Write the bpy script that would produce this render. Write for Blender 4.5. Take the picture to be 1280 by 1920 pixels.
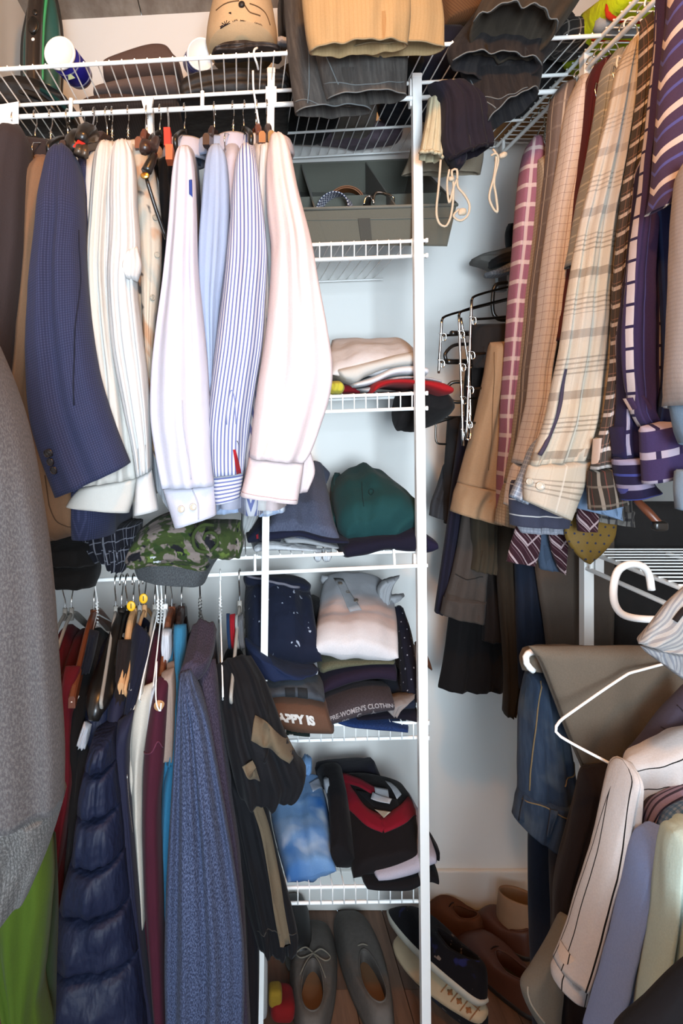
import bpy, bmesh, math, random
import numpy as np
from mathutils import Vector, Matrix, Quaternion, noise

for o in list(bpy.data.objects):
    bpy.data.objects.remove(o)
SC = bpy.context.scene
COL = SC.collection
R_ = math.radians

# ------------------------------------------------------------------ camera
F, CX, CY, EYE = 1200.0, 450.0, 778.0, 1.40       # focal length and optical centre of the shifted lens (1280x1920), eye height
cam = bpy.data.cameras.new('camera')
cam.sensor_fit = 'HORIZONTAL'; cam.sensor_width = 36.0
cam.lens = F * 36.0 / 1280.0
cam.shift_x = (640 - CX) / 1280.0
cam.shift_y = (CY - 960) / 1280.0
cam.clip_start = 0.02
camo = bpy.data.objects.new('camera', cam); COL.objects.link(camo)
camo.location = (0, 0, EYE); camo.rotation_euler = (R_(90), 0, 0)
SC.camera = camo

# ------------------------------------------------------------------ light
w = bpy.data.worlds.new('world'); SC.world = w; w.use_nodes = True
w.node_tree.nodes['Background'].inputs[0].default_value = (0.60, 0.80, 1.0, 1)
w.node_tree.nodes['Background'].inputs[1].default_value = 6.0
def area(name, loc, target, sx, sy, power, color):
    l = bpy.data.lights.new(name, 'AREA'); l.shape = 'RECTANGLE'; l.size = sx; l.size_y = sy
    l.energy = power; l.color = color
    o = bpy.data.objects.new(name, l); COL.objects.link(o); o.location = loc
    d = Vector(target) - Vector(loc); o.rotation_euler = d.to_track_quat('-Z', 'Y').to_euler()
    return o
ADDED_COOL = area('added_cool_area_light', (0.16, -1.02, 1.38), (0.05, 1.5, 1.34), 0.55, 0.7, 18.5, (0.80, 0.91, 1.0)); ADDED_COOL.data.spread = R_(80)  # added unseen cool area light behind the camera, beam narrowed onto the middle
sp = bpy.data.lights.new('assumed_flash', 'SPOT'); sp.energy = 7; sp.color = (0.92, 0.97, 1.0); sp.spot_size = R_(88); sp.spot_blend = 1.0; sp.shadow_soft_size = 0.07  # assumed flash above the lens, placed from the shadow directions
spo = bpy.data.objects.new('assumed_flash', sp); COL.objects.link(spo); spo.location = (0.22, -0.02, 1.84)
spo.rotation_euler = (Vector((0.0, 1.45, 1.72)) - spo.location).to_track_quat('-Z', 'Y').to_euler()
lamp = bpy.data.lights.new('assumed_ceiling_bulb', 'POINT'); lamp.energy = 50; lamp.color = (1.0, 0.44, 0.11); lamp.shadow_soft_size = 0.05  # assumed bulb for the warm light, out of view
lampo = bpy.data.objects.new('assumed_ceiling_bulb', lamp); COL.objects.link(lampo); lampo.location = (0.10, 0.36, 2.43)

vs = SC.view_settings
vs.view_transform = 'Standard'; vs.look = 'None'; vs.gamma = 1.0; vs.use_curve_mapping = False
vs.exposure = -0.17

# ------------------------------------------------------------------ helpers
def P(x, y, Y):
    return Vector(((x - CX) * Y / F, Y, EYE + (CY - y) * Y / F))
def lin(h):
    if isinstance(h, tuple): return h[:3]
    h = h.lstrip('#'); v = [int(h[i:i+2], 16) / 255 for i in (0, 2, 4)]
    return tuple(a / 12.92 if a <= 0.04045 else ((a + 0.055) / 1.055) ** 2.4 for a in v)
WORLD = {}
def thing(name, label, cat, group=None):
    o = bpy.data.objects.new(name, None); COL.objects.link(o); o.empty_display_size = 0.02
    o['label'] = label; o['category'] = cat
    if group: o['group'] = group
    WORLD[o] = Vector((0, 0, 0)); return o
def tag(o, label=None, cat=None, group=None, kind=None):
    if label: o['label'] = label
    if cat: o['category'] = cat
    if group: o['group'] = group
    if kind: o['kind'] = kind
    return o
def link(o, parent, loc):
    COL.objects.link(o); WORLD[o] = Vector(loc)
    if parent: o.parent = parent; o.location = Vector(loc) - WORLD[parent]
    else: o.location = loc
    return o
def settle():
    """move every thing's Empty to the base of what it holds"""
    for o in [o for o in list(COL.objects) if o.type == 'EMPTY' and o.parent is None]:
        lo = Vector((1e9,)*3); hi = -lo
        st = list(o.children)
        for c in st:
            if c.type != 'MESH': continue
            m = Matrix.LocRotScale(WORLD[c], c.rotation_euler if c.rotation_mode != 'QUATERNION' else c.rotation_quaternion, c.scale)
            for b in c.bound_box:
                q = m @ Vector(b)
                for k in range(3): lo[k] = min(lo[k], q[k]); hi[k] = max(hi[k], q[k])
        if lo.x > 1e8: continue
        base = Vector(((lo.x+hi.x)/2, (lo.y+hi.y)/2, lo.z))
        o.location = base; WORLD[o] = base
        for c in st: c.location = WORLD[c] - base
def mesh_obj(name, verts, faces, mat, parent=None, smooth=True, uvs=None, recalc=True, flat_faces=()):
    V = [Vector(v) for v in verts]
    c = sum(V, Vector((0, 0, 0))) / len(V)
    me = bpy.data.meshes.new(name)
    me.from_pydata([tuple(v - c) for v in V], [], faces)
    if uvs is not None:
        ul = me.uv_layers.new(name='UVMap')
        vi = np.zeros(len(me.loops), dtype=np.int32); me.loops.foreach_get('vertex_index', vi)
        ul.data.foreach_set('uv', np.asarray(uvs, dtype=np.float32)[vi].ravel())
    if recalc:
        bm = bmesh.new(); bm.from_mesh(me); bmesh.ops.recalc_face_normals(bm, faces=bm.faces); bm.to_mesh(me); bm.free()
    if smooth: me.polygons.foreach_set('use_smooth', [True] * len(me.polygons))
    for i in flat_faces: me.polygons[i].use_smooth = False
    if mat: me.materials.append(mat)
    return link(bpy.data.objects.new(name, me), parent, c)
def cr(pts, n):
    """Catmull-Rom resampling, n points, even along the chord"""
    pts = [np.asarray(p, float) for p in pts]
    if len(pts) == 1: return [pts[0]] * n
    d = [0.0]
    for a, b in zip(pts, pts[1:]): d.append(d[-1] + max(1e-6, np.linalg.norm(b - a)))
    d = np.array(d) / d[-1]; out = []
    for k in range(n):
        s = k / (n - 1); i = min(len(pts) - 2, int(np.searchsorted(d, s, side='right') - 1)); i = max(0, i)
        u = (s - d[i]) / (d[i+1] - d[i]); p1, p2 = pts[i], pts[i+1]
        h = d[i+1] - d[i]
        m1 = (p2 - pts[i-1]) / (d[i+1] - d[i-1]) * h if i > 0 else (p2 - p1)
        m2 = (pts[i+2] - p1) / (d[i+2] - d[i]) * h if i + 2 < len(pts) else (p2 - p1)
        out.append((2*u**3-3*u*u+1)*p1 + (u**3-2*u*u+u)*m1 + (-2*u**3+3*u*u)*p2 + (u**3-u*u)*m2)
    return out
def ev(vals, s):
    if not isinstance(vals, (list, tuple)): return vals
    return float(np.interp(s, np.linspace(0, 1, len(vals)), vals))
def unit_cyl(n=10):
    v = []; f = []
    for k in range(n):
        a = 2*math.pi*k/n; v += [(math.cos(a), math.sin(a), -.5), (math.cos(a), math.sin(a), .5)]
    for k in range(n): f.append((2*k, (2*k+2) % (2*n), (2*k+3) % (2*n), 2*k+1))
    f.append(tuple(range(2*n-2, -1, -2))); f.append(tuple(range(1, 2*n, 2)))
    return v, f
_ROD = {}
def rod(name, p0, p1, r, mat, parent=None):
    if mat not in _ROD:
        v, f = unit_cyl(); me = bpy.data.meshes.new('rod'); me.from_pydata(v, [], f); me.materials.append(mat)
        for p in me.polygons: p.use_smooth = len(p.vertices) == 4
        _ROD[mat] = me
    p0 = Vector(p0); p1 = Vector(p1); d = p1 - p0
    o = bpy.data.objects.new(name, _ROD[mat]); o.rotation_mode = 'QUATERNION'
    o.rotation_quaternion = d.to_track_quat('Z', 'Y'); o.scale = (r, r, d.length)
    return link(o, parent, (p0 + p1) / 2)
def tube_geo(pts, r, seg=8, n=None, closed=False, sy=1.0):
    if n: pts = cr(pts, n)
    pts = [Vector(p) for p in pts]; m = len(pts); V = []; Fc = []
    up = None
    for i, p in enumerate(pts):
        a = pts[(i-1) % m] if (closed or i > 0) else p; b = pts[(i+1) % m] if (closed or i < m-1) else p
        t = (b - a).normalized() if (b - a).length > 1e-9 else Vector((0, 0, 1))
        if up is None:
            up = Vector((0, 0, 1)) if abs(t.z) < .9 else Vector((1, 0, 0))
        x = t.cross(up)
        if x.length < 1e-6: x = t.cross(Vector((0, 1, 0.01)))
        x.normalize(); up = x.cross(t).normalized()
        rr = ev(r, i / max(1, m-1))
        for k in range(seg):
            an = 2*math.pi*k/seg; V.append(p + x*math.cos(an)*rr + up*math.sin(an)*rr*sy)
    rows = m if closed else m-1
    for i in range(rows):
        for k in range(seg):
            j = (i+1) % m
            Fc.append((i*seg+k, i*seg+(k+1) % seg, j*seg+(k+1) % seg, j*seg+k))
    if not closed:
        Fc.append(tuple(range(seg-1, -1, -1))); Fc.append(tuple((m-1)*seg+k for k in range(seg)))
    return V, Fc
def tube(name, pts, r, mat, parent=None, seg=8, n=None, closed=False, sy=1.0):
    V, Fc = tube_geo(pts, r, seg, n, closed, sy)
    return mesh_obj(name, V, Fc, mat, parent)
def box(name, lo, hi, mat, parent=None, bev=0.0):
    bm = bmesh.new(); bmesh.ops.create_cube(bm, size=1)
    lo = Vector(lo); hi = Vector(hi)
    for v in bm.verts: v.co = Vector((v.co.x*(hi.x-lo.x), v.co.y*(hi.y-lo.y), v.co.z*(hi.z-lo.z)))
    if bev: bmesh.ops.bevel(bm, geom=bm.edges[:], offset=bev, segments=2, affect='EDGES', profile=.6)
    me = bpy.data.meshes.new(name); bm.to_mesh(me); bm.free(); me.materials.append(mat)
    return link(bpy.data.objects.new(name, me), parent, (lo+hi)/2)
def beam(name, p0, p1, wx, wy, mat, parent=None):
    """upright bar of rectangular section between two points"""
    p0 = Vector(p0); p1 = Vector(p1); V = []
    for p in (p0, p1):
        for sx, sy in ((-1,-1),(1,-1),(1,1),(-1,1)): V.append(p + Vector((sx*wx/2, sy*wy/2, 0)))
    Fc = [(0,1,5,4),(1,2,6,5),(2,3,7,6),(3,0,4,7),(3,2,1,0),(4,5,6,7)]
    return mesh_obj(name, V, Fc, mat, parent, smooth=False)
def hexa(name, c8, mat, parent=None):
    Fc = [(0,1,5,4),(1,2,6,5),(2,3,7,6),(3,0,4,7),(3,2,1,0),(4,5,6,7)]
    return mesh_obj(name, c8, Fc, mat, parent, smooth=False)
def plate(name, quad, th, mat, parent=None, bulge=0):
    """four corner points, thickened along the normal"""
    q = [Vector(p) for p in quad]; nrm = (q[1]-q[0]).cross(q[3]-q[0]).normalized()*th
    return hexa(name, [p for p in q] + [p + nrm for p in q], mat, parent)

class Surf: pass
def drape(name, mat, L, R, Y, t, parent=None, n=34, nu=11, p=2.3, top='round', bot='open', fold=(0.006, 3, 0), lump=0.003,
          YR=None, flat=False, ramp=0.35, rnd=0.07, lf=9.0, uvo=(0, 0), inset=0.05, crease=0.0034):
    """Cloth volume swept between two outlines. L, R: outline points seen at depth Y (m); t: thickness (m).
    Each row is a super-ellipse from L to R; folds run along the length. Returns the object; .S evaluates the front skin."""
    n = int(n*1.5); nu = int(nu*1.6) | 1
    Lp = cr(L, n); Rp = cr(R, n)
    Lw = []; Rw = []
    for i in range(n):
        s = i/(n-1); yl = ev(Y, s); yr = ev(YR, s) if YR is not None else yl
        Lw.append(P(Lp[i][0], Lp[i][1], yl)); Rw.append(P(Rp[i][0], Rp[i][1], yr))
    C = [(a+b)/2 for a, b in zip(Lw, Rw)]; U = [(b-a)/2 for a, b in zip(Lw, Rw)]
    mean = sum(u.length for u in U)/n; slen = sum((C[i+1]-C[i]).length for i in range(n-1))
    Vd = []
    for i in range(n):
        T = C[min(n-1, i+1)] - C[max(0, i-1)]
        if flat: v = Vector((0, 1, 0))
        else:
            v = U[i].cross(T)
            v = v.normalized() if v.length > 1e-8 else Vector((0, 1, 0))
            if v.y < 0: v = -v
            if abs(v.y) < .2 and not flat: v = (v + Vector((0, .4, 0))).normalized()
        Vd.append(v)
    for _ in range(3): Vd = [(Vd[max(0,i-1)] + Vd[i] + Vd[min(n-1,i+1)]).normalized() for i in range(n)]
    rng = random.Random(fold[2]*77+5); ph = [rng.uniform(0, 6.28) for _ in range(6)]
    amp, k = fold[0], fold[1]
    S = [-math.cos(math.pi*j/(nu-1)) for j in range(nu)]
    S = [.55*a + .45*(-1+2*j/(nu-1)) for j, a in enumerate(S)]
    def disp(s, r, pos):
        rp = min(1, (.25 + r/ramp*.75)) if ramp else 1
        d = amp*rp*(.6*math.sin(math.pi*k*s + ph[0] + 1.3*math.sin(2.2*r+ph[1])) + .4*math.sin(math.pi*k*1.83*s + ph[2] + 2.1*r + .8*math.sin(4*r+ph[3])))
        if lump: d += lump*noise.noise(pos*lf + Vector((ph[4], ph[5], ph[3])))*1.6
        if crease:
            uu = s*mean; vv = r*slen
            n1 = noise.noise(Vector((uu*15 + 1.6*noise.noise(Vector((uu*5, vv*6, ph[2]))), vv*6, ph[4])))
            n2 = noise.noise(Vector((uu*14 + vv*9, vv*12 - uu*8, ph[5])))
            d += crease*((1-abs(n1)*2.2) * .55 + (1-abs(n2)*2.2)*.45)*min(1, .35 + r*1.2)*(1-abs(s)**4*.5)
        return d
    def half(i):
        s = i/(n-1); h = ev(t, s)/2
        if top == 'round' and s < rnd: h *= math.sqrt(max(.02, 1-(1-s/rnd)**2))
        if bot == 'round' and s > 1-rnd: h *= math.sqrt(max(.02, 1-(1-(1-s)/rnd)**2))
        return h
    H = [half(i) for i in range(n)]
    verts = []; uvs = []; Lv = [0]
    for i in range(1, n): Lv.append(Lv[-1] + (C[i]-C[i-1]).length)
    for i in range(n):
        r = i/(n-1); um = .5*U[i].length + .5*mean
        ring = [(s, -1) for s in S] + [(s, 1) for s in S[-2:0:-1]]
        fl_ = [(U[i].length*s, H[i]*max(0.0, 1-abs(s)**p)**(1/p)) for s in S]; arc = [0.0]
        for q0_, q1_ in zip(fl_, fl_[1:]): arc.append(arc[-1] + math.hypot(q1_[0]-q0_[0], q1_[1]-q0_[1]))
        mid_ = arc[nu//2]; arc = [x_ - mid_ for x_ in arc]
        for jj, (s, sg) in enumerate(ring):
            prof = max(0.0, 1-abs(s)**p)**(1/p)
            base = C[i] + U[i]*s
            q = base + Vd[i]*(sg*H[i]*prof - disp(s, r, base))
            verts.append(q); uvs.append(((arc[jj] if jj < nu else arc[2*nu-2-jj]) + uvo[0], -Lv[i] + uvo[1]))
    m = 2*nu-2; faces = []
    for i in range(n-1):
        for j in range(m):
            faces.append((i*m+j, i*m+(j+1) % m, (i+1)*m+(j+1) % m, (i+1)*m+j))
    fl = []
    faces.append(tuple(range(m-1, -1, -1)))
    if bot == 'open':
        cc = sum((verts[(n-1)*m+j] for j in range(m)), Vector())/m
        Tn = (C[-1]-C[-3]).normalized()
        for sc, up in ((.94, 0.0), (.86, inset)):
            b0 = len(verts)
            for j in range(m):
                q = verts[(n-1)*m+j]
                verts.append(cc + (q-cc)*sc - Tn*up); uvs.append(uvs[(n-1)*m+j])
            pb = (n-1)*m if sc > .9 else b0-m
            for j in range(m): faces.append((pb+j, pb+(j+1) % m, b0+(j+1) % m, b0+j))
        faces.append(tuple(len(verts)-m+j for j in range(m)))
    else:
        faces.append(tuple((n-1)*m+j for j in range(m)))
    o = mesh_obj(name, verts, faces, mat, parent, uvs=uvs)
    sf = Surf(); sf.n = n
    def at(s, r, off=0.0, i_=None):
        x = r*(n-1); i = int(min(n-2, max(0, math.floor(x)))); fr = x-i
        c = C[i].lerp(C[i+1], fr); u = U[i].lerp(U[i+1], fr); v = Vd[i].lerp(Vd[i+1], fr); h = H[i]*(1-fr)+H[i+1]*fr
        prof = max(0.0, 1-abs(s)**p)**(1/p); base = c+u*s
        return base - v*(h*prof + disp(s, r, base) + off)
    sf.at = at; sf.len = Lv[-1]; sf.wid = mean*2
    SURF[o] = sf
    return o
SURF = {}
def slab(name, mat, T, B, Y, depth, parent=None, n=26, nu=9, p=3.0, fold=(0.0, 1, 0), lump=0.004, lf=9, **k):
    """folded cloth lying on a shelf: top and bottom outline left to right at front depth Y, going back by depth"""
    o = drape(name, mat, T, B, [y + depth/2 for y in Y] if isinstance(Y, list) else Y + depth/2, depth, parent, n=n, nu=nu, p=p, bot='round', fold=fold, lump=lump, flat=True, rnd=.06, lf=lf, **k)
    return o
def pslab(name, mat, T, B, Y, depth, parent=None, **k):
    """as slab, but the outlines are given as seen at the front edge (front depth Y)"""
    Yc = Y + depth/2
    f = lambda q: ((P(q[0], q[1], Y).x)*F/Yc + CX, CY - (P(q[0], q[1], Y).z-EYE)*F/Yc)
    return slab(name, mat, [f(q) for q in T], [f(q) for q in B], Y, depth, parent, **k)
def on(o, s, r, off=0.001):
    return SURF[o].at(s, r, off)
def frame_on(o, s, r, off=.001):
    S = SURF[o]; c = S.at(s, r, off); u = (S.at(min(1, s+.05), r, off) - S.at(max(-1, s-.05), r, off)).normalized()
    v = (S.at(s, max(0, r-.02), off) - S.at(s, min(1, r+.02), off)).normalized()
    nn = u.cross(v).normalized(); v = nn.cross(u).normalized()
    return c, u, v, nn
def disc(name, c, u, v, nn, ra, rb, h, mat, parent, seg=16, dome=0.0):
    V = []
    for z, k in ((0, 1.0), (h*.7, 1.0), (h, .82)):
        for j in range(seg):
            a = 2*math.pi*j/seg; V.append(c + u*math.cos(a)*ra*k + v*math.sin(a)*rb*k + nn*z)
    V.append(c + nn*(h + dome))
    Fc = [tuple(range(seg-1, -1, -1))]
    for r in range(2):
        for j in range(seg): Fc.append((r*seg+j, r*seg+(j+1) % seg, (r+1)*seg+(j+1) % seg, (r+1)*seg+j))
    for j in range(seg): Fc.append((2*seg+j, 2*seg+(j+1) % seg, 3*seg))
    return mesh_obj(name, V, Fc, mat, parent)
def button(o, s, r, rad, mat, parent, name='button'):
    c, u, v, nn = frame_on(o, s, r, .0005)
    b = disc(name, c, u, v, nn, rad, rad, .0022, mat, parent)
    V, Fc = tube_geo([c + nn*.0022 + (u*math.cos(a)+v*math.sin(a))*rad*.86 for a in np.linspace(0, 2*math.pi, 14)[:-1]], rad*.16, 5, closed=True)
    mesh_obj('button_rim', V, Fc, mat, b)
    return b
def patch(name, o, poly, mat, parent, off=.0012, th=.0015, sub=6):
    """a thin piece sewn on the front skin of a drape: poly = four (s, r) corners"""
    V = []; m = sub+1
    for k in (0, 1):
        for i in range(m):
            for j in range(m):
                a = np.array(poly[0])*(1-j/sub) + np.array(poly[1])*(j/sub); b = np.array(poly[3])*(1-j/sub) + np.array(poly[2])*(j/sub)
                q = a*(1-i/sub) + b*(i/sub); V.append(SURF[o].at(q[0], q[1], off + k*th))
    Fc = []
    for k in (0, 1):
        for i in range(sub):
            for j in range(sub):
                b = k*m*m + i*m + j; Fc.append((b, b+1, b+m+1, b+m))
    ed = [(i, 0) for i in range(m)] + [(sub, j) for j in range(1, m)] + [(i, sub) for i in range(sub-1, -1, -1)] + [(0, j) for j in range(sub-1, 0, -1)]
    for a, b in zip(ed, ed[1:] + ed[:1]):
        x = a[0]*m+a[1]; y = b[0]*m+b[1]; Fc.append((x, y, y+m*m, x+m*m))
    uv = []
    for k in (0, 1):
        for i in range(m):
            for j in range(m): uv.append((j/sub*.05, -i/sub*.05))
    return mesh_obj(name, V, Fc, mat, parent, uvs=uv)
def seam(name, o, path, mat, parent, r=.0011, off=.0006, n=18):
    pts = [SURF[o].at(a, b, off) for a, b in cr(path, n)]
    return tube(name, pts, r, mat, parent, seg=5)
def strip(name, o, path, width, mat, parent, off=.0015, th=.0012, n=24, wide=1.0):
    """a band of cloth following a path of (s, r) on the skin of a drape"""
    S = SURF[o]; q = cr(path, n); V = []
    for i, c in enumerate(q):
        d = q[min(n-1, i+1)] - q[max(0, i-1)]; dx, dy = d[0]*S.wid/2, d[1]*S.len; L_ = math.hypot(dx, dy) or 1
        nx, ny = -dy/L_*width/2, dx/L_*width/2
        for k in (-1, -.33, .33, 1):
            V.append(S.at(max(-1, min(1, c[0] + nx*k*2/S.wid)), max(0, min(1, c[1] + ny*k/S.len)), off + th))
        for k in (1, -1):
            V.append(S.at(max(-1, min(1, c[0] + nx*k*2/S.wid)), max(0, min(1, c[1] + ny*k/S.len)), off - .001))
    Fc = [(0,1,2,3,4,5), tuple(6*(n-1)+k for k in range(5,-1,-1))]
    for i in range(n-1):
        for k in range(6): Fc.append((i*6+k, i*6+(k+1) % 6, i*6+6+(k+1) % 6, i*6+6+k))
    return mesh_obj(name, V, Fc, mat, parent, uvs=[(.0, .0)]*len(V))
def text_on(name, o, txt, s0, r0, size, mat, parent, bold=.0, rot=0.0, off=.0012, sx=1.0, arc=0.0):
    """flat print: letters laid on the skin of a drape, starting at (s0, r0), size in metres"""
    cu = bpy.data.curves.new('t', 'FONT'); cu.body = txt; cu.size = size; cu.offset = bold; cu.resolution_u = 3; cu.fill_mode = 'FRONT'
    to = bpy.data.objects.new('t', cu); COL.objects.link(to)
    dg = bpy.context.evaluated_depsgraph_get(); dg.update()
    me = to.evaluated_get(dg).to_mesh()
    S = SURF[o]; V = []; ca, sa = math.cos(rot), math.sin(rot)
    for v in me.vertices:
        x, y = v.co.x*sx, v.co.y
        y += arc*x*x; x, y = x*ca - y*sa, x*sa + y*ca
        V.append(S.at(max(-1, min(1, s0 + 2*x/S.wid)), max(0, min(1, r0 - y/S.len)), off))
    Fc = [tuple(p.vertices) for p in me.polygons]
    bpy.data.objects.remove(to)
    if not Fc: return None
    return mesh_obj(name, V, Fc, mat, parent, smooth=False)
def text_flat(name, txt, c, u, v, size, mat, parent, bold=0, center=True):
    cu = bpy.data.curves.new('t', 'FONT'); cu.body = txt; cu.size = size; cu.offset = bold; cu.resolution_u = 3
    if center: cu.align_x = 'CENTER'; cu.align_y = 'CENTER'
    to = bpy.data.objects.new('t', cu); COL.objects.link(to)
    dg = bpy.context.evaluated_depsgraph_get(); dg.update()
    me = to.evaluated_get(dg).to_mesh()
    V = [Vector(c) + u*q.co.x + v*q.co.y for q in me.vertices]; Fc = [tuple(p.vertices) for p in me.polygons]
    bpy.data.objects.remove(to)
    return mesh_obj(name, V, Fc, mat, parent, smooth=False)

# ------------------------------------------------------------------ materials
class NT:
    def __init__(s, m): s.t = m.node_tree; s.n = s.t.nodes; s.l = s.t.links
    def new(s, ty, **k):
        x = s.n.new(ty)
        for a, b in k.items(): setattr(x, a, b)
        return x
    def math(s, op, a, b=None, c=None):
        x = s.new('ShaderNodeMath', operation=op)
        for i, v in enumerate((a, b, c)):
            if v is None: continue
            if isinstance(v, (int, float)): x.inputs[i].default_value = v
            else: s.l.new(v, x.inputs[i])
        return x.outputs[0]
    def mix(s, f, a, b):
        x = s.new('ShaderNodeMix', data_type='RGBA')
        for i, v in ((0, f), (6, a), (7, b)):
            if isinstance(v, (int, float)): x.inputs[i].default_value = v
            elif isinstance(v, tuple): x.inputs[i].default_value = (*v[:3], 1)
            else: s.l.new(v, x.inputs[i])
        return x.outputs[2]
    def noise(s, vec, scale, detail=2, rough=.5):
        x = s.new('ShaderNodeTexNoise'); x.inputs['Scale'].default_value = scale; x.inputs['Detail'].default_value = detail; x.inputs['Roughness'].default_value = rough
        if vec is not None: s.l.new(vec, x.inputs['Vector'])
        return x.outputs[0]
    def ramp(s, f, lo, hi):
        x = s.new('ShaderNodeMapRange'); x.inputs[1].default_value = lo; x.inputs[2].default_value = hi; s.l.new(f, x.inputs[0]); x.clamp = True
        return x.outputs[0]
    def scale(s, vec, k):
        x = s.new('ShaderNodeVectorMath', operation='MULTIPLY'); s.l.new(vec, x.inputs[0]); x.inputs[1].default_value = k
        return x.outputs[0]
_M = {}
def base_mat(name, col, rough=.8, metal=0.0, spec=.35):
    m = bpy.data.materials.new(name); m.use_nodes = True
    b = m.node_tree.nodes['Principled BSDF']
    b.inputs['Base Color'].default_value = (*lin(col), 1); b.inputs['Roughness'].default_value = rough; b.inputs['Metallic'].default_value = metal
    b.inputs['Specular IOR Level'].default_value = spec
    return m, b
def plain(name, col, rough=.5, metal=0.0, spec=.4, var=0.06, scale=30, bump=0.0):
    if name in _M: return _M[name]
    m, b = base_mat(name, col, rough, metal, spec); t = NT(m)
    tc = t.new('ShaderNodeTexCoord').outputs['Object']
    nz = t.noise(tc, scale, 3); c = lin(col)
    t.l.new(t.mix(t.math('MULTIPLY', nz, var*2), tuple(c), tuple(x*.55 for x in c)), b.inputs['Base Color'])
    if bump:
        bp = t.new('ShaderNodeBump'); bp.inputs['Strength'].default_value = bump; bp.inputs['Distance'].default_value = .002
        t.l.new(nz, bp.inputs['Height']); t.l.new(bp.outputs[0], b.inputs['Normal'])
    _M[name] = m; return m
def tone(c):
    """cloth reflectance: dyed cloth is darker than it looks in a bright photograph, white cloth less so"""
    c = lin(c); l = .3*c[0] + .6*c[1] + .1*c[2]; k = .42 + .22*l
    return tuple(x*k for x in c)
def fab(name, col, rough=.9, pats=(), weave=0.12, wrinkle=.35, wscale=11.0, heather=None, stretch=(1, 1, .45), sheen=.03, wd=.012, shine=.2, obj=False):
    """woven or knitted cloth; pats are printed/woven patterns in cloth coordinates (UV, metres)"""
    if name in _M: return _M[name]
    m, b = base_mat(name, col, rough, 0, shine); t = NT(m)
    tc = t.new('ShaderNodeTexCoord'); uv = tc.outputs['Object' if obj else 'UV']; ob = tc.outputs['Object']
    sp = t.new('ShaderNodeSeparateXYZ'); t.l.new(uv, sp.inputs[0]); u, v = sp.outputs[0], sp.outputs[1]
    c = tone(col); cur = None
    n1 = t.noise(ob, 420, 2)
    cur = t.mix(t.math('MULTIPLY', t.ramp(n1, .3, .7), weave*2), tuple(x for x in c), tuple(x*.62 for x in c))
    if heather:
        n2 = t.noise(t.scale(uv, (1, .45, 1)), 520, 2, .7)
        cur = t.mix(t.ramp(n2, .44, .60), cur, tone(heather))
    for q in pats:
        k = q[0]
        if k in 'vhde':
            per, duty, off, pc, al = q[1:6]
            co = {'v': u, 'h': v}.get(k) or t.math('ADD' if k == 'd' else 'SUBTRACT', u, v)
            x = t.math('FRACT', t.math('ADD', t.math('DIVIDE', co, per), off + 50))
            f = t.math('LESS_THAN', x, duty)
            cur = t.mix(t.math('MULTIPLY', f, al), cur, tone(pc))
        elif k == 'H':          # groups of fine lines across: (period, duty, off, fine period, fine duty, colour, strength)
            pb, db, ob_, pf, df, pc, al = q[1:8]
            f1 = t.math('LESS_THAN', t.math('FRACT', t.math('ADD', t.math('DIVIDE', v, pb), ob_+50)), db)
            f2 = t.math('LESS_THAN', t.math('FRACT', t.math('ADD', t.math('DIVIDE', v, pf), 50)), df)
            cur = t.mix(t.math('MULTIPLY', t.math('MULTIPLY', f1, f2), al), cur, tone(pc))
        elif k == 'x':          # both directions, rows of small marks: (period u, period v, duty u, duty v, off u, off v, colour)
            pu, pv, du, dv, ou, ov, pc = q[1:8]
            fu = t.math('LESS_THAN', t.math('FRACT', t.math('ADD', t.math('DIVIDE', u, pu), ou+50)), du)
            fv = t.math('LESS_THAN', t.math('FRACT', t.math('ADD', t.math('DIVIDE', v, pv), ov+50)), dv)
            cur = t.mix(t.math('MULTIPLY', fu, fv), cur, tone(pc))
        elif k == 'o':          # dots: (period, radius fraction, colour, stagger)
            per, rr, pc, st = q[1:5]
            vv = t.math('DIVIDE', v, per); row = t.math('FLOOR', vv)
            uu = t.math('ADD', t.math('DIVIDE', u, per), t.math('MULTIPLY', row, .5 if st else 0))
            a = t.math('SUBTRACT', t.math('FRACT', t.math('ADD', uu, 50)), .5); bb = t.math('SUBTRACT', t.math('FRACT', t.math('ADD', vv, 50)), .5)
            d = t.math('ADD', t.math('MULTIPLY', a, a), t.math('MULTIPLY', bb, bb))
            cur = t.mix(t.math('LESS_THAN', d, rr*rr), cur, tone(pc))
        elif k == 'n':          # blotches: (scale, lo, hi, colour, seed, coords)
            sc, lo, hi, pc, seed = q[1:6]
            mp = t.new('ShaderNodeVectorMath', operation='ADD'); t.l.new(uv, mp.inputs[0]); mp.inputs[1].default_value = (seed*3.7, seed*1.9, seed)
            cur = t.mix(t.ramp(t.noise(mp.outputs[0], sc, 2.5, .55), lo, hi), cur, tone(pc))
        elif k == 'g':          # dyed bands along the length: (v0, v1, colour)
            v0, v1, pc = q[1:4]
            cur = t.mix(t.ramp(t.math('ADD', v, t.math('MULTIPLY', t.noise(uv, 30, 2), .012)), v0, v1), cur, tone(pc))
        elif k == 'z':          # herringbone / chevron: (period u, period v, duty, colour)
            pu, pv, du, pc = q[1:5]
            zz = t.math('PINGPONG', t.math('ADD', u, 5), pu)
            x = t.math('FRACT', t.math('ADD', t.math('DIVIDE', t.math('ADD', v, t.math('MULTIPLY', zz, 1.0)), pv), 50))
            cur = t.mix(t.math('LESS_THAN', x, du), cur, tone(pc))
        elif k == 'w':          # wear along the cloth: pale threads, denim slub
            sc, al, pc = q[1:4]
            cur = t.mix(t.math('MULTIPLY', t.ramp(t.noise(t.scale(uv, (1, .12, 1)), sc, 3, .7), .45, .75), al), cur, tone(pc))
    t.l.new(cur, b.inputs['Base Color'])
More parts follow.
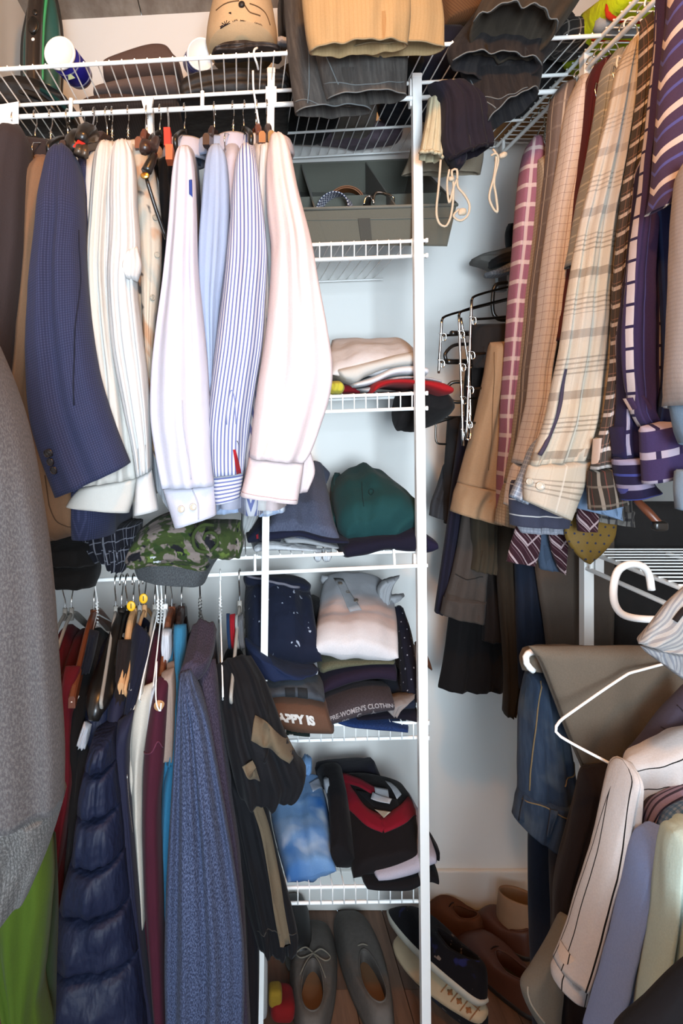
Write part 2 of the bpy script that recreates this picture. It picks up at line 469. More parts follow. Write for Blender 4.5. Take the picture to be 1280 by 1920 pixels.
    b.inputs['Sheen Weight'].default_value = sheen; b.inputs['Sheen Roughness'].default_value = .5
    # crumples: long soft creases plus the weave
    wr = t.noise(t.scale(ob, stretch), wscale, 3, .55)
    fine = t.noise(ob, 300, 1)
    b1 = t.new('ShaderNodeBump'); b1.inputs['Strength'].default_value = wrinkle; b1.inputs['Distance'].default_value = wd*2
    t.l.new(wr, b1.inputs['Height'])
    b2 = t.new('ShaderNodeBump'); b2.inputs['Strength'].default_value = .25; b2.inputs['Distance'].default_value = .0012
    t.l.new(fine, b2.inputs['Height']); t.l.new(b1.outputs[0], b2.inputs['Normal']); t.l.new(b2.outputs[0], b.inputs['Normal'])
    _M[name] = m; return m

WHITE_METAL = plain('white_coated_wire', '#eef0ee', .35, 0, .5, .03)
CHROME = plain('chrome', '#d8d8d6', .16, 1.0, .5, .05)
STEEL = plain('gunmetal_steel', '#5a5550', .28, 1.0, .5, .05)
BLACKP = plain('black_plastic', '#161412', .3, 0, .5, .05)
GREYP = plain('grey_plastic', '#8d8a84', .45, 0, .4, .08)
WHITEP = plain('white_plastic', '#e6e6e4', .4, 0, .45, .03)
WOODR = plain('reddish_wood', '#6b3a24', .38, 0, .5, .35, 14)
WOODD = plain('dark_wood', '#33201a', .35, 0, .5, .3, 14)
WOODL = plain('pale_cardboard', '#b98d62', .7, 0, .3, .2, 20)
REDP = plain('red_plastic', '#c4261a', .4, 0, .4, .05)
PEARL = plain('pearl_button', '#a9a294', .25, 0, .6, .08)
DARKB = plain('dark_horn_button', '#1c1618', .3, 0, .5, .1)
# wall paint
def wall_mat(name, col, bump=.05):
    m, b = base_mat(name, col, .62, 0, .25); t = NT(m)
    tc = t.new('ShaderNodeTexCoord').outputs['Object']
    nz = t.noise(tc, 90, 4); c = lin(col)
    big = t.noise(tc, 3.0, 3)
    t.l.new(t.mix(t.math('MULTIPLY', big, .12), c, tuple(x*.85 for x in c)), b.inputs['Base Color'])
    bp = t.new('ShaderNodeBump'); bp.inputs['Strength'].default_value = bump; bp.inputs['Distance'].default_value = .002
    t.l.new(nz, bp.inputs['Height']); t.l.new(bp.outputs[0], b.inputs['Normal']); return m
PAINT = wall_mat('white_wall_paint', '#dedfdc')
TRIM = wall_mat('white_trim_paint', '#dcdad4', .02)
mC, bC = base_mat('board_formed_concrete', '#a8a096', .85, 0, .2); tC = NT(mC)
tcc = tC.new('ShaderNodeTexCoord').outputs['Object']
ca = tC.noise(tC.scale(tcc, (1, .35, 1)), 22, 5, .65); cb = tC.noise(tcc, 120, 2)
tC.l.new(tC.mix(tC.ramp(ca, .35, .65), lin('#a79c90'), lin('#8a7d72')), bC.inputs['Base Color'])
bpC = tC.new('ShaderNodeBump'); bpC.inputs['Strength'].default_value = .4; bpC.inputs['Distance'].default_value = .004
tC.l.new(ca, bpC.inputs['Height']); tC.l.new(bpC.outputs[0], bC.inputs['Normal'])
def plank_mat(i, col):
    m, b = base_mat('floor_plank_%d' % i, col, .5, 0, .35); t = NT(m)
    tc = t.new('ShaderNodeTexCoord').outputs['Object']
    g = t.noise(t.scale(tc, (1, .08, 1)), 60, 4, .6); c = lin(col)
    t.l.new(t.mix(t.ramp(g, .35, .7), c, tuple(x*.55 for x in c)), b.inputs['Base Color']); return m
PLANKS = [plank_mat(i, c) for i, c in enumerate(('#6e5140', '#644838', '#765845'))]

# ------------------------------------------------------------------ room shell
XL, XR, YB, YF, ZC = -0.60, 1.13, 1.82, -1.10, 2.535
def st(o): o['kind'] = 'structure'; return o
st(box('wall_back', (XL-.06, YB, 0), (XR+.06, YB+.06, 2.75), PAINT))
st(box('wall_left', (XL-.06, YF, 0), (XL, YB, 2.75), PAINT))
st(box('wall_right', (XR, YF, 0), (XR+.06, YB, 2.75), PAINT))
# front wall behind the camera with an assumed doorway, open to the world light
wf = st(thing('wall_front', '', '')); del wf['label']; del wf['category']
box('wall_panel', (XL-.06, YF-.06, 0), (-.50, YF, 2.75), PAINT, wf)
box('wall_panel', (.46, YF-.06, 0), (XR+.06, YF, 2.75), PAINT, wf)
box('wall_panel', (-.50, YF-.06, 2.2), (.46, YF, 2.75), PAINT, wf)
ce = st(thing('ceiling', '', '')); del ce['label']; del ce['category']
xs = [XL-.06, -.28, .08, .44, .80, XR+.06]
zc = lambda x: 2.535 + .055*(x + .30)
for a, b in zip(xs, xs[1:]):
    g = .0015
    hexa('panel', [(a+g, YF, zc(a)), (b-g, YF, zc(b)), (b-g, YB+.02, zc(b)), (a+g, YB+.02, zc(a)),
                   (a+g, YF, zc(a)+.06), (b-g, YF, zc(b)+.06), (b-g, YB+.02, zc(b)+.06), (a+g, YB+.02, zc(a)+.06)], mC, ce)
fl = st(thing('floor', '', '')); del fl['label']; del fl['category']
box('subfloor', (XL-.06, YF, -.06), (XR+.06, YB, -.012), plain('subfloor_dark', '#1c1410', .9), fl)
x = XL; i = 0
while x < XR - .01:
    x2 = min(XR, x + .125)
    y = YF - (.4 if i % 2 else .1); j = 0
    while y < YB:
        y2 = min(YB, y + .92); box('plank', (x+.001, max(YF, y)+.001, -.0119), (x2-.001, y2-.001, 0), PLANKS[(i*2+j) % 3], fl); y += .92; j += 1
    x = x2; i += 1
st(box('baseboard_back', (XL, YB-.014, 0.0005), (XR, YB, .112), TRIM, bev=.004))
st(box('baseboard_left', (XL, YF, 0.0005), (XL+.014, YB-.0145, .112), TRIM, bev=.004))
st(box('baseboard_right', (XR-.014, YF, 0.0005), (XR, YB-.0145, .112), TRIM, bev=.004))

# assumed ceiling lamp, unseen, as source of the warm light (above and behind the lens)
lt = thing('assumed_ceiling_lamp', 'assumed small bare-bulb ceiling lamp, unseen, above the closet entrance', 'lamp')
disc('base', Vector((.10, .36, zc(.10)-.024)), Vector((1,0,0)), Vector((0,1,0)), Vector((0,0,1)), .06, .06, .024, WHITEP, lt)
disc('socket', Vector((.10, .36, zc(.10)-.085)), Vector((1,0,0)), Vector((0,1,0)), Vector((0,0,1)), .02, .02, .061, WHITEP, lt)

# ------------------------------------------------------------------ wire shelving
DECK = []
def line_at(p0, p1, x):
    f = (x - p0.x)/(p1.x - p0.x); return p0.lerp(p1, f)
# top shelf over the back wall
ts = thing('wire_shelf', 'long white wire top shelf under the ceiling holding jeans, cap and sweaters', 'shelf', 'white wire shelves')
A0, A1 = P(0, 130, 1.27), P(535, 100, 1.27)
slope = (A1.z - A0.z)/(A1.x - A0.x)
zt = lambda X: A0.z + slope*(X - A0.x)
xl_, xr_ = -.545, .715
for nm, yy, dz, r in (('front_rail', 1.27, 0, .0042), ('support_rail', 1.40, -.008, .0042), ('support_rail', 1.62, -.006, .0034), ('back_rail', 1.795, 0, .003)):
    rod(nm, (xl_, yy, zt(xl_)+dz), (xr_, yy, zt(xr_)+dz), r, WHITE_METAL, ts)
k = 0; X = xl_ + .008
while X < xr_:
    rod('wire', (X, 1.268, zt(X)+.0045), (X, 1.797, zt(X)+.0035), .0014, WHITE_METAL, ts); X += .0252
ROD_Y = 1.385
zr = lambda X: 1.4 + (CY - (218 - (X*F/ROD_Y + CX - 60)*.0472))*ROD_Y/F
rd = thing('hanging_rod', 'white closet rod under the top shelf carrying suits and dress shirts', 'rod', 'white closet rods')
rod('bar', (-.545, ROD_Y, zr(-.545)), (.70, ROD_Y, zr(.70)), .0055, WHITE_METAL, rd)
for px in (132, 379):
    X = (px - CX)*ROD_Y/F; rod('rod_hanger', (X, ROD_Y, zr(X)), (X, ROD_Y+.004, zt(X)-.006), .0045, WHITE_METAL, rd)
bk = mesh_obj('shelf_bracket', *(lambda v, f: (v, f))([P(-60,206,1.37),P(35,190,1.37),P(35,232,1.37),P(-60,238,1.37),P(-60,206,1.47),P(35,190,1.47),P(35,232,1.47),P(-60,238,1.47)],
    [(0,1,2,3),(4,5,6,7),(0,1,5,4),(1,2,6,5),(2,3,7,6),(3,0,4,7)]), WHITEP, None, smooth=False)
tag(bk, 'white plastic end bracket of the closet rod at the left wall', 'bracket')
# middle bracket pole carrying the rod
mb = thing('rod_bracket', 'white forked bracket holding the closet rod behind the white shirts', 'bracket')
rod('stem', P(281, 210, 1.42), P(280, 255, 1.42), .010, WHITEP, mb)
plate('fork', [P(265,186,1.40),P(289,186,1.40),P(284,214,1.40),P(272,214,1.40)], -.012, WHITEP, mb)
rod('stem_tail', P(280, 255, 1.42), P(282, 340, 1.42), .0085, WHITEP, mb)
# tower posts
def post(label, x0, y0, x1, y1, Y, wpx):
    t = thing('shelf_post', label, 'post', 'white shelf posts')
    beam('upright', P(x0, y0, Y), P(x1, y1, Y), wpx*Y/F, .016, WHITE_METAL, t)
    return t
pl = post('narrow white metal shelf post beside the pink shirt and navy shorts', 508, 140, 486, 1977, 1.385, 13)
box('cap', P(508,140,1.385)-Vector((.009,.009,.0)), P(508,140,1.385)+Vector((.009,.009,.012)), WHITEP, pl, .003)
box('clip', P(508,180,1.392)-Vector((.012,.004,.02)), P(508,180,1.392)+Vector((.012,.008,.02)), WHITEP, pl, .002)
pr = post('white metal shelf post at the open right end of the shelf tower', 780, 150, 798, 1977, 1.385, 17)
box('cap', P(780,150,1.385)-Vector((.011,.009,.0)), P(780,150,1.385)+Vector((.011,.009,.012)), WHITEP, pr, .003)
box('clip', P(772,175,1.392)-Vector((.006,.006,.03)), P(772,175,1.392)+Vector((.006,.01,.03)), WHITEP, pr, .002)
box('clip', P(786,1050,1.395)-Vector((.014,.004,.014)), P(786,1050,1.395)+Vector((.014,.010,.014)), WHITEP, pr, .002)
# tower shelves: front rail row on screen (x0,y0)-(x1,y1) at the front depth
def tower(label, ya, yb, lip, xl, xr, lipr=True):
    """ya/yb: screen rows of the deck front edge at px 500 and 800"""
    Yf = 1.402; t = thing('wire_shelf', label, 'shelf', 'white wire shelves')
    pa, pb = P(500, ya, Yf), P(800, yb, Yf)
    z = lambda X: pa.z + (pb.z-pa.z)*(X-pa.x)/(pb.x-pa.x)
    rod('front_rail', (xl, Yf, z(xl)), (xr, Yf, z(xr)), .0040, WHITE_METAL, t)
    if lipr: rod('lip_rail', (xl, Yf, z(xl)-lip), (xr, Yf, z(xr)-lip), .0040, WHITE_METAL, t)
    rod('support_rail', (xl, 1.53, z(xl)-.005), (xr-.01, 1.53, z(xr)-.005), .0036, WHITE_METAL, t)
    rod('back_rail', (xl, 1.80, z(xl)), (xr-.003, 1.80, z(xr)), .0030, WHITE_METAL, t)
    X = xr - .03; first = None
    while X > xl:
        if first is None:
            V, Fc = tube_geo(([Vector((0, Yf-.0055, -lip)), Vector((0, Yf-.0055, -.001))] if lipr else []) + [Vector((0, Yf-.003, .0035)), Vector((0, Yf+.01, .0045)), Vector((0, 1.801, .0035))], .0014, 6)
            first = mesh_obj('wire', V, Fc, WHITE_METAL, None); c0 = Vector(first.location)
            COL.objects.unlink(first); first.location = (0, 0, 0)
        o = bpy.data.objects.new('wire', first.data); link(o, t, c0 + Vector((X, 0, z(X)))); X -= .0252
    bpy.data.objects.remove(first)
    for q in (xr,):
        if lipr:
            box('end_cap', (q, Yf-.005, z(q)-.005), (q+.006, Yf+.005, z(q)+.005), WHITEP, t, .002)
            box('end_cap', (q, Yf-.005, z(q)-lip-.005), (q+.006, Yf+.005, z(q)-lip+.005), WHITEP, t, .002)
    return z
z1 = tower('white wire shelf under the grey fabric bin', 462, 451, .033, .03, .405)
z2 = tower('white wire shelf carrying the white and red folded shirts', 748, 737, .033, .03, .405)
z3 = tower('white wire shelf with camouflage cloth and green polo, clothes rod below', 1044, 1032, .033, -.545, .395, False)
z4 = tower('white wire shelf under the pile of printed T-shirts', 1362, 1354, .033, .03, .408)
z5 = tower('lowest white wire shelf, above the grey shoes', 1665, 1660, .034, .03, .408)
rl = thing('hanging_rod', 'white closet rod in the middle of the wall carrying jackets and bare hangers', 'rod', 'white closet rods')
q0, q1 = P(420, 1077, ROD_Y), P(801, 1060, ROD_Y)
zl = lambda X: q0.z + (q1.z-q0.z)*(X-q0.x)/(q1.x-q0.x)
rod('bar', (-.545, ROD_Y, zl(-.545)), (q1.x, ROD_Y, q1.z), .0045, WHITE_METAL, rl)
for px in (478, 740): rod('rod_hanger', (P(px,0,ROD_Y).x, ROD_Y, zl(P(px,0,ROD_Y).x)), (P(px,0,ROD_Y).x, ROD_Y+.01, zl(P(px,0,ROD_Y).x)+.038), .003, WHITE_METAL, rl)
# shelving along the right wall
RX = .718
def side_shelf(label, z, y0, y1, rodz):
    t = thing('wire_shelf', label, 'shelf', 'white wire shelves')
    rod('front_rail', (RX, y0, z), (RX, y1, z), .0045, WHITE_METAL, t)
    rod('support_rail', (RX+.17, y0, z-.006), (RX+.17, y1, z-.006), .004, WHITE_METAL, t)
    rod('back_rail', (XR-.02, y0, z), (XR-.02, y1, z), .003, WHITE_METAL, t)
    y = y1 - .01
    while y > y0: rod('wire', (RX-.004, y, z+.005), (XR-.018, y, z+.005), .0015, WHITE_METAL, t); y -= .0252
    r = thing('hanging_rod', label.split('|')[0], 'rod', 'white closet rods')
    return t, r
s1, r1 = side_shelf('white wire shelf along the right wall holding the neon vest', 2.152, .45, 1.79, 0)
r1['label'] = 'white closet rod along the right wall carrying plaid shirts'
rod('bar', (RX, .45, 2.117), (RX, 1.79, 2.117), .005, WHITE_METAL, r1)
for y in (1.745, 1.345, .8): rod('rod_hanger', (RX, y, 2.117), (RX, y, 2.150), .004, WHITE_METAL, r1)
s2, r2 = side_shelf('lower white wire shelf at right behind the striped shirt collar', 1.118, .40, 1.33, 0)
r2['label'] = 'lower white closet rod at right carrying folded trousers and shirts'
rod('bar', (RX, .40, 1.082), (RX, 1.33, 1.082), .0045, WHITE_METAL, r2)
for y in (1.31, .8): rod('rod_hanger', (RX, y, 1.082), (RX, y, 1.117), .004, WHITE_METAL, r2)
prr = thing('shelf_post', 'white shelf post between the grey trousers and lower right shelf', 'post', 'white shelf posts')
beam('upright', (RX+.004, 1.335, 0), (RX+.004, 1.335, 2.15), .020, .020, WHITE_METAL, prr)
box('clip', (RX+.016, 1.322, 1.070), (RX+.034, 1.338, 1.125), WHITEP, prr, .002)
# ------------------------------------------------------------------ hangers and hanging clothes
def axes(axis):
    return (Vector((0, 1, 0)), Vector((1, 0, 0))) if axis == 'y' else (Vector((1, 0, 0)), Vector((0, -1, 0)))
def hanger(label, style, c, axis='y', span=.21, drop=.095, neck=.085, mat=None, hookmat=None, bar=True, yaw=0.0, group='hangers on the closet rods', flip=1, lean=0.0, r=None):
    """c: point on top of the rod; shoulders run along axis"""
    A, B = axes(axis); q = Quaternion((0, 0, 1), R_(yaw)); A = q @ A; B = q @ B
    c = Vector(c); t = thing('clothes_hanger', label, 'hanger', group)
    def W(a, b, z): return c + A*a + B*(b + lean*(-z)) + Vector((0, 0, z))
    hm = hookmat or CHROME; R = .017
    hk = [W(0, 0, -neck), W(0, 0, -neck*.62), W(.010*flip, 0, -neck*.40), W(R*flip, 0, -.016)]
    for k in range(0, 9):
        a = math.pi*k/8*1.08; hk.append(W(R*math.cos(a)*flip, 0, -.010 + (R*.9)*math.sin(a)))
    tube('hook', hk, .0017, hm, t, seg=7, n=30)
    zt_, ze = -neck, -neck-drop
    if style == 'wire':
        m = mat or CHROME; rr = r or .0013
        pts = [W(0, 0, zt_), W(-.02, 0, zt_-.012), W(-span*.92, 0, ze+.014), W(-span, 0, ze), W(-span*.93, 0, ze-.012), W(0, 0, ze-.013), W(span*.93, 0, ze-.012), W(span, 0, ze), W(span*.92, 0, ze+.014), W(.02, 0, zt_-.012)]
        tube('frame', pts, rr, m, t, seg=6, closed=True)
        V, Fc = tube_geo([W(.003*math.cos(k*1.5), .003*math.sin(k*1.5), zt_ - .03 + .052*k/30) for k in range(31)], rr*.95, 6)
        mesh_obj('twist', V, Fc, m, t)
    elif style == 'plastic':
        m = mat or GREYP; rr = r or .0052
        pts = [W(0, 0, zt_), W(-.04, 0, zt_-.012), W(-span*.8, 0, ze+.022), W(-span, 0, ze), W(-span*.9, 0, ze-.018)]
        up = pts[:]; dn = [W(0, 0, zt_), W(.04, 0, zt_-.012), W(span*.8, 0, ze+.022), W(span, 0, ze), W(span*.9, 0, ze-.018)]
        tube('arm', up, rr, m, t, seg=8, n=18, sy=1.25); tube('arm', dn, rr, m, t, seg=8, n=18, sy=1.25)
        if bar: tube('bar', [W(-span*.9, 0, ze-.018), W(span*.9, 0, ze-.018)], rr*.9, m, t, seg=8)
        tube('neck', [W(0, 0, zt_+.012), W(0, 0, zt_-.014)], rr*1.5, m, t, seg=8)
    elif style == 'wood':
        m = mat or WOODR
        for sg in (-1, 1):
            V = []; pts = cr([W(0, 0, zt_-.008), W(sg*.05, 0, zt_-.018), W(sg*span*.6, 0, zt_-.055), W(sg*span, 0, ze)], 12)
            for i, pnt in enumerate(pts):
                hw = .0065; hh = .014 if i < 11 else .011
                for bx, bz in ((-1,-1),(-1,.6),(-.5,1),(.5,1),(1,.6),(1,-1)): V.append(Vector(pnt) + B*bx*hw + Vector((0, 0, bz*hh)))
            Fc = [tuple(range(5, -1, -1)), tuple(66+k for k in range(6))]
            for i in range(11):
                for k in range(6): Fc.append((i*6+k, i*6+(k+1) % 6, i*6+6+(k+1) % 6, i*6+6+k))
            mesh_obj('arm', V, Fc, m, t, smooth=False)
        if bar: tube('bar', [W(-span*.92, 0, ze), W(span*.92, 0, ze)], .005, m, t)
        tube('neck', [W(0, 0, zt_+.006), W(0, 0, zt_-.02)], .008, m, t)
    elif style == 'suit':
        m = mat or BLACKP
        for sg in (-1, 1):
            pts = cr([W(0, 0, zt_-.006), W(sg*.05, 0, zt_-.02), W(sg*span*.6, 0, ze+.036), W(sg*span*.93, 0, ze+.004), W(sg*span, 0, ze-.014)], 18)
            V, Fc = tube_geo(pts, [.009, .010, .012, .016, .022, .026, .024, .010], 10)
            mesh_obj('arm', V, Fc, m, t)
        if bar: tube('bar', [W(-span*.85, 0, ze-.006), W(span*.85, 0, ze-.006)], .0045, m, t)
        tube('neck', [W(0, 0, zt_+.008), W(0, 0, zt_-.02)], .010, m, t)
    return t
def torso(name, mat, c, zb, w, axis='y', d=.19, parent=None, neck=.095, nrow=22, seed=0, neckw=.05, slope=.075, wt=.8, wb=1.15):
    """the body of a garment on a hanger seen edge-on: c = rod point, shoulders reach d each way, w thick"""
    A, B = axes(axis); c = Vector(c); z0 = c.z - neck; m = 26; V = []; uv = []
    zs = [0, .01, .03, .055, slope+.01, slope+.05] + list(np.linspace(slope+.10, z0-zb, nrow-6))
    ds = [neckw*.8, neckw*1.15, neckw*1.9, d*.78, d*.97, d] + [d*(1+.04*math.sin(k*.9+seed)) for k in range(nrow-6)]
    for i, (zz, dd) in enumerate(zip(zs, ds)):
        f = zz/(z0-zb); ww = w/2*(.45 if i == 0 else wt + (wb-wt)*f) * (.7 if i == 1 else 1)
        for j in range(m):
            a = 2*math.pi*j/m; ca, sa = math.cos(a), math.sin(a)
            x = math.copysign(abs(ca)**.9, ca)*dd; y = math.copysign(abs(sa)**.75, sa)*ww
            y += .10*w*math.sin(3*ca*2.2+seed*2+1.5*f)*min(1, f*3)
            V.append(c + A*x + B*y + Vector((0, 0, -neck-zz))); uv.append((x, -zz))
    n = len(zs); Fc = [tuple(range(m-1, -1, -1)), tuple((n-1)*m+j for j in range(m))]
    for i in range(n-1):
        for j in range(m): Fc.append((i*m+j, i*m+(j+1) % m, (i+1)*m+(j+1) % m, (i+1)*m+j))
    return mesh_obj(name, V, Fc, mat, parent, uvs=uv)
def collar(mat, c, parent, axis='y', neck=.095, a=.062, b=.036, h=.02, tilt=.25, name='collar'):
    A, B = axes(axis); c = Vector(c); V = []; n = 26; seg = 8; uv = []
    for k in range(n):
        an = 2*math.pi*k/n; ca, sa = math.cos(an), math.sin(an)
        ctr = c + A*(a*ca) + B*(b*sa) + Vector((0, 0, -neck + .008 - tilt*.05*(1-ca)))
        o = (A*ca*b + B*sa*a).normalized()
        for j in range(seg):
            ph = 2*math.pi*j/seg
            V.append(ctr + o*(.007*math.cos(ph) + .006*(1-math.sin(ph))) + Vector((0, 0, h*math.sin(ph)))); uv.append((an*.05, h*math.sin(ph)))
    Fc = []
    for i in range(n):
        for j in range(seg): Fc.append((i*seg+j, i*seg+(j+1) % seg, ((i+1) % n)*seg+(j+1) % seg, ((i+1) % n)*seg+j))
    return mesh_obj(name, V, Fc, mat, parent, uvs=uv)
def at_px(o, px, py):
    """skin coordinates of the point that is seen near a photograph position"""
    best = (1e9, 0, 0)
    S = SURF[o]
    for s in np.linspace(-.98, .98, 29):
        for r in np.linspace(0, 1, 41):
            q = S.at(s, r); x = CX + q.x*F/q.y; y = CY - (q.z-EYE)*F/q.y
            d = (x-px)**2 + (y-py)**2
            if d < best[0]: best = (d, s, r)
    return best[1], best[2]
def btn(o, px, py, rad, mat, parent):
    s, r = at_px(o, px, py); return button(o, s, r, rad, mat, parent)
def seam_px(name, o, pts, mat, parent, r=.0011, n=18, off=.0006):
    return seam(name, o, [at_px(o, *p) for p in pts], mat, parent, r, off, n)
def rodpt(px, low=False):
    X = (px - CX)*ROD_Y/F; return Vector((X, ROD_Y, (zl(X) if low else zr(X)) + .005))
def rpt(Y, low=False):
    return Vector((RX, Y, (1.0865 if low else 2.122)))

# ---- cloth palette
CHAR = fab('charcoal_wool', '#4a4143', heather=None, wrinkle=.2)
TANW = fab('tan_wool', '#a07a5c', wrinkle=.2)
NAVYW = fab('navy_woven_wool', '#3b4266', pats=[('v', .0042, .35, 0, '#565c84', .55), ('h', .0042, .35, 0, '#2b3050', .6)], wrinkle=.15)
WHT = fab('white_cotton', '#e4e3e2', weave=.03, wrinkle=.3)
IVORY = fab('ivory_cotton', '#e2dfd8', weave=.03, wrinkle=.3)
PRINT = fab('cream_printed_cotton', '#e6dccb', pats=[('n', 9, .52, .56, '#e0b795', 1), ('n', 7, .56, .60, '#b9bec6', 3), ('n', 14, .64, .67, '#5d6064', 5)], weave=.04)
LAV = fab('lavender_white_cotton', '#dcdcec', weave=.03, wrinkle=.28)
LBLUE = fab('light_blue_cotton', '#b4c8ea', weave=.04, wrinkle=.22)
LILAC = fab('pale_lilac_cotton', '#d5d6ea', weave=.04)
BSTR = fab('blue_pinstripe_cotton', '#e2e3ec', pats=[('v', .0068, .42, 0, '#6676bd', .9)], weave=.03, wrinkle=.18)
BSTRH = fab('blue_pinstripe_cuff', '#e2e3ec', pats=[('h', .0068, .42, 0, '#6676bd', .9)], weave=.03, wrinkle=.18)
PINK = fab('pale_pink_linen', '#f0dedf', weave=.09, wrinkle=.32, wscale=9)
BPLAID = fab('pale_blue_plaid', '#dfe6f2', pats=[('v', .03, .4, 0, '#a9c0e4', .8), ('h', .03, .3, 0, '#a9c0e4', .6)])
BLACKC = fab('black_cloth', '#1b191b', wrinkle=.4)
DARKBR = fab('dark_brown_cloth', '#2b2120', wrinkle=.35)
NAVYC = fab('navy_cotton', '#1d2138', wrinkle=.4)
GREYK = fab('grey_heather_knit', '#5d5859', heather='#746f6e', weave=.1, wrinkle=.22, wscale=7)

# ================= upper rod, left to right
t = thing('suit_jacket', 'charcoal brown wool suit jacket at the far left of the upper rod', 'jacket', 'clothes on the upper rod')
drape('sleeve', CHAR, [(10,240),(-25,280),(-45,360),(-60,560),(-62,800),(-50,960)], [(38,236),(56,272),(52,340),(46,480),(30,640),(22,760),(30,960)], 1.20, .12, t, fold=(.008,2,1))
torso('body', CHAR, rodpt(66), 1.22, .085, parent=t, seed=1)
collar(CHAR, rodpt(66)+Vector((.012,0,0)), t, a=.085, b=.05, h=.026)
t = thing('blazer', 'tan wool blazer between the charcoal jacket and the navy blazer', 'blazer', 'clothes on the upper rod')
drape('sleeve', TANW, [(72,298),(47,345),(40,480),(25,660),(15,780),(45,900),(60,960)], [(93,292),(102,330),(88,450),(78,640),(72,760),(95,900),(112,950)], 1.235, .09, t, fold=(.006,2,2))
o = drape('body', TANW, [(66,300),(48,500),(50,700),(62,860),(80,960),(90,1016)], [(108,300),(120,500),(136,700),(150,860),(158,950),(150,1000)], [1.33,1.29,1.28,1.27,1.26,1.26], .13, t, bot='round', fold=(.006,2,3))
seam_px('hem_stitching', o, [(85,900),(92,950),(110,975),(150,990)], fab('brown_thread', '#6d503a'), t)
t = thing('blazer', 'navy blue wool blazer with dark cuff buttons', 'blazer', 'clothes on the upper rod')
o = drape('sleeve', NAVYW, [(106,286),(88,330),(72,420),(58,540),(50,660),(54,770),(74,855),(102,933)], [(128,282),(150,310),(158,400),(160,500),(170,600),(187,700),(214,790),(244,868)], [1.19,1.15,1.14,1.14,1.15,1.16], [.10,.11,.10,.09], t, nu=15, fold=(.010,2,5), n=44)
for x, y in ((92,843),(94,856),(98,869),(101,882)): btn(o, x, y, .0075, DARKB, t)
seam_px('sleeve_fold_line', o, [(152,430),(150,520),(142,640),(136,760)], fab('navy_fold_shade', '#23283f'), t, .0016)  # dark line along the sleeve's fold, its shade put into the colour
torso('body', NAVYW, rodpt(196), 1.165, .075, parent=t, seed=2)
# white shirt with french cuffs, and the one beside it
t = thing('dress_shirt', 'white dress shirt with wide french cuff right of the navy blazer', 'shirt', 'dress shirts on the upper rod')
drape('sleeve', IVORY, [(188,262),(176,300),(168,400),(163,500),(166,580),(172,690),(168,790),(158,880),(150,912)], [(212,266),(222,300),(215,400),(212,520),(222,640),(240,760),(259,895)], 1.205, .07, t, fold=(.011,3,7), n=40, nu=15)
o = drape('cuff', IVORY, [(150,914),(136,930),(124,949)], [(260,894),(252,930),(242,961)], 1.20, .05, t, n=8, fold=(.003,1,3), inset=.02)
torso('body', IVORY, rodpt(205), 1.275, .06, parent=t, seed=3); collar(IVORY, rodpt(210), t)
t = thing('dress_shirt', 'white dress shirt with creased elbow and single open cuff', 'shirt', 'dress shirts on the upper rod')
o = drape('sleeve', WHT, [(217,266),(207,310),(203,420),(198,540),(208,660),(230,770),(249,850),(256,893)], [(237,262),(253,300),(259,400),(264,470),(258,530),(268,620),(279,720),(284,800),(285,880)], [1.195,1.185,1.18,1.19,1.185,1.19], .065, t, fold=(.012,3,9), n=44, nu=15, lump=.006)
drape('elbow_fold', WHT, [(240,470),(228,500),(236,522)], [(258,462),(266,500),(258,528)], 1.155, .03, t, n=10, bot='round', fold=(.003,2,1))
drape('cuff', WHT, [(256,893),(253,930),(251,966)], [(285,880),(291,915),(298,955)], 1.185, .045, t, n=8, fold=(.002,1,3), inset=.02)
torso('body', WHT, rodpt(243), 1.255, .05, parent=t, seed=4); collar(WHT, rodpt(246), t)
t = thing('dress_shirt', 'cream shirt with peach and grey print and pearl buttons', 'shirt', 'dress shirts on the upper rod')
o = drape('front', PRINT, [(248,270),(250,400),(262,520),(270,640),(278,800),(288,900)], [(282,285),(300,380),(303,480),(296,580),(290,680),(300,820),(316,900),(320,958)], 1.27, .05, t, fold=(.006,2,4))
for x, y in ((291,408),(289,483),(282,562)): btn(o, x, y, .006, PEARL, t)
torso('body', PRINT, rodpt(272), 1.23, .05, parent=t, seed=5, d=.14); collar(PRINT, rodpt(266), t)
t = thing('trousers', 'folded black trousers hanging between the cream and lavender white shirts', 'trousers', 'clothes on the upper rod')
drape('leg', BLACKC, [(296,300),(300,400),(303,470),(300,700)], [(314,292),(318,380),(318,450),(316,700)], 1.31, .03, t, fold=(.003,1,2))
drape('leg', DARKBR, [(314,296),(315,400),(316,700)], [(326,296),(325,400),(325,700)], 1.33, .03, t, fold=(.003,1,3))
t = thing('dress_shirt', 'lavender white dress shirt with two pearl cuff buttons', 'shirt', 'dress shirts on the upper rod')
o = drape('sleeve', LAV, [(334,276),(324,320),(316,420),(306,520),(292,620),(284,700),(283,780),(292,850),(304,914)], [(353,274),(364,310),(369,400),(372,500),(382,600),(391,700),(395,800),(399,880),(403,908)], 1.165, .075, t, fold=(.009,2,12), n=42, nu=15)
o2 = drape('cuff', LAV, [(304,914),(315,950),(327,989)], [(403,907),(405,936),(406,964)], 1.165, .05, t, n=9, fold=(.003,1,3), inset=.02)
btn(o2, 339, 955, .0065, PEARL, t); btn(o2, 361, 950, .0065, PEARL, t)
seam_px('cuff_seam', o2, [(307,918),(350,914),(400,910)], fab('white_thread', '#cfcfdc'), t, .0009)
seam_px('cuff_slit', o2, [(360,914),(372,945),(372,974)], fab('white_thread', '#cfcfdc'), t, .0013)
seam_px('placket_seam', o, [(341,750),(346,800),(352,860),(358,905)], fab('white_thread', '#cfcfdc'), t, .0013)
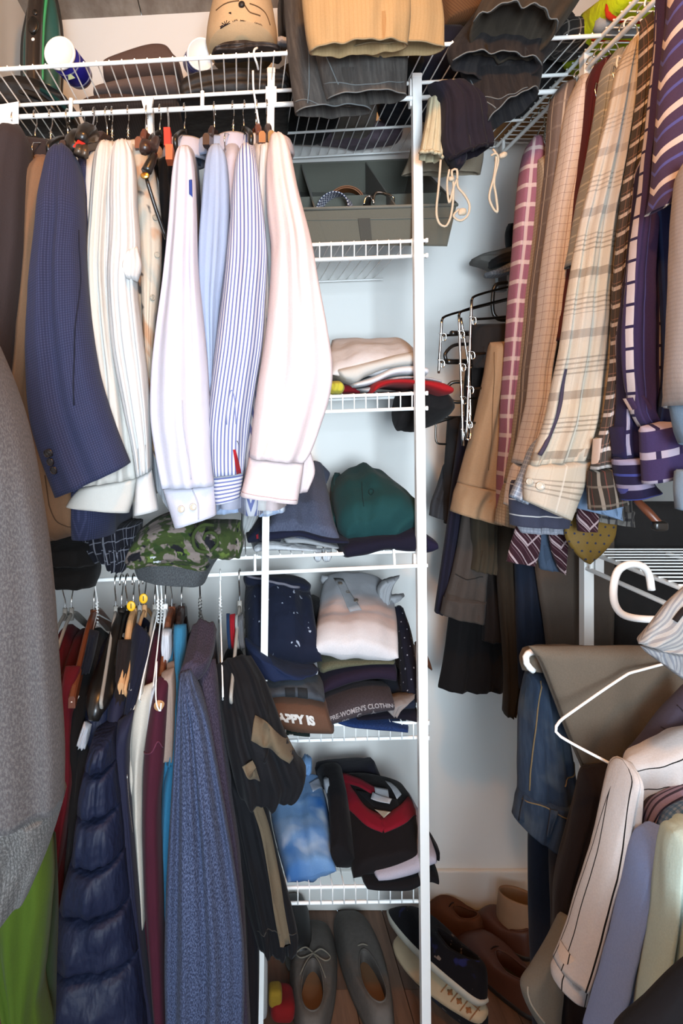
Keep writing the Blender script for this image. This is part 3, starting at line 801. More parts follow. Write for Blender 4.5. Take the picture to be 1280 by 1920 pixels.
torso('body', LAV, rodpt(352), 1.21, .055, parent=t, seed=6); collar(LAV, rodpt(348), t, h=.024)
patch('collar_lining', o, [(.55,.12),(.8,.12),(.8,.17),(.55,.16)], fab('royal_blue_lining', '#3c58b4'), t)
t = thing('dress_shirt', 'plain light blue dress shirt left of the striped shirt', 'shirt', 'dress shirts on the upper rod')
drape('sleeve', LBLUE, [(396,272),(384,310),(376,400),(371,480),(373,560),(382,640),(393,740),(399,800)], [(411,270),(425,300),(431,380),(428,480),(415,580),(406,680),(402,740),(406,820)], 1.21, .07, t, fold=(.007,2,14))
drape('shirt_tail', LBLUE, [(396,760),(397,900),(400,963)], [(456,760),(458,900),(461,955)], 1.29, .05, t, n=14)
torso('body', LBLUE, rodpt(404), 1.22, .045, parent=t, seed=7); collar(LBLUE, rodpt(404), t, h=.022)
t = thing('dress_shirt', 'pale lilac shirt with only collar and shoulder showing behind the striped shirt', 'shirt', 'dress shirts on the upper rod')
torso('body', LILAC, rodpt(436), 1.22, .055, parent=t, seed=8, d=.17); collar(LILAC, rodpt(436), t, h=.024, a=.07)
t = thing('dress_shirt', 'white shirt with thin blue stripes and red cuff gusset', 'shirt', 'dress shirts on the upper rod')
o = drape('sleeve', BSTR, [(453,272),(440,310),(430,420),(420,520),(405,640),(394,730),(388,800),(392,860),(397,892)], [(466,270),(481,310),(494,400),(501,480),(498,560),(492,650),(479,730),(468,800),(457,885)], 1.175, .07, t, fold=(.006,2,16), n=42, nu=15)
o2 = drape('cuff', BSTRH, [(397,892),(399,918),(403,945)], [(457,885),(454,910),(449,934)], 1.172, .05, t, n=8, fold=(.002,1,3), inset=.02)
patch('red_gusset', o, [at_px(o,437,838), at_px(o,440,838), at_px(o,452,882), at_px(o,441,884)], fab('red_lining', '#c41f2e'), t)
patch('buttonhole', o, [at_px(o,443,822), at_px(o,446,822), at_px(o,448,834), at_px(o,446,834)], NAVYC, t)
seam_px('placket_seam', o, [(424,800),(424,760),(432,740),(441,748),(444,800)], fab('blue_thread', '#9aa6d6'), t, .0010)
torso('body', BSTR, rodpt(466), 1.21, .05, parent=t, seed=9); collar(BSTR, rodpt(462), t)
t = thing('dress_shirt', 'narrow white shirt with pale blue plaid tail, squeezed behind the pink shirt', 'shirt', 'dress shirts on the upper rod')
drape('sleeve', WHT, [(488,272),(484,320),(486,420),(496,500),(498,600)], [(506,268),(508,320),(512,420),(514,500),(520,600)], 1.21, .05, t, fold=(.006,2,18))
drape('shirt_tail', BPLAID, [(470,800),(474,900),(484,968)], [(533,800),(535,900),(535,956)], 1.30, .05, t, n=14, fold=(.006,2,3))
torso('body', WHT, rodpt(484), 1.22, .045, parent=t, seed=10); collar(WHT, rodpt(482), t, h=.022)
t = thing('dress_shirt', 'pale pink linen shirt hanging nearest the shelf tower', 'shirt', 'dress shirts on the upper rod')
o = drape('sleeve', PINK, [(506,266),(499,320),(501,400),(508,470),(504,560),(496,640),(483,720),(474,790),(467,857)], [(522,254),(541,280),(560,370),(580,450),(597,540),(612,620),(622,690),(618,740),(600,800),(581,850),(570,866)], [1.19,1.15,1.13,1.13,1.135,1.14], [.09,.11,.10,.07], t, fold=(.008,2,20), n=44, nu=17)
o2 = drape('cuff', PINK, [(467,857),(459,895),(450,930)], [(570,865),(565,900),(558,944)], 1.14, .05, t, n=9, fold=(.003,2,4), inset=.02, p=3)
drape('cuff_flap', PINK, [(560,850),(562,880),(560,925)], [(582,846),(590,885),(576,922)], 1.17, .02, t, n=8, bot='round', fold=(.002,1,4))
seam_px('cuff_seam', o2, [(469,860),(520,864),(568,868)], fab('pink_thread', '#e3c4c4'), t, .0011)
seam_px('cuff_stitching', o2, [(453,922),(505,932),(556,938)], fab('pink_thread', '#e3c4c4'), t, .0008)
torso('body', PINK, rodpt(505), 1.22, .05, parent=t, seed=11); collar(PINK, rodpt(508), t)

# hangers on the upper rod
HU = [(28,'wood','dark wooden hanger in the charcoal jacket'),(66,'plastic','black hanger shoulder behind the charcoal jacket'),(95,'wire','thin chrome wire hanger left of the navy blazer'),
      (127,'plastic','black broad hanger in the navy blazer'),(155,'wood','wooden hanger with a red clip end right of the navy blazer'),(178,'suit','glossy black hanger in front of the bare rod section'),
      (201,'wood','wooden hanger inside the french cuff shirt'),(210,'wire','wire hanger beside the french cuff shirt'),(240,'wire','wire hanger inside the creased white shirt'),(275,'wood','wooden hanger left of the red hanger'),
      (300,'plastic','dark plastic hanger between the cream and lavender shirts'),(346,'plastic','hanger inside the lavender white shirt'),(402,'wood','hanger inside the plain light blue shirt'),(437,'wire','hanger inside the pale lilac shirt'),
      (457,'plastic','black hanger inside the blue striped shirt'),(480,'wood','brown wooden hanger beside the left shelf post'),(500,'wood','brown wooden hanger inside the pink shirt')]
for i, (px, sty, lab) in enumerate(HU):
    hanger(lab, sty, rodpt(px), mat={'wood': WOODR if i % 2 else WOODD, 'plastic': BLACKP}.get(sty), span=.15, drop=.075, yaw=((i*37) % 13)-6, flip=1 if i % 3 else -1, neck=.062)
t = thing('clothes_hanger', 'bright red flat wooden hanger end right of the dark bracket', 'hanger', 'hangers on the closet rods')
plate('arm', [P(310,252,1.19),P(322,252,1.19),P(323,285,1.19),P(311,285,1.19)], -.03, REDP, t)
plate('arm_end', [P(313,283,1.17),P(327,283,1.17),P(326,311,1.17),P(314,311,1.17)], -.03, plain('orange_wood','#a8512e',.4), t)
tube('hook', [P(316,252,1.2), P(316,225,1.28), P(314,205,1.36), P(314,200,1.385), P(314,208,1.40)], .0018, CHROME, t, n=16)
t = thing('clothes_hanger', 'brown hanger with a black trouser clip and strap before the cream shirt', 'hanger', 'hangers on the closet rods')
tube('arm', [P(292,262,1.24), P(285,280,1.2), P(272,272,1.16), P(272,284,1.15)], [.009,.010,.012,.010], WOODD, t, n=12)
tube('clip', [P(290,290,1.15), P(282,306,1.14), P(274,322,1.135)], [.006,.009,.010], BLACKP, t, n=8)
disc('clip_end', P(272,330,1.13), Vector((1,0,0)), Vector((0,0,1)), Vector((0,-1,0)), .008, .006, .004, plain('brass','#b08a4a',.25,1), t)
tube('strap', [P(274,334,1.135), P(292,392,1.15), P(312,448,1.17)], .0035, BLACKP, t, n=10)
tube('hook', [P(290,262,1.24), P(288,235,1.32), P(287,205,1.37), P(286,202,1.39)], .0017, CHROME, t, n=10)
t = thing('clothes_hanger', 'black hanger with red insert between navy blazer and french cuff shirt', 'hanger', 'hangers on the closet rods')
tube('arm', [P(178,256,1.30), P(170,252,1.24), P(160,250,1.19), P(152,262,1.16)], [.008,.016,.020,.012], BLACKP, t, n=14)
plate('red_insert', [P(136,275,1.16),P(146,262,1.16),P(154,266,1.17),P(148,280,1.17)], -.012, REDP, t)
tube('clip', [P(150,275,1.15), P(146,290,1.145)], [.008,.009], plain('bronze_clip','#4d4136',.35,.5), t)
tube('clip', [P(160,275,1.15), P(158,294,1.145)], [.007,.008], plain('bronze_clip','#4d4136',.35,.5), t)
tube('hook', [P(170,252,1.26), P(176,225,1.33), P(177,207,1.38), P(175,204,1.39)], .0017, CHROME, t, n=10)
t = thing('trousers', 'pleated dark navy trousers hanging behind the navy blazer', 'trousers', 'clothes on the upper rod')
drape('leg', NAVYC, [(150,300),(152,420),(150,560),(160,800)], [(178,300),(176,420),(172,560),(185,800)], 1.26, .05, t, fold=(.008,4,3))

# ================= foreground at left
t = thing('sweater', 'grey heather wool sweater sleeve hanging in the left foreground', 'sweater')
o = drape('sleeve', GREYK, [(-150,520),(-190,700),(-200,900),(-200,1150),(-190,1350),(-160,1490)], [(-60,540),(18,705),(58,830),(84,960),(102,1110),(113,1270),(122,1400),(121,1495)], [.80,.78,.77,.76], .15, t, fold=(.012,3,22), n=50, nu=21, bot='flat', crease=.002)
o2 = drape('ribbed_cuff', fab('grey_ribbed_knit', '#66625f', heather='#8b8784', pats=[('v', .0046, .35, 0, '#4b4848', .45)], wrinkle=.2), [(-160,1488),(-130,1600),(-100,1760)], [(121,1493),(96,1575),(62,1655),(56,1668)], .765, [.145,.12,.10], t, n=16, nu=19, fold=(.010,3,22), top='flat')
t = thing('sweater', 'lime green fleece below the grey sweater cuff', 'sweater')
drape('sleeve', fab('lime_green_fleece', '#56701a', wrinkle=.3, pats=[('n', 5, .5, .7, '#4a6414', 2)]), [(-60,1580),(-40,1680),(-15,1790),(10,1860),(40,1960)], [(96,1560),(100,1650),(92,1740),(82,1820),(76,1870),(92,1960)], .96, .10, t, fold=(.010,2,24), n=30, nu=15)
drape('body', fab('dark_green_fleece', '#2c4a20'), [(70,1560),(75,1700),(60,1960)], [(100,1560),(106,1700),(100,1960)], 1.04, .06, t, n=16)
# ================= lower rod at left
PUFF = fab('navy_puffer_nylon', '#232c4c', rough=.6, weave=.02, wrinkle=.55, wscale=24, sheen=0, shine=.28)
NSOFT = fab('navy_softshell', '#2b2d4a', rough=.75, wrinkle=.2)
CREAM = fab('cream_knit', '#e3ddd0', wrinkle=.2)
MAROON = fab('maroon_jersey', '#5e2136', wrinkle=.22)
CRIMS = fab('crimson_jersey', '#7a1626', wrinkle=.25)
AQUA = fab('bright_blue_cotton', '#3d90bd', wrinkle=.3)
BHEATH = fab('blue_heather_fleece', '#3b4666', heather='#6f7da2', weave=.1, wrinkle=.22)
PLUMH = fab('plum_heather_fleece', '#3f3547', heather='#5c5266', wrinkle=.25)
TRACK = fab('black_track_jersey', '#15161c', wrinkle=.4, rough=.8)
TSTRIPE = fab('tan_side_stripe', '#84735c', wrinkle=.25)
BEIGEP = fab('pinkish_beige_twill', '#b59f92', wrinkle=.25)
WHITEK = fab('white_jersey', '#dfe2ea', weave=.04)
g = 'clothes on the lower left rod'
t = thing('t_shirt', 'crimson red shirt next to the grey sweater on the lower rod', 'shirt', g)
drape('sleeve', CRIMS, [(122,1250),(112,1350),(108,1450),(104,1560),(98,1690)], [(150,1250),(140,1370),(140,1460),(124,1560),(104,1690)], 1.22, .06, t, fold=(.005,2,3))
torso('body', CRIMS, rodpt(124, True), .42, .05, parent=t, seed=1, neck=.11)
t = thing('t_shirt', 'dark red shirt on a grey hanger behind the crimson shirt', 'shirt', g)
torso('body', fab('dark_red_cotton', '#5c0f17'), rodpt(150, True), .45, .035, parent=t, seed=2, neck=.12)
t = thing('jacket', 'black garment between the crimson shirt and the puffer jacket', 'jacket', g)
drape('sleeve', BLACKC, [(146,1380),(140,1460),(130,1560),(118,1680),(112,1800)], [(186,1370),(180,1460),(165,1560),(150,1680),(130,1800)], 1.23, .06, t, fold=(.004,2,3))
torso('body', BLACKC, rodpt(178, True), .40, .05, parent=t, seed=3, neck=.12)
# puffer jacket: each quilted baffle bulges
t = thing('puffer_jacket', 'navy quilted puffer jacket hanging behind the lime green fleece', 'jacket', g)
Lo = cr([(178,1372),(160,1440),(146,1530),(138,1590),(118,1665),(100,1760),(82,1850),(70,1950)], 120); Ro = cr([(216,1365),(222,1440),(232,1530),(240,1620),(252,1720),(266,1820),(284,1940)], 120)
cuts = [(0, 0), (.115, .10), (.255, .235), (.42, .385), (.575, .545), (.745, .715), (1, 1)]
for (a, ra), (b, rb) in zip(cuts, cuts[1:]):
    La = [tuple(Lo[int((a+(b-a)*k/5)*119)]) for k in range(6)]; Ra = [tuple(Ro[int((ra+(rb-ra)*k/5)*119)]) for k in range(6)]
    o = drape('quilted_baffle', PUFF, La, Ra, 1.17, [.10,.125,.135,.135,.125,.10], t, n=18, nu=17, bot='round', rnd=.13, fold=(.004,3,int(a*50)), lump=.008, lf=22, crease=.003)
torso('body', PUFF, rodpt(212, True), .30, .09, parent=t, seed=4, neck=.14)
t = thing('jacket', 'smooth navy softshell jacket right of the puffer jacket', 'jacket', g)
o = drape('sleeve', NSOFT, [(222,1350),(216,1400),(224,1470),(236,1560),(246,1660),(258,1760),(272,1850),(290,1945)], [(252,1330),(244,1400),(246,1470),(254,1560),(262,1660),(272,1760),(286,1850),(300,1945)], 1.20, .07, t, fold=(.004,1,5), n=40)
torso('body', NSOFT, rodpt(246, True), .34, .06, parent=t, seed=5, neck=.13); collar(NSOFT, rodpt(246, True), t, neck=.13)
seam_px('zipper', o, [(238,1450),(240,1500),(244,1560)], CHROME, t, .0010)
t = thing('sweater', 'cream knit sweater between the navy softshell and maroon sweatshirt', 'sweater', g)
drape('sleeve', CREAM, [(262,1290),(248,1350),(246,1420),(250,1520),(257,1610),(268,1720)], [(287,1280),(284,1350),(272,1420),(270,1520),(272,1610),(274,1720)], 1.21, .05, t, fold=(.004,1,6))
torso('body', CREAM, rodpt(276, True), .48, .04, parent=t, seed=6, neck=.12)
t = thing('sweatshirt', 'maroon sweatshirt with shoulder seam on the lower rod', 'sweater', g)
o = drape('sleeve', MAROON, [(296,1270),(282,1330),(271,1410),(268,1500),(268,1600),(273,1700),(282,1820),(292,1945)], [(318,1270),(314,1350),(310,1420),(302,1500),(304,1600),(308,1700),(312,1820),(318,1945)], 1.19, .07, t, fold=(.005,1,8), n=40)
seam_px('shoulder_seam', o, [(272,1408),(286,1404),(298,1396),(308,1404)], fab('maroon_thread', '#87405a'), t, .0014)
torso('body', MAROON, rodpt(300, True), .30, .05, parent=t, seed=7, neck=.12)
t = thing('trousers', 'pinkish beige trousers folded over a cardboard hanger tube', 'trousers', g)
drape('leg', BEIGEP, [(303,1262),(299,1290),(298,1350),(300,1410)], [(326,1252),(330,1290),(330,1350),(328,1416)], 1.205, .05, t, fold=(.004,2,3), bot='flat', p=3)
drape('leg', BEIGEP, [(312,1245),(314,1300),(316,1400)], [(336,1238),(338,1300),(336,1400)], 1.25, .05, t, fold=(.004,2,4), bot='flat')
t = thing('t_shirt', 'white shirt crumpled between the cream sweater and maroon sweatshirt', 'shirt', g)
drape('sleeve', WHITEK, [(284,1285),(276,1310),(274,1340),(276,1370)], [(302,1270),(300,1310),(292,1340),(280,1376)], 1.215, .04, t, n=14, fold=(.006,3,3))
drape('shoulder', WHITEK, [(304,1180),(302,1210),(305,1240)], [(322,1180),(324,1210),(320,1240)], 1.3, .05, t, n=12, bot='round')
t = thing('t_shirt', 'bright blue shirt beside the blue heather cardigan', 'shirt', g)
drape('shoulder', AQUA, [(326,1172),(325,1210),(328,1250),(326,1300),(322,1380),(312,1430)], [(350,1170),(350,1210),(344,1250),(338,1300),(336,1380),(334,1430)], [1.30,1.27,1.24,1.22,1.21,1.20], .05, t, fold=(.004,2,5))
drape('sleeve', AQUA, [(318,1420),(308,1470),(305,1560),(308,1650),(312,1740)], [(338,1420),(334,1470),(328,1560),(322,1650),(316,1740)], 1.20, .045, t, fold=(.003,1,5))
torso('body', AQUA, rodpt(334, True), .45, .04, parent=t, seed=8, neck=.11)
t = thing('cardigan', 'blue heather fleece cardigan with plum inner panel, largest on the lower rod', 'cardigan', g)
o = drape('sleeve', BHEATH, [(338,1262),(331,1340),(324,1450),(317,1560),(311,1680),(309,1800),(312,1960)], [(358,1256),(386,1330),(406,1420),(426,1530),(444,1640),(456,1740),(458,1840),(455,1960)], 1.13, [.10,.12,.13,.13], t, fold=(.016,3,31), n=52, nu=23, crease=.0015)
drape('body', PLUMH, [(366,1240),(385,1330),(400,1450),(415,1600),(430,1960)], [(404,1236),(416,1330),(432,1450),(452,1600),(472,1960)], 1.22, .10, t, fold=(.008,2,3))
drape('hood', PLUMH, [(336,1262),(345,1236),(352,1205),(360,1180)], [(360,1272),(384,1262),(400,1225),(406,1180)], [1.14,1.18,1.24,1.30], .05, t, n=18, bot='round', fold=(.004,2,3))
drape('hood_lining', fab('dark_navy_lining', '#14182a'), [(366,1168),(364,1200),(368,1240)], [(402,1172),(404,1205),(394,1242)], 1.33, .05, t, n=14, bot='round')
torso('body_back', PLUMH, rodpt(375, True), .28, .08, parent=t, seed=9, neck=.12)
t = thing('track_pants', 'black track pants with tan side stripe folded over a hanger', 'trousers', g)
o = drape('folded_leg', TRACK, [(404,1250),(412,1330),(424,1400),(440,1460),(452,1490)], [(470,1228),(500,1280),(530,1360),(560,1420),(574,1440),(568,1462),(545,1482)], [1.27,1.22,1.19,1.18,1.19], .09, t, bot='round', fold=(.012,3,33), n=36, nu=19, lump=.008)
strip('side_stripe', o, [at_px(o,474,1362), at_px(o,500,1384), at_px(o,530,1400), at_px(o,562,1404)], .030, TSTRIPE, t, off=.004)
strip('side_stripe', o, [at_px(o,462,1426), at_px(o,470,1440), at_px(o,480,1448)], .018, TSTRIPE, t, off=.004)
seam_px('drawcord', o, [(488,1278),(502,1330),(504,1385),(494,1430)], TRACK, t, .0022, n=30)
o = drape('hanging_leg', TRACK, [(410,1440),(425,1520),(445,1620),(462,1700),(480,1765)], [(498,1480),(508,1540),(530,1630),(548,1700),(558,1750),(556,1772)], 1.235, .07, t, fold=(.010,3,35), n=36, nu=17)
strip('side_stripe', o, [at_px(o,*q_) for q_ in ((478,1492),(498,1560),(515,1640),(524,1700),(533,1768))], .021, TSTRIPE, t, off=.003)
seam_px('hem_stitching', o, [(484,1744),(520,1748),(556,1748)], fab('grey_thread', '#56534f'), t, .001)
torso('body', TRACK, rodpt(438, True), .40, .06, parent=t, seed=9, neck=.17, d=.13)
t = thing('t_shirt', 'black shirt low between the cardigan and the track pants', 'shirt', g)
drape('body', fab('black_purple_jersey', '#17131b'), [(430,1480),(445,1600),(456,1750),(458,1960)], [(470,1480),(480,1600),(486,1750),(484,1960)], 1.27, .07, t, fold=(.006,2,3))
# tag print and other small garments near the lower hangers
t = thing('shirt', 'navy collared shirt slung between the black hanger and cream sweater', 'shirt', g)
drape('shoulder', NAVYC, [(254,1168),(246,1230),(238,1300),(230,1360)], [(276,1200),(272,1240),(262,1300),(250,1360)], [1.30,1.26,1.23,1.22], .05, t, n=18, bot='flat')
t = thing('t_shirt', 'white rolled shirt under the black broad hanger', 'shirt', g)
drape('sleeve', WHITEK, [(158,1352),(150,1375),(144,1398)], [(172,1358),(168,1380),(160,1405)], 1.20, .03, t, n=10, bot='round')
t = thing('t_shirt', 'dark brown shirt between the black hanger and navy collar', 'shirt', g)
drape('shoulder', DARKBR, [(222,1200),(218,1260),(214,1340)], [(250,1200),(244,1260),(232,1340)], [1.30,1.26,1.24], .05, t, n=14)
t = thing('jeans', 'dark denim folded over the wooden hanger near the red shirts', 'jeans', g)
drape('leg', fab('dark_denim_fold', '#20222f'), [(168,1180),(158,1230),(150,1262)], [(186,1184),(176,1230),(168,1262)], 1.24, .03, t, n=12, bot='round')

# hangers on the lower rod: (px on rod, style, material, span, label)
HL = [(122,'plastic',GREYP,.19,'grey plastic hanger in the crimson shirt'),(134,'plastic',GREYP,.19,'second grey plastic hanger in the dark red shirt'),
      (182,'wire',WHITEP,.21,'white coated wire hanger at the end of the black folded cloth'),(176,'wood',WOODR,.21,'reddish wooden hanger among the red shirts'),
      (217,'plastic',GREYP,.22,'long grey plastic hanger crossing above the puffer jacket'),(228,'suit',BLACKP,.215,'broad glossy black suit hanger in front of the puffer jacket'),
      (238,'plastic',BLACKP,.17,'thin black hanger right of the black suit hanger'),(250,'wood',WOODL,.16,'pale wooden hanger behind the yellow size tag'),
      (262,'plastic',GREYP,.17,'grey hanger inside the navy softshell jacket'),(271,'plastic',WOODL,.17,'tan hanger behind the second yellow tag'),(296,'wire',WHITEP,.21,'white wire hanger with kinked tip above the cream sweater'),
      (290,'plastic',GREYP,.19,'grey hanger inside the cream sweater'),(303,'wire',WHITEP,.19,'white wire hanger holding the cardboard tube'),(310,'plastic',WHITEP,.13,'thick white hanger bundle left of the bright blue shirt'),
      (322,'wood',WOODR,.13,'brown wooden hanger inside the bright blue shirt'),(340,'wood',WOODD,.13,'dark wooden hanger inside the blue heather cardigan'),
      (375,'wire',CHROME,.20,'bare bronze wire hanger in front of the cardigan'),(413,'wire',WHITEP,.215,'bare white wire hanger over the track pants'),(449,'plastic',GREYP,.225,'bare grey plastic hanger over the track pants')]
for i, (px, sty, mt, sp, lab) in enumerate(HL):
    hanger(lab, sty, rodpt(px, True), mat=mt, span=sp, drop=.10 if sty != 'suit' else .12, neck=.075, flip=1 if i % 2 else -1, yaw=((i*29) % 9)-4, bar=sty not in ('suit', 'wood'), r=.0036 if (sty == 'plastic') else (.0016 if sty == 'wire' else None),
           hookmat=WHITEP if (sty == 'wire' and mt is WHITEP) else None)
YEL = plain('yellow_plastic', '#d9a514', .45)
for x, y, lab, Yt in ((246,1136,'yellow round size tag with number on a lower rod hanger, left one',1.31),(269,1122,'yellow round size tag on the hanger, right one',1.33)):
    t = thing('size_tag', lab, 'tag', 'yellow size tags')
    c = P(x, y, Yt); u = Vector((1,0,.0)); v = Vector((0,0,1)); nn = Vector((0,-1,0))
    disc('disc', c, u, v, nn, .009, .0105, .003, YEL, t)
    text_flat('number', '1', c + nn*.0034, u, v, .014, BLACKP, t, bold=.0002)
t = thing('cardboard_tube', 'tan cardboard tube of a trouser hanger before the maroon sweatshirt', 'tube')
tube('tube', [P(297,1324,1.15), P(314,1294,1.24)], .0085, WOODL, t, seg=14)
tube('wire_end', [P(294,1240,1.20), P(292,1300,1.16), P(294,1322,1.145), P(300,1334,1.145), P(302,1318,1.145)], .0014, WHITEP, t, n=18)
t = thing('scarf', 'small red, white and grey striped cloth behind the grey hanger', 'scarf')
for i, (c_, a, b) in enumerate((('#20406a', 424, 431), ('#b31626', 430, 441), ('#b9b9b4', 440, 446), ('#77777a', 445, 456))):
    drape('stripe', fab('scarf_%d' % i, c_), [(a,1150+i*2),(a+1,1185),(a+4,1215)], [(b,1150),(b+1,1185),(b+3,1216)], 1.33, .03, t, n=8, nu=7, bot='round')

# ================= things on the middle shelf at left
CAMO = fab('woodland_camouflage', '#4c5c2e', pats=[('n', 30, .50, .53, '#9a8b84', 1), ('n', 26, .55, .58, '#3b5126', 2), ('n', 26, .57, .60, '#23232a', 4), ('n', 36, .63, .66, '#71873f', 6)], wrinkle=.5, wscale=20)
t = thing('camouflage_trousers', 'crumpled woodland camouflage trousers on the shelf below the shirts', 'trousers')
drape('leg', CAMO, [(238,1046),(250,1010),(275,982),(310,964),(345,958),(375,970)], [(262,1056),(300,1052),(330,1052),(360,1058),(385,1062),(400,1052)], 1.40, .22, t, bot='round', fold=(.012,4,3), lump=.012, n=30, nu=15)
drape('rolled_leg', CAMO, [(345,978),(356,1010),(368,1040)], [(452,975),(458,1010),(450,1046)], 1.37, .17, t, bot='round', fold=(.010,3,5), lump=.010, nu=15, rnd=.3)
tube('roll_edge', [P(400,985,1.315),P(378,985,1.30),P(362,1005,1.285),P(368,1030,1.285),P(392,1034,1.285),P(408,1018,1.285),P(402,1000,1.285),P(386,1000,1.285),P(382,1012,1.285)], .0038, CAMO, t, n=30)
t = thing('sweatpants', 'dark grey folded sweatpants hanging over the shelf edge under the camouflage', 'trousers')
drape('fold', fab('charcoal_fleece', '#55585b', heather='#6a6d70', wrinkle=.25), [(246,1046),(250,1062),(257,1081)], [(420,1036),(402,1056),(384,1092)], 1.38, .10, t, bot='flat', n=14, nu=13, fold=(.004,2,3))
t = thing('cloth', 'white cloth corner poking out under the camouflage trousers', 'cloth')
drape('corner', WHITEK, [(280,1040),(284,1052)], [(306,1040),(302,1054)], 1.315, .03, t, n=8, nu=7, bot='round')
t = thing('jeans', 'folded black jeans lying on the shelf edge beside the grey sweater', 'jeans')
drape('upper_fold', fab('washed_black_denim', '#1e1b1a', wrinkle=.4), [(90,1012),(88,1032),(92,1056)], [(176,1004),(182,1030),(186,1058)], 1.36, .16, t, bot='round', n=12, rnd=.3)
drape('lower_fold', fab('washed_black_denim', '#1e1b1a'), [(92,1050),(92,1075),(96,1094)], [(186,1052),(186,1078),(180,1098)], 1.36, .16, t, bot='round', n=12, rnd=.3)
NPL = fab('navy_white_plaid_cloth', '#191a26', pats=[('v', .022, .10, 0, '#8a8c98', .8), ('h', .022, .10, .3, '#8a8c98', .7), ('v', .022, .05, .3, '#8a8c98', .5)], wrinkle=.6, wscale=20)
t = thing('plaid_shirt', 'crumpled navy and white plaid shirt left of the camouflage trousers', 'shirt')
drape('body', NPL, [(150,984),(156,1006),(170,1026),(186,1044)], [(266,976),(262,1004),(256,1030),(250,1046)], 1.39, .15, t, bot='round', fold=(.018,5,6), lump=.018, n=22, nu=15, crease=.010)
drape('sleeve', NPL, [(186,1020),(196,1044),(206,1062)], [(250,1020),(246,1050),(234,1070)], 1.355, .10, t, bot='round', fold=(.014,4,3), lump=.012, n=18, nu=13, crease=.008)
t = thing('socks', 'pale grey and white cloth bundle right of the camouflage trousers', 'cloth')
drape('bundle', fab('pale_grey_jersey', '#b9bcbc'), [(452,948),(452,975),(452,1000)], [(494,935),(486,965),(470,990)], 1.42, .08, t, bot='round', n=14, lump=.008)
t = thing('t_shirt', 'navy folded shirt with a red and white mark at the left shelf post', 'shirt')
o = pslab('fold', NAVYC, [(462,1005),(480,985),(500,975),(530,978)], [(462,1022),(480,1025),(500,1026),(530,1026)], 1.43, .25, t, lump=.008)
patch('red_print', o, [(-.2,.3),(-.2,.45),(.2,.45),(.2,.3)], fab('red_print', '#a02432'), t)
def cushion(name, mat, lo, hi, parent=None, p=3.5, lump=.008, lf=12, seed=0, nu=20, nv=12, rot=0.0):
    lo = Vector(lo); hi = Vector(hi); c = (lo+hi)/2; h = (hi-lo)/2; V = []; uv = []
    sg = lambda x, e: math.copysign(abs(x)**e, x); e = 2/p; q = Quaternion((0, 0, 1), R_(rot))
    for i in range(nv+1):
        ph = -math.pi/2 + math.pi*i/nv
        for j in range(nu):
            a = 2*math.pi*j/nu
            v = Vector((h.x*sg(math.cos(a), e)*sg(math.cos(ph), e), h.y*sg(math.sin(a), e)*sg(math.cos(ph), e), h.z*sg(math.sin(ph), e)))
            d = noise.noise((c+v)*lf + Vector((seed*3.1, seed*7.7, 0)))*lump
            v += v.normalized()*d if v.length > 1e-6 else v
            v.z = max(v.z, -h.z); V.append(c + q @ v); uv.append((v.x + v.y*.3, v.z + v.y*.7))
    Fc = []
    for i in range(nv):
        for j in range(nu): Fc.append((i*nu+j, i*nu+(j+1) % nu, (i+1)*nu+(j+1) % nu, (i+1)*nu+j))
    Fc.append(tuple(range(nu-1, -1, -1))); Fc.append(tuple(nv*nu+j for j in range(nu)))
    return mesh_obj(name, V, Fc, mat, parent, uvs=uv)
def hem_ring(o, mat, parent, r=.0018, name='hem_stitching', n=34, row=1.0):
    S = SURF[o]
    pts = [S.at(s, row, .0003) for s in np.linspace(-.99, .99, n)]
    return tube(name, pts, r, mat, parent, seg=5)

# ================= shelf tower, first shelf: fabric bin with belts
BINM = fab('grey_green_nonwoven', '#77796f', weave=.05, wrinkle=.12, sheen=.05)
BINT = fab('grey_binding_tape', '#8b8d84', weave=.05, wrinkle=.1)
t = thing('storage_bin', 'open grey fabric storage bin with dividers tipped forward on the shelf', 'bin')
FL, FR, BL, BR = P(556,393,1.40), P(856,384,1.40), P(537,309,1.74), P(774,300,1.74)
fl, fr = P(585,458,1.42), P(838,462,1.42)
bl, br = BL + (fl-FL)*1.0, BR + (fr-FR)*1.0
plate('front_panel', [FL, FR, fr, fl], .004, BINM, t)
plate('back_panel', [BL, bl, br, BR], .004, BINM, t)
plate('side_panel', [FL, fl, bl, BL], .004, BINM, t)
plate('side_panel', [FR, BR, br, fr], .004, BINM, t)
plate('bottom_panel', [fl, fr, br, bl], .004, BINM, t)
def lerp(a, b, k): return Vector(a).lerp(Vector(b), k)
for k in (.11, .62):
    plate('divider', [lerp(FL,FR,k), lerp(fl,fr,k), lerp(bl,br,k), lerp(BL,BR,k)], .003, BINM, t)
for k in (.27,):
    plate('divider', [lerp(FL,BL,k)-Vector((0,0,.004)), lerp(FR,BR,k)-Vector((0,0,.004)), lerp(fr,br,k), lerp(fl,bl,k)], .003, BINM, t)
tube('rim_binding', [FL, FR, BR, BL], .0042, BINT, t, closed=True)
nrm = (FR-FL).cross(fl-FL).normalized()
if nrm.y > 0: nrm = -nrm
tube('panel_seam', [lerp(FL,fl,.30)+nrm*.001, lerp(FR,fr,.30)+nrm*.001], .0009, BINT, t)
a = lambda u, v: lerp(lerp(FL,FR,u), lerp(fl,fr,u), v) + nrm*.003
plate('pull_tab', [a(.37,.28), a(.45,.28), a(.445,.93), a(.365,.93)], .003, fab('grey_strap', '#5d5f5a'), t)
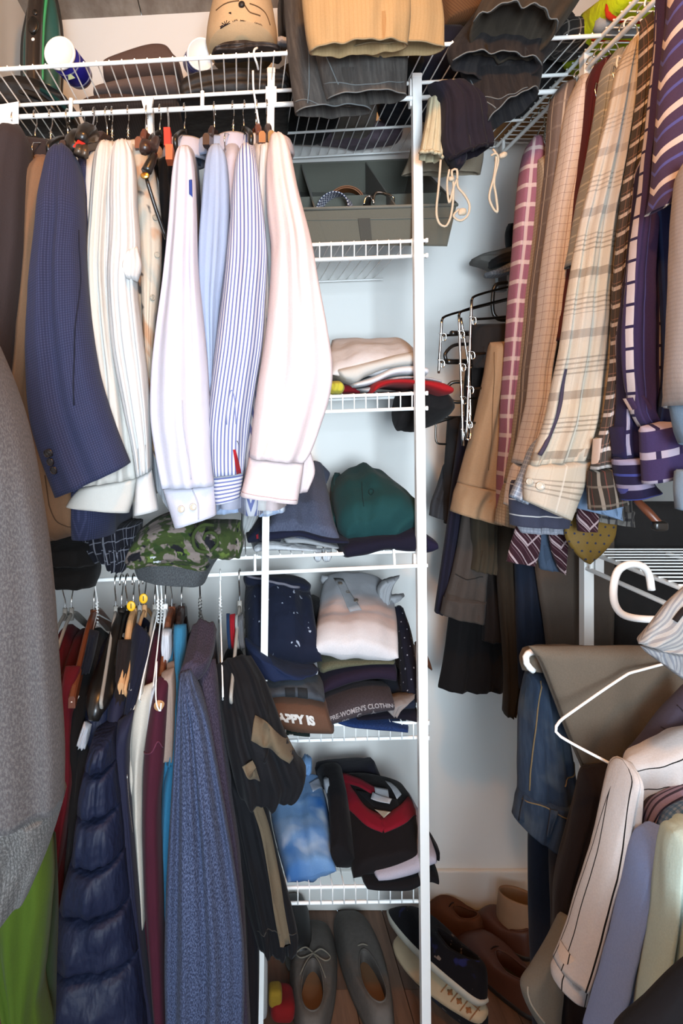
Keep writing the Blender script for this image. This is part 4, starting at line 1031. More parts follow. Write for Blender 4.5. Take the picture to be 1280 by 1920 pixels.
def belt_coil(label, c, r, wv, mat, turns, nx, name='belt', a0=0, yaw=0, th=.0025, tail=None):
    """strap coiled round a lying axis; ring shown on edge"""
    t = thing(name, label, 'belt', 'belts in the storage bin'); V = []; n = 48*turns if turns > 1 else 40
    q = Quaternion((0, 0, 1), R_(yaw)); uv = []; d = 0
    for i in range(n):
        an = a0 + 2*math.pi*i/(n-1)*turns; rr = r - .004*turns*i/n
        for ww, k in ((-1, 0), (1, 0), (1, 1), (-1, 1)):
            p_ = Vector((math.cos(an)*(rr-k*th), ww*wv/2, math.sin(an)*(rr-k*th))); V.append(Vector(c) + q @ p_); uv.append((ww*wv/2, an*r))
    Fc = [(0,1,2,3), tuple(4*(n-1)+k for k in (3,2,1,0))]
    for i in range(n-1):
        for k in range(4): Fc.append((i*4+k, i*4+(k+1) % 4, i*4+4+(k+1) % 4, i*4+4+k))
    mesh_obj('strap', V, Fc, mat, t, uvs=uv, smooth=False)
    return t
WEBB = fab('navy_white_woven_webbing', '#dfe2ea', pats=[('z', .007, .008, .5, '#3f4a72')], wrinkle=0, sheen=0)
belt_coil('navy and white herringbone woven belt coiled in the grey bin', P(627,395,1.47), .040, .036, WEBB, 1, 0, yaw=-28)
belt_coil('brown leather belt coiled behind the woven belt', P(648,388,1.53), .047, .032, plain('brown_leather', '#7a4c2c', .45, 0, .4, .2), 2, 0, yaw=-12)
bt = belt_coil('black leather belt with chrome buckle in the grey bin', P(708,390,1.50), .036, .030, plain('black_leather', '#171413', .4, 0, .5, .1), 2, 0, yaw=20)
tube('buckle', [P(700,382,1.42),P(704,362,1.43),P(716,361,1.43),P(737,370,1.44),P(738,383,1.43)], .0024, CHROME, bt, n=20)
tube('buckle_prong', [P(682,384,1.43),P(686,370,1.43),P(694,368,1.43),P(700,377,1.42)], .0022, CHROME, bt, n=14)

# ================= second shelf: white pile
WJ = fab('white_jersey_pile', '#ece9ea', weave=.04, wrinkle=.35)
def ztow(z, px): return z((px-CX)*1.402/F)
t = thing('t_shirt', 'white folded shirt on top of the pile on the second shelf', 'shirt', 'folded shirts on the second shelf')
drape('fold', WJ, [(622,640),(616,670),(622,702)], [(756,648),(778,660),(790,690)], [1.66,1.52,1.44], .05, t, bot='round', n=18, nu=17, fold=(.004,2,3), lump=.006, rnd=.2)
t = thing('t_shirt', 'ivory folded shirt, second in the pile with a rolled left edge', 'shirt', 'folded shirts on the second shelf')
pslab('fold', IVORY, [(626,690),(660,680),(700,672),(750,660),(800,650)], [(640,712),(670,722),(690,708),(740,692),(798,688)], 1.42, .28, t, lump=.006)
t = thing('t_shirt', 'bright white folded shirt, third in the pile', 'shirt', 'folded shirts on the second shelf')
pslab('fold', fab('bright_white_cotton', '#eef1f6', weave=.03), [(660,718),(700,705),(740,686),(790,682),(812,688)], [(662,728),(700,722),(740,706),(790,704),(810,706)], 1.415, .27, t)
t = thing('t_shirt', 'light grey heather folded shirt above the red shirt', 'shirt', 'folded shirts on the second shelf')
pslab('fold', fab('light_grey_heather', '#bfc0c4', heather='#d2d3d6'), [(664,728),(700,722),(740,705),(800,704),(836,712)], [(690,740),(712,732),(745,714),(800,714),(836,722)], 1.418, .27, t)
t = thing('t_shirt', 'red folded shirt sticking out to the right of the second shelf', 'shirt', 'folded shirts on the second shelf')
pslab('fold', fab('bright_red_jersey', '#c31c24', wrinkle=.25), [(694,738),(706,716),(740,708),(800,709),(838,714),(858,728)], [(698,742),(716,730),(745,722),(800,728),(838,742),(858,738)], 1.385, .28, t)
t = thing('cap', 'black cap lying under the red shirt at the end of the second shelf', 'cap')
drape('crown', fab('black_cap_cotton', '#2a2626', wrinkle=.25), [(740,742),(737,752),(736,772),(742,799)], [(800,738),(838,748),(848,770),(826,788),(784,798)], [1.53,1.52,1.51,1.50], [.06,.14,.14,.06], t, bot='round', n=22, nu=17, fold=(.004,2,3))
drape('bill', fab('black_cap_cotton', '#2a2626'), [(660,742),(680,735)], [(668,746),(720,742)], 1.5, .16, t, n=8, bot='round', nu=7)
t = thing('t_shirt', 'yellow folded cloth corner at the left end of the second shelf', 'cloth', 'folded shirts on the second shelf')
drape('fold', fab('lemon_yellow_jersey', '#dcd24a'), [(610,716),(606,728),(610,741)], [(634,714),(643,728),(636,742)], 1.45, .14, t, bot='round', n=12, rnd=.3)
t = thing('t_shirt', 'dark red folded shirt beside the yellow cloth', 'shirt', 'folded shirts on the second shelf')
pslab('fold', fab('dark_red_jersey', '#8c1420'), [(640,720),(654,718),(676,730)], [(640,741),(656,741),(678,741)], 1.45, .2, t, n=12)
t = thing('t_shirt', 'black folded shirts flat on the second shelf deck', 'shirt', 'folded shirts on the second shelf')
pslab('fold', BLACKC, [(612,738),(660,736),(720,733),(770,731)], [(612,744),(660,743),(720,740),(770,738)], 1.50, .26, t, n=12)

# ================= third shelf: polos
SLATE = fab('slate_blue_pique', '#5d647c', wrinkle=.35, heather='#6a7189')
TEAL = fab('deep_teal_jersey', '#1f5355', wrinkle=.35, wscale=8)
t = thing('polo_shirt', 'slate blue polo shirt with upright collar beside the pink cuff', 'shirt', 'folded shirts on the third shelf')
drape('body', SLATE, [(556,880),(530,920),(508,965),(498,1000)], [(604,872),(614,920),(626,970),(640,1014)], [1.70,1.58,1.47,1.41], [.05,.07,.07,.05], t, bot='round', n=26, nu=15, fold=(.008,2,5), lump=.008)
drape('collar', SLATE, [(566,868),(572,890),(590,905)], [(600,868),(618,884),(612,908)], [1.72,1.66,1.62], .02, t, bot='round', n=12, nu=9)
t = thing('polo_shirt', 'deep teal polo shirt folded on the third shelf', 'shirt', 'folded shirts on the third shelf')
o = drape('body', TEAL, [(650,905),(624,920),(622,950),(632,985),(650,1006)], [(690,900),(752,930),(774,960),(790,982),(745,1008)], [1.70,1.62,1.52,1.44,1.41], [.06,.12,.14,.12,.06], t, bot='round', n=28, nu=17, fold=(.008,2,6), lump=.012, lf=7)
drape('collar', TEAL, [(640,905),(664,900),(680,902)], [(650,918),(676,912),(688,910)], 1.66, .03, t, bot='round', n=8, nu=7)
drape('sleeve', TEAL, [(628,912),(618,935),(622,975)], [(648,905),(634,940),(636,985)], [1.64,1.55,1.47], .08, t, bot='round', n=14, nu=9)
s_, r_ = at_px(o, 692, 922); tube('button', [SURF[o].at(s_ + .05*math.cos(a), r_ + .03*math.sin(a), .001) for a in np.linspace(0, 6.28, 10)[:-1]], .0012, fab('teal_thread', '#123638'), t, closed=True)
seam_px('placket', o, [(676,905),(679,930),(679,950)], fab('teal_thread', '#123638'), t, .001)
t = thing('polo_shirt', 'dark navy folded shirt under the teal polo, front hanging over the edge', 'shirt', 'folded shirts on the third shelf')
pslab('fold', fab('ink_navy_pique', '#1b1830', wrinkle=.35), [(636,1028),(660,1012),(700,1004),(750,998),(786,990),(806,1000)], [(644,1054),(690,1050),(730,1040),(770,1046),(800,1044),(810,1036)], 1.385, .30, t, lump=.008, n=32)
t = thing('t_shirt', 'purple trimmed shirt end poking past the right shelf post', 'shirt', 'folded shirts on the third shelf')
pslab('fold', fab('dark_purple_jersey', '#2c2545'), [(796,992),(806,1004),(822,1016)], [(798,1044),(810,1043),(824,1034)], 1.46, .2, t, n=14, lump=.006)
t = thing('t_shirt', 'navy folded shirt under the slate polo', 'shirt', 'folded shirts on the third shelf')
pslab('fold', fab('ink_blue_jersey', '#20243f', wrinkle=.35), [(480,998),(520,990),(560,990),(610,1004),(660,1012)], [(480,1020),(520,1020),(560,1012),(610,1022),(664,1022)], 1.40, .30, t, lump=.008, n=30)
t = thing('t_shirt', 'light grey folded shirt between navy and white on the third shelf', 'shirt', 'folded shirts on the third shelf')
pslab('fold', fab('light_grey_jersey', '#b5b9bd'), [(528,1006),(570,1006),(610,1016),(640,1026)], [(534,1024),(570,1024),(610,1030),(640,1032)], 1.41, .26, t, n=18)
t = thing('t_shirt', 'white crumpled cloth on the deck of the third shelf', 'cloth', 'folded shirts on the third shelf')
pslab('fold', fab('white_crumpled_cotton', '#dfe3e8', wrinkle=.6, wscale=24), [(472,1028),(500,1014),(540,1020),(600,1030)], [(472,1040),(500,1039),(540,1037),(600,1035)], 1.42, .28, t, n=20)
t = thing('cloth', 'white cloth tips drooping below the third shelf wires', 'cloth')
for a_, b_ in ((588, 604), (603, 622)):
    drape('tip', fab('white_crumpled_cotton', '#dfe3e8'), [(a_,1028),(a_,1046),(a_+5,1054)], [(b_,1028),(b_,1044),(b_-5,1053)], 1.43, .03, t, bot='round', n=10, nu=7, rnd=.4)

# ================= fourth shelf: shorts, henley, printed tees
NPRT = fab('navy_print_cotton', '#1f2740', wrinkle=.55, wscale=14, pats=[('n', 52, .665, .69, '#b9c3d6', 3)])
t = thing('shorts', 'navy folded shorts with tiny white motifs on the fourth shelf', 'shorts', 'folded clothes on the fourth shelf')
drape('body', NPRT, [(462,1082),(458,1130),(460,1180),(462,1230)], [(578,1092),(584,1130),(592,1180),(604,1240)], [1.60,1.52,1.46,1.41], [.07,.12,.12,.08], t, bot='round', n=28, nu=17, fold=(.008,2,8), lump=.010, rnd=.12)
o = drape('waistband', NPRT, [(460,1072),(456,1084),(460,1098)], [(560,1082),(582,1095),(580,1110)], 1.535, .09, t, bot='round', n=10, nu=13, rnd=.4)
seam_px('drawstring', o, [(464,1080),(500,1088),(540,1098),(562,1100)], fab('grey_drawstring', '#8f8d9a'), t, .0035, n=20)
drape('side_fold', fab('blue_lining_cotton', '#26365e', wrinkle=.4), [(458,1195),(462,1235),(470,1262)], [(520,1236),(560,1250),(600,1252)], 1.40, .12, t, bot='round', n=12, nu=11)
OMB = fab('ombre_jersey', '#f0ecee', wrinkle=.28, wscale=8, pats=[('g', -.245, -.185, '#dcc2ba'), ('g', -.135, -.105, '#b9bcc2')])
t = thing('henley_shirt', 'grey to pink dip-dyed henley shirt with three buttons on the fourth shelf', 'shirt', 'folded clothes on the fourth shelf')
o = drape('body', OMB, [(612,1080),(602,1110),(596,1150),(590,1195),(586,1226)], [(712,1086),(734,1110),(742,1150),(745,1195),(746,1238)], [1.66,1.60,1.53,1.46,1.41], [.05,.07,.08,.08,.05], t, bot='round', n=30, nu=17, fold=(.005,2,9), lump=.006)
for x, y in ((638,1096),(650,1112),(668,1128)): btn(o, x, y, .0055, plain('horn_button', '#5b5148', .3), t)
patch('placket', o, [at_px(o,626,1086), at_px(o,642,1086), at_px(o,676,1144), at_px(o,656,1148)], fab('grey_placket', '#b3b6bb'), t, off=.0004)
SG = fab('grey_dyed_sleeve', '#b7babe', wrinkle=.35)
drape('collar', SG, [(602,1078),(600,1088),(606,1096)], [(640,1084),(680,1096),(716,1096)], 1.64, .03, t, bot='round', n=9, nu=11)
drape('sleeve', SG, [(714,1090),(706,1105),(710,1130)], [(750,1078),(738,1095),(728,1140)], 1.56, .04, t, bot='round', n=12, nu=9)
drape('sleeve', SG, [(722,1118),(724,1124),(735,1130)], [(756,1112),(758,1117),(742,1126)], 1.58, .03, t, bot='round', n=8, nu=7)
t = thing('t_shirt', 'olive green folded shirt under the henley', 'shirt', 'folded clothes on the fourth shelf')
pslab('fold', fab('olive_jersey', '#6a6a54', heather='#77775f'), [(596,1252),(620,1240),(680,1238),(748,1238)], [(598,1274),(620,1266),(680,1252),(748,1250)], 1.41, .25, t, n=20)
t = thing('t_shirt', 'dark plum folded shirt under the olive shirt', 'shirt', 'folded clothes on the fourth shelf')
pslab('fold', fab('dark_plum_jersey', '#2d2038', wrinkle=.35), [(596,1296),(620,1272),(660,1256),(700,1250),(752,1249)], [(600,1310),(630,1302),(670,1288),(710,1282),(752,1290)], 1.405, .27, t, n=24)
t = thing('t_shirt', 'dark brown grey T-shirt with pale lettering about clothing', 'shirt', 'folded clothes on the fourth shelf')
o = drape('fold', fab('brown_grey_jersey', '#4e4448', heather='#5a5056'), [(588,1320),(630,1300),(680,1286),(730,1288)], [(592,1352),(640,1338),(690,1326),(736,1318)], 1.42, .12, t, bot='round', n=30, nu=13, flat=True, fold=(.002,1,3), lump=.003, rnd=.05)
# lettering follows the long way of this fold
def text_along(name, o, txt, r0, s0, size, mat, parent, bold=0, rot=0, gap=1.0):
    cu = bpy.data.curves.new('t', 'FONT'); cu.body = txt; cu.size = size; cu.offset = bold; cu.resolution_u = 3; cu.space_character = gap
    to = bpy.data.objects.new('t', cu); COL.objects.link(to); dg = bpy.context.evaluated_depsgraph_get(); dg.update()
    me = to.evaluated_get(dg).to_mesh(); S = SURF[o]; V = []
    for v in me.vertices:
        x, y = v.co.x, v.co.y; y += rot*x
        V.append(S.at(max(-1, min(1, s0 - 2*y/S.wid)), max(0, min(1, r0 + x/S.len)), .0012))
    Fc = [tuple(p.vertices) for p in me.polygons]; bpy.data.objects.remove(to)
    return mesh_obj(name, V, Fc, mat, parent, smooth=False)
PALEI = fab('pale_print_ink', '#b9b2b4', wrinkle=.05)
text_along('lettering', o, "K PRE-WOMEN'S CLOTHING", .09, -.02, .0122, PALEI, t, bold=.0003, gap=1.02)
text_along('lettering', o, "oo    C     A.", .30, .62, .015, PALEI, t, bold=.0002)
t = thing('t_shirt', 'brown T-shirt with bold white letters APPY IS', 'shirt', 'folded clothes on the fourth shelf')
BRT = fab('rust_brown_jersey', '#7d5a47', wrinkle=.3)
o = drape('fold', BRT, [(490,1288),(530,1286),(570,1286),(606,1300)], [(505,1340),(540,1354),(590,1358),(626,1358)], 1.41, .16, t, bot='round', n=26, nu=15, flat=True, fold=(.002,1,4), lump=.004)
text_along('lettering', o, 'APPY IS', .185, .02, .0225, fab('white_print_ink', '#efefec', wrinkle=.05), t, bold=.0014, rot=-.04)
text_along('script_print', o, 'allow', .33, .80, .012, fab('yellow_print_ink', '#c79a4e', wrinkle=.05), t, bold=.0003)
t = thing('t_shirt', 'grey T-shirt with dark round print above the rust brown one', 'shirt', 'folded clothes on the fourth shelf')
o = drape('fold', fab('slate_marbled_jersey', '#5a626c', pats=[('n', 24, .45, .6, '#434a54', 2)]), [(490,1264),(530,1258),(570,1258),(604,1276)], [(494,1290),(540,1286),(580,1290),(606,1294)], 1.415, .16, t, bot='round', n=22, nu=11, flat=True, fold=(.002,1,4), lump=.004)
for s_ in (.33, .52): patch('round_print', o, [(-.6,s_),(-.6,s_+.15),(.7,s_+.15),(.7,s_)], fab('dark_print_ink', '#33373c'), t)
t = thing('t_shirt', 'white folded shirt edge above the grey printed T-shirt', 'shirt', 'folded clothes on the fourth shelf')
pslab('fold', WHITEK, [(508,1256),(540,1252),(580,1252),(602,1256)], [(508,1260),(540,1260),(580,1266),(598,1272)], 1.405, .2, t, n=14)
t = thing('t_shirt', 'dark green shirt with white script low on the fourth shelf', 'shirt', 'folded clothes on the fourth shelf')
o = drape('fold', fab('bottle_green_jersey', '#1c2c28'), [(510,1346),(540,1344),(578,1350)], [(512,1359),(540,1359),(580,1358)], 1.40, .12, t, bot='round', n=12, nu=9, flat=True)
text_along('script_print', o, '2 Z', .25, .3, .014, fab('white_print_ink', '#efefec', wrinkle=.05), t, bold=.0004)
t = thing('t_shirt', 'navy folded shirt with white edge under the lettered brown grey shirt', 'shirt', 'folded clothes on the fourth shelf')
pslab('fold', fab('steel_navy_jersey', '#2c3145'), [(648,1338),(690,1326),(740,1312),(786,1308)], [(652,1352),(690,1350),(740,1338),(788,1336)], 1.41, .26, t, n=20)
drape('white_edge', WHITEK, [(644,1335),(670,1328),(700,1322)], [(648,1340),(672,1332),(702,1325)], 1.40, .03, t, bot='round', n=10, nu=5)
t = thing('t_shirt', 'very dark plum shirt second from the bottom of the pile', 'shirt', 'folded clothes on the fourth shelf')
pslab('fold', fab('blackish_plum', '#1d1626'), [(660,1345),(700,1340),(750,1332),(790,1330)], [(664,1358),(700,1356),(750,1354),(792,1368)], 1.40, .27, t, n=20)
t = thing('t_shirt', 'royal blue heather shirt at the bottom of the pile', 'shirt', 'folded clothes on the fourth shelf')
pslab('fold', fab('royal_blue_heather', '#1f3a70', heather='#2d4c86'), [(624,1340),(660,1352),(720,1354),(774,1364)], [(628,1364),(660,1372),(720,1376),(772,1378)], 1.385, .28, t, n=22, lump=.006)
t = thing('t_shirt', 'navy dotted shirt leaning at the right of the henley', 'shirt', 'folded clothes on the fourth shelf')
drape('body', fab('navy_dotted_cotton', '#1b1c2e', pats=[('o', .022, .07, '#b9bccb', True)], wrinkle=.35), [(738,1150),(742,1200),(748,1260),(750,1320)], [(756,1140),(772,1190),(782,1260),(788,1316)], [1.60,1.54,1.48,1.44], .09, t, bot='round', n=24, nu=13, fold=(.004,2,3), lump=.006)
t = thing('t_shirt', 'tan and beige shirt edge behind the right post of the fourth shelf', 'shirt', 'folded clothes on the fourth shelf')
pslab('fold', fab('beige_jersey_edge', '#b79d90'), [(760,1250),(785,1232),(802,1240)], [(762,1308),(785,1308),(804,1300)], 1.50, .18, t, n=12)
drape('brown_sleeve', fab('rust_sleeve', '#6b3d24'), [(778,1210),(790,1230),(802,1252)], [(788,1206),(800,1228),(806,1250)], 1.52, .06, t, bot='round', n=10, nu=7)
t = thing('cloth', 'pale taupe cloth corner under the dotted navy shirt', 'cloth')
drape('corner', fab('pale_taupe_cotton', '#a79c98'), [(706,1318),(720,1326),(730,1334)], [(780,1302),(756,1318),(738,1336)], 1.40, .06, t, bot='round', n=10, nu=9)
t = thing('cloth', 'black folded fabric behind the navy shorts', 'cloth')
drape('fold', BLACKC, [(580,1120),(584,1160),(586,1190)], [(598,1120),(602,1160),(596,1190)], 1.60, .1, t, bot='round', n=10, nu=7)

# ================= fifth shelf: tie-dye and V-neck
t = thing('t_shirt', 'sky blue tie-dyed T-shirt folded on the lowest shelf', 'shirt', 'folded clothes on the lowest shelf')
TD = fab('sky_blue_tie_dye', '#8fbdf2', wrinkle=.3, pats=[('n', 7, .48, .62, '#3f86dc', 2), ('n', 12, .58, .72, '#c6dcf6', 5)])
o = drape('body', TD, [(512,1462),(507,1520),(520,1590),(538,1652)], [(598,1452),(614,1510),(622,1570),(630,1632)], [1.66,1.56,1.48,1.41], [.05,.08,.09,.06], t, bot='round', n=26, nu=15, fold=(.006,2,4), lump=.006)
drape('collar', TD, [(520,1452),(560,1430),(572,1416)], [(540,1474),(582,1450),(584,1420)], 1.66, .05, t, bot='round', n=12, nu=7)
patch('label', o, [at_px(o,580,1470), at_px(o,604,1458), at_px(o,608,1480), at_px(o,586,1486)], fab('white_label', '#c9d2e4'), t)
patch('neck_tag', o, [at_px(o,560,1452), at_px(o,574,1450), at_px(o,574,1462), at_px(o,562,1464)], NAVYC, t, off=.012)
BLKJ = fab('black_jersey_pile', '#1b181c', wrinkle=.3)
t = thing('t_shirt', 'black folded shirt between the tie-dyed and V-neck shirts', 'shirt', 'folded clothes on the lowest shelf')
drape('body', BLKJ, [(592,1446),(612,1490),(622,1560),(632,1628)], [(640,1440),(652,1500),(658,1560),(660,1606)], [1.64,1.54,1.47,1.41], .08, t, bot='round', n=22, nu=13, fold=(.004,1,3))
drape('white_stripe', fab('grey_white_trim', '#aeb4bd'), [(606,1462),(607,1476),(612,1490)], [(616,1460),(619,1474),(620,1490)], 1.55, .03, t, bot='round', n=8, nu=5)
t = thing('t_shirt', 'charcoal folded shirt at the back of the lowest shelf', 'shirt', 'folded clothes on the lowest shelf')
drape('body', fab('charcoal_jersey_back', '#2a2a38'), [(590,1440),(620,1434),(680,1430),(700,1424)], [(596,1470),(640,1466),(700,1462),(728,1490)], 1.68, .1, t, bot='round', n=18, nu=9)
t = thing('t_shirt', 'black V-neck shirt with wide red neckband and care labels', 'shirt', 'folded clothes on the lowest shelf')
o = drape('body', fab('black_brown_jersey', '#1e1719', wrinkle=.3), [(628,1455),(636,1510),(650,1580),(662,1646)], [(752,1470),(774,1510),(785,1560),(790,1610)], [1.64,1.56,1.48,1.40], [.06,.10,.10,.06], t, bot='round', n=28, nu=19, fold=(.004,1,5), lump=.005)
REDK = fab('red_rib_band', '#a3122c', wrinkle=.15)
S = SURF[o]
def band(pts, wd):
    strip('neckband', o, [at_px(o, *p_) for p_ in pts], wd, REDK, t, off=.003, th=.003)
band([(638,1460),(648,1490),(680,1522),(724,1552)], .030)
band([(718,1552),(740,1538),(760,1524),(778,1512)], .030)
band([(640,1460),(668,1468),(704,1486)], .022)
patch('inner_back', o, [at_px(o,668,1482), at_px(o,744,1500), at_px(o,752,1522), at_px(o,722,1534)], BLKJ, t, off=.002, th=.002)
patch('care_label', o, [at_px(o,702,1482), at_px(o,728,1486), at_px(o,728,1512), at_px(o,704,1506)], fab('white_care_label', '#cfd2d8', wrinkle=.1), t, off=.010)
patch('care_label', o, [at_px(o,696,1496), at_px(o,734,1508), at_px(o,732,1518), at_px(o,694,1506)], fab('white_care_label', '#cfd2d8'), t, off=.014)
patch('care_label', o, [at_px(o,722,1470), at_px(o,732,1472), at_px(o,752,1496), at_px(o,744,1504)], fab('white_care_label', '#cfd2d8'), t, off=.008)
patch('size_label', o, [at_px(o,702,1522), at_px(o,734,1524), at_px(o,722,1540), at_px(o,718,1540)], fab('beige_label', '#cfc6b4'), t, off=.007)
t = thing('t_shirt', 'lavender white shirt sticking out under the V-neck shirt', 'shirt', 'folded clothes on the lowest shelf')
pslab('fold', fab('lavender_white_jersey', '#cfc8d6'), [(698,1638),(730,1630),(770,1614),(800,1600),(824,1602)], [(704,1660),(740,1660),(780,1650),(806,1634),(826,1622)], 1.385, .26, t, n=22)
t = thing('t_shirt', 'black folded shirt at the bottom, its end poking past the post', 'shirt', 'folded clothes on the lowest shelf')
pslab('fold', BLKJ, [(676,1646),(710,1656),(770,1650),(810,1636),(832,1652)], [(682,1676),(720,1678),(770,1676),(800,1664),(830,1668)], 1.38, .27, t, n=24, lump=.006)
drape('crossing_sleeve', BLKJ, [(792,1560),(800,1580),(806,1600)], [(806,1562),(822,1590),(820,1604)], 1.46, .06, t, bot='round', n=10, nu=7)
# ================= top shelf
SWB = fab('mocha_knit', '#6f5a52', wrinkle=.15)
SWR = fab('brown_ribbed_knit', '#5e4a40', pats=[('h', .006, .4, 0, '#45362f', .7)], wrinkle=.1)
SWG = fab('taupe_knit', '#7b6b66', wrinkle=.15)
g = 'folded sweaters on the top shelf'
t = thing('sweater', 'mocha brown knit sweater on top of the pile beside the blue tub', 'sweater', g)
pslab('fold', SWB, [(184,108),(200,92),(240,76),(285,63),(310,66),(326,92),(338,104)], [(186,140),(230,146),(270,140),(310,136),(338,126)], 1.44, .26, t, n=30, nu=13, lump=.006)
t = thing('sweater', 'taupe knit sweater in the middle of the pile on the top shelf', 'sweater', g)
pslab('fold', SWG, [(165,160),(190,148),(240,136),(320,128),(338,134)], [(168,176),(220,172),(280,172),(338,172)], 1.42, .28, t, n=24, nu=11)
t = thing('sweater', 'brown ribbed sweater at the bottom of the pile on the top shelf', 'sweater', g)
pslab('fold', SWR, [(138,192),(160,170),(220,162),(300,170),(338,172)], [(140,204),(190,208),(260,207),(338,203)], 1.41, .32, t, n=26, nu=13, lump=.005)
BLKN = fab('black_nylon', '#1d1a19', rough=.6, wrinkle=.5, wscale=12, shine=.4)
t = thing('jacket', 'black nylon jacket bundled on the top shelf under the tan cap', 'jacket')
pslab('bundle', BLKN, [(328,150),(345,124),(400,108),(470,104),(530,108),(548,130)], [(332,198),(380,197),(440,194),(500,190),(550,186)], 1.42, .34, t, n=30, nu=15, fold=(.006,3,4), lump=.014)
drape('hood', fab('dark_leather_hood', '#3a302c', rough=.5, wrinkle=.5, wscale=16, shine=.4), [(396,104),(420,90),(448,80),(478,86),(526,98)], [(400,110),(424,108),(455,106),(484,108),(528,112)], 1.44, .06, t, bot='round', n=24, nu=9, flat=True, lump=.012, lf=22)
t = thing('bag', 'black bag with teal trim at the left end of the top shelf', 'bag')
drape('body', BLKN, [(-10,190),(30,168),(80,168),(120,186),(142,206)], [(-5,232),(40,240),(80,246),(110,242),(140,232)], 1.56, .2, t, bot='round', n=24, nu=11, flat=True, fold=(.006,3,3), lump=.010)
tube('strap', [P(0,185,1.50),P(30,172,1.47),P(70,180,1.46),P(100,205,1.46),P(125,235,1.5)], .007, BLACKP, t, n=24)
tube('strap', [P(40,160,1.50),P(70,165,1.47),P(110,190,1.46),P(138,222,1.48)], .005, fab('teal_trim', '#0f4a4a'), t, n=24)
# steam iron standing on its heel
t = thing('steam_iron', 'dark grey and teal steam iron standing upright in the left corner', 'iron')
TEALP = plain('teal_plastic', '#2f5a54', .3); DKP = plain('dark_grey_gloss', '#2c2622', .25, 0, .5)
drape('soleplate', plain('iron_soleplate', '#4a4a48', .3, .6), [(84,-62),(60,-10),(42,60),(38,110),(40,176)], [(88,-62),(106,-10),(118,50),(121,110),(118,176)], 1.66, .018, t, bot='flat', n=26, nu=15, p=6, fold=(0,1,0), lump=0)
drape('shell', TEALP, [(82,-52),(64,-5),(48,60),(44,110),(46,174)], [(90,-52),(102,-5),(112,50),(115,110),(112,174)], 1.62, .06, t, bot='flat', n=24, nu=13, fold=(0,1,0), lump=0)
drape('handle', DKP, [(70,-48),(58,-10),(52,40),(50,110),(52,172)], [(84,-48),(84,-10),(82,40),(80,110),(80,172)], 1.545, .055, t, bot='flat', n=24, nu=13, fold=(0,1,0), lump=0)
tube('green_stripe', [P(90,-40,1.56),P(86,0,1.55),P(81,50,1.545),P(79,100,1.545),P(79,150,1.545)], .0045, plain('green_accent', '#3f9a62', .35), t, n=20)
disc('dial', P(62,48,1.512), Vector((1,0,0)), Vector((0,0,1)), Vector((0,-1,0)), .013, .020, .006, BLACKP, t)
disc('light', P(62,74,1.516), Vector((1,0,0)), Vector((0,0,1)), Vector((0,-1,0)), .004, .004, .002, WHITEP, t)
disc('switch', P(66,24,1.518), Vector((1,0,0)), Vector((0,0,1)), Vector((0,-1,0)), .006, .007, .004, BLACKP, t)
tube('side_tube', [P(50,60,1.55),P(51,110,1.54),P(51,165,1.54)], .0025, GREYP, t, n=10)
def tub(label, c, d, r, ln, bodymat, group=None):
    """round plastic tub lying on its side, lid to the front"""
    t = thing('plastic_tub', label, 'tub', group); d = Vector(d).normalized(); c = Vector(c)
    x = d.cross(Vector((0, 0, 1))).normalized(); y = x.cross(d); n = 32; V = []; prof = [(0, .0), (.86*r, 0), (.90*r, -.003), (r, -.003), (r*1.01, .004), (r*.97, .006), (r*.95, .012), (r*.90, ln*.9), (r*.84, ln), (0, ln)]
    def rev(pf):
        V = []; Fc = []
        for rr, z in pf:
            for k in range(n): a = 2*math.pi*k/n; V.append(c + x*math.cos(a)*max(rr, 1e-4) + y*math.sin(a)*max(rr, 1e-4) + d*z)
        for i in range(len(pf)-1):
            for k in range(n): Fc.append((i*n+k, i*n+(k+1) % n, (i+1)*n+(k+1) % n, (i+1)*n+k))
        return V, Fc
    mesh_obj('lid', *rev(prof[:6]+[(0, .0065)]), WHITEP, t)
    mesh_obj('body', *rev([(0, .007)] + prof[6:]), bodymat, t)
    for k in (.25, .8): mesh_obj('label_band', *rev([(r*(.955-.04*k), ln*k), (r*(.965-.04*k), ln*k+.001), (r*(.963-.04*k), ln*k+.006), (r*(.952-.04*k), ln*k+.007)]), plain('silver_band', '#9fa3c4', .4), t)
    return t
DBLUE = plain('cobalt_blue_label', '#1f1d78', .35, 0, .5, .2, 60)
tb = tub('cobalt blue tub with white lid lying beside the steam iron', P(112,100,1.40), (.12, 1, .11), .0345, .125, DBLUE, 'plastic tubs on the top shelf')
plate('triangle_logo', [P(132,138,1.43),P(141,146,1.44),P(128,150,1.44),P(127,141,1.43)], -.001, plain('pale_green_print', '#b7c49a', .5), tb)
tub('tub with white lid peeking up behind the black jacket', P(378,102,1.52), (-.22, 1, .35), .0355, .12, plain('blue_grey_label', '#4a4a7a', .4), 'plastic tubs on the top shelf')
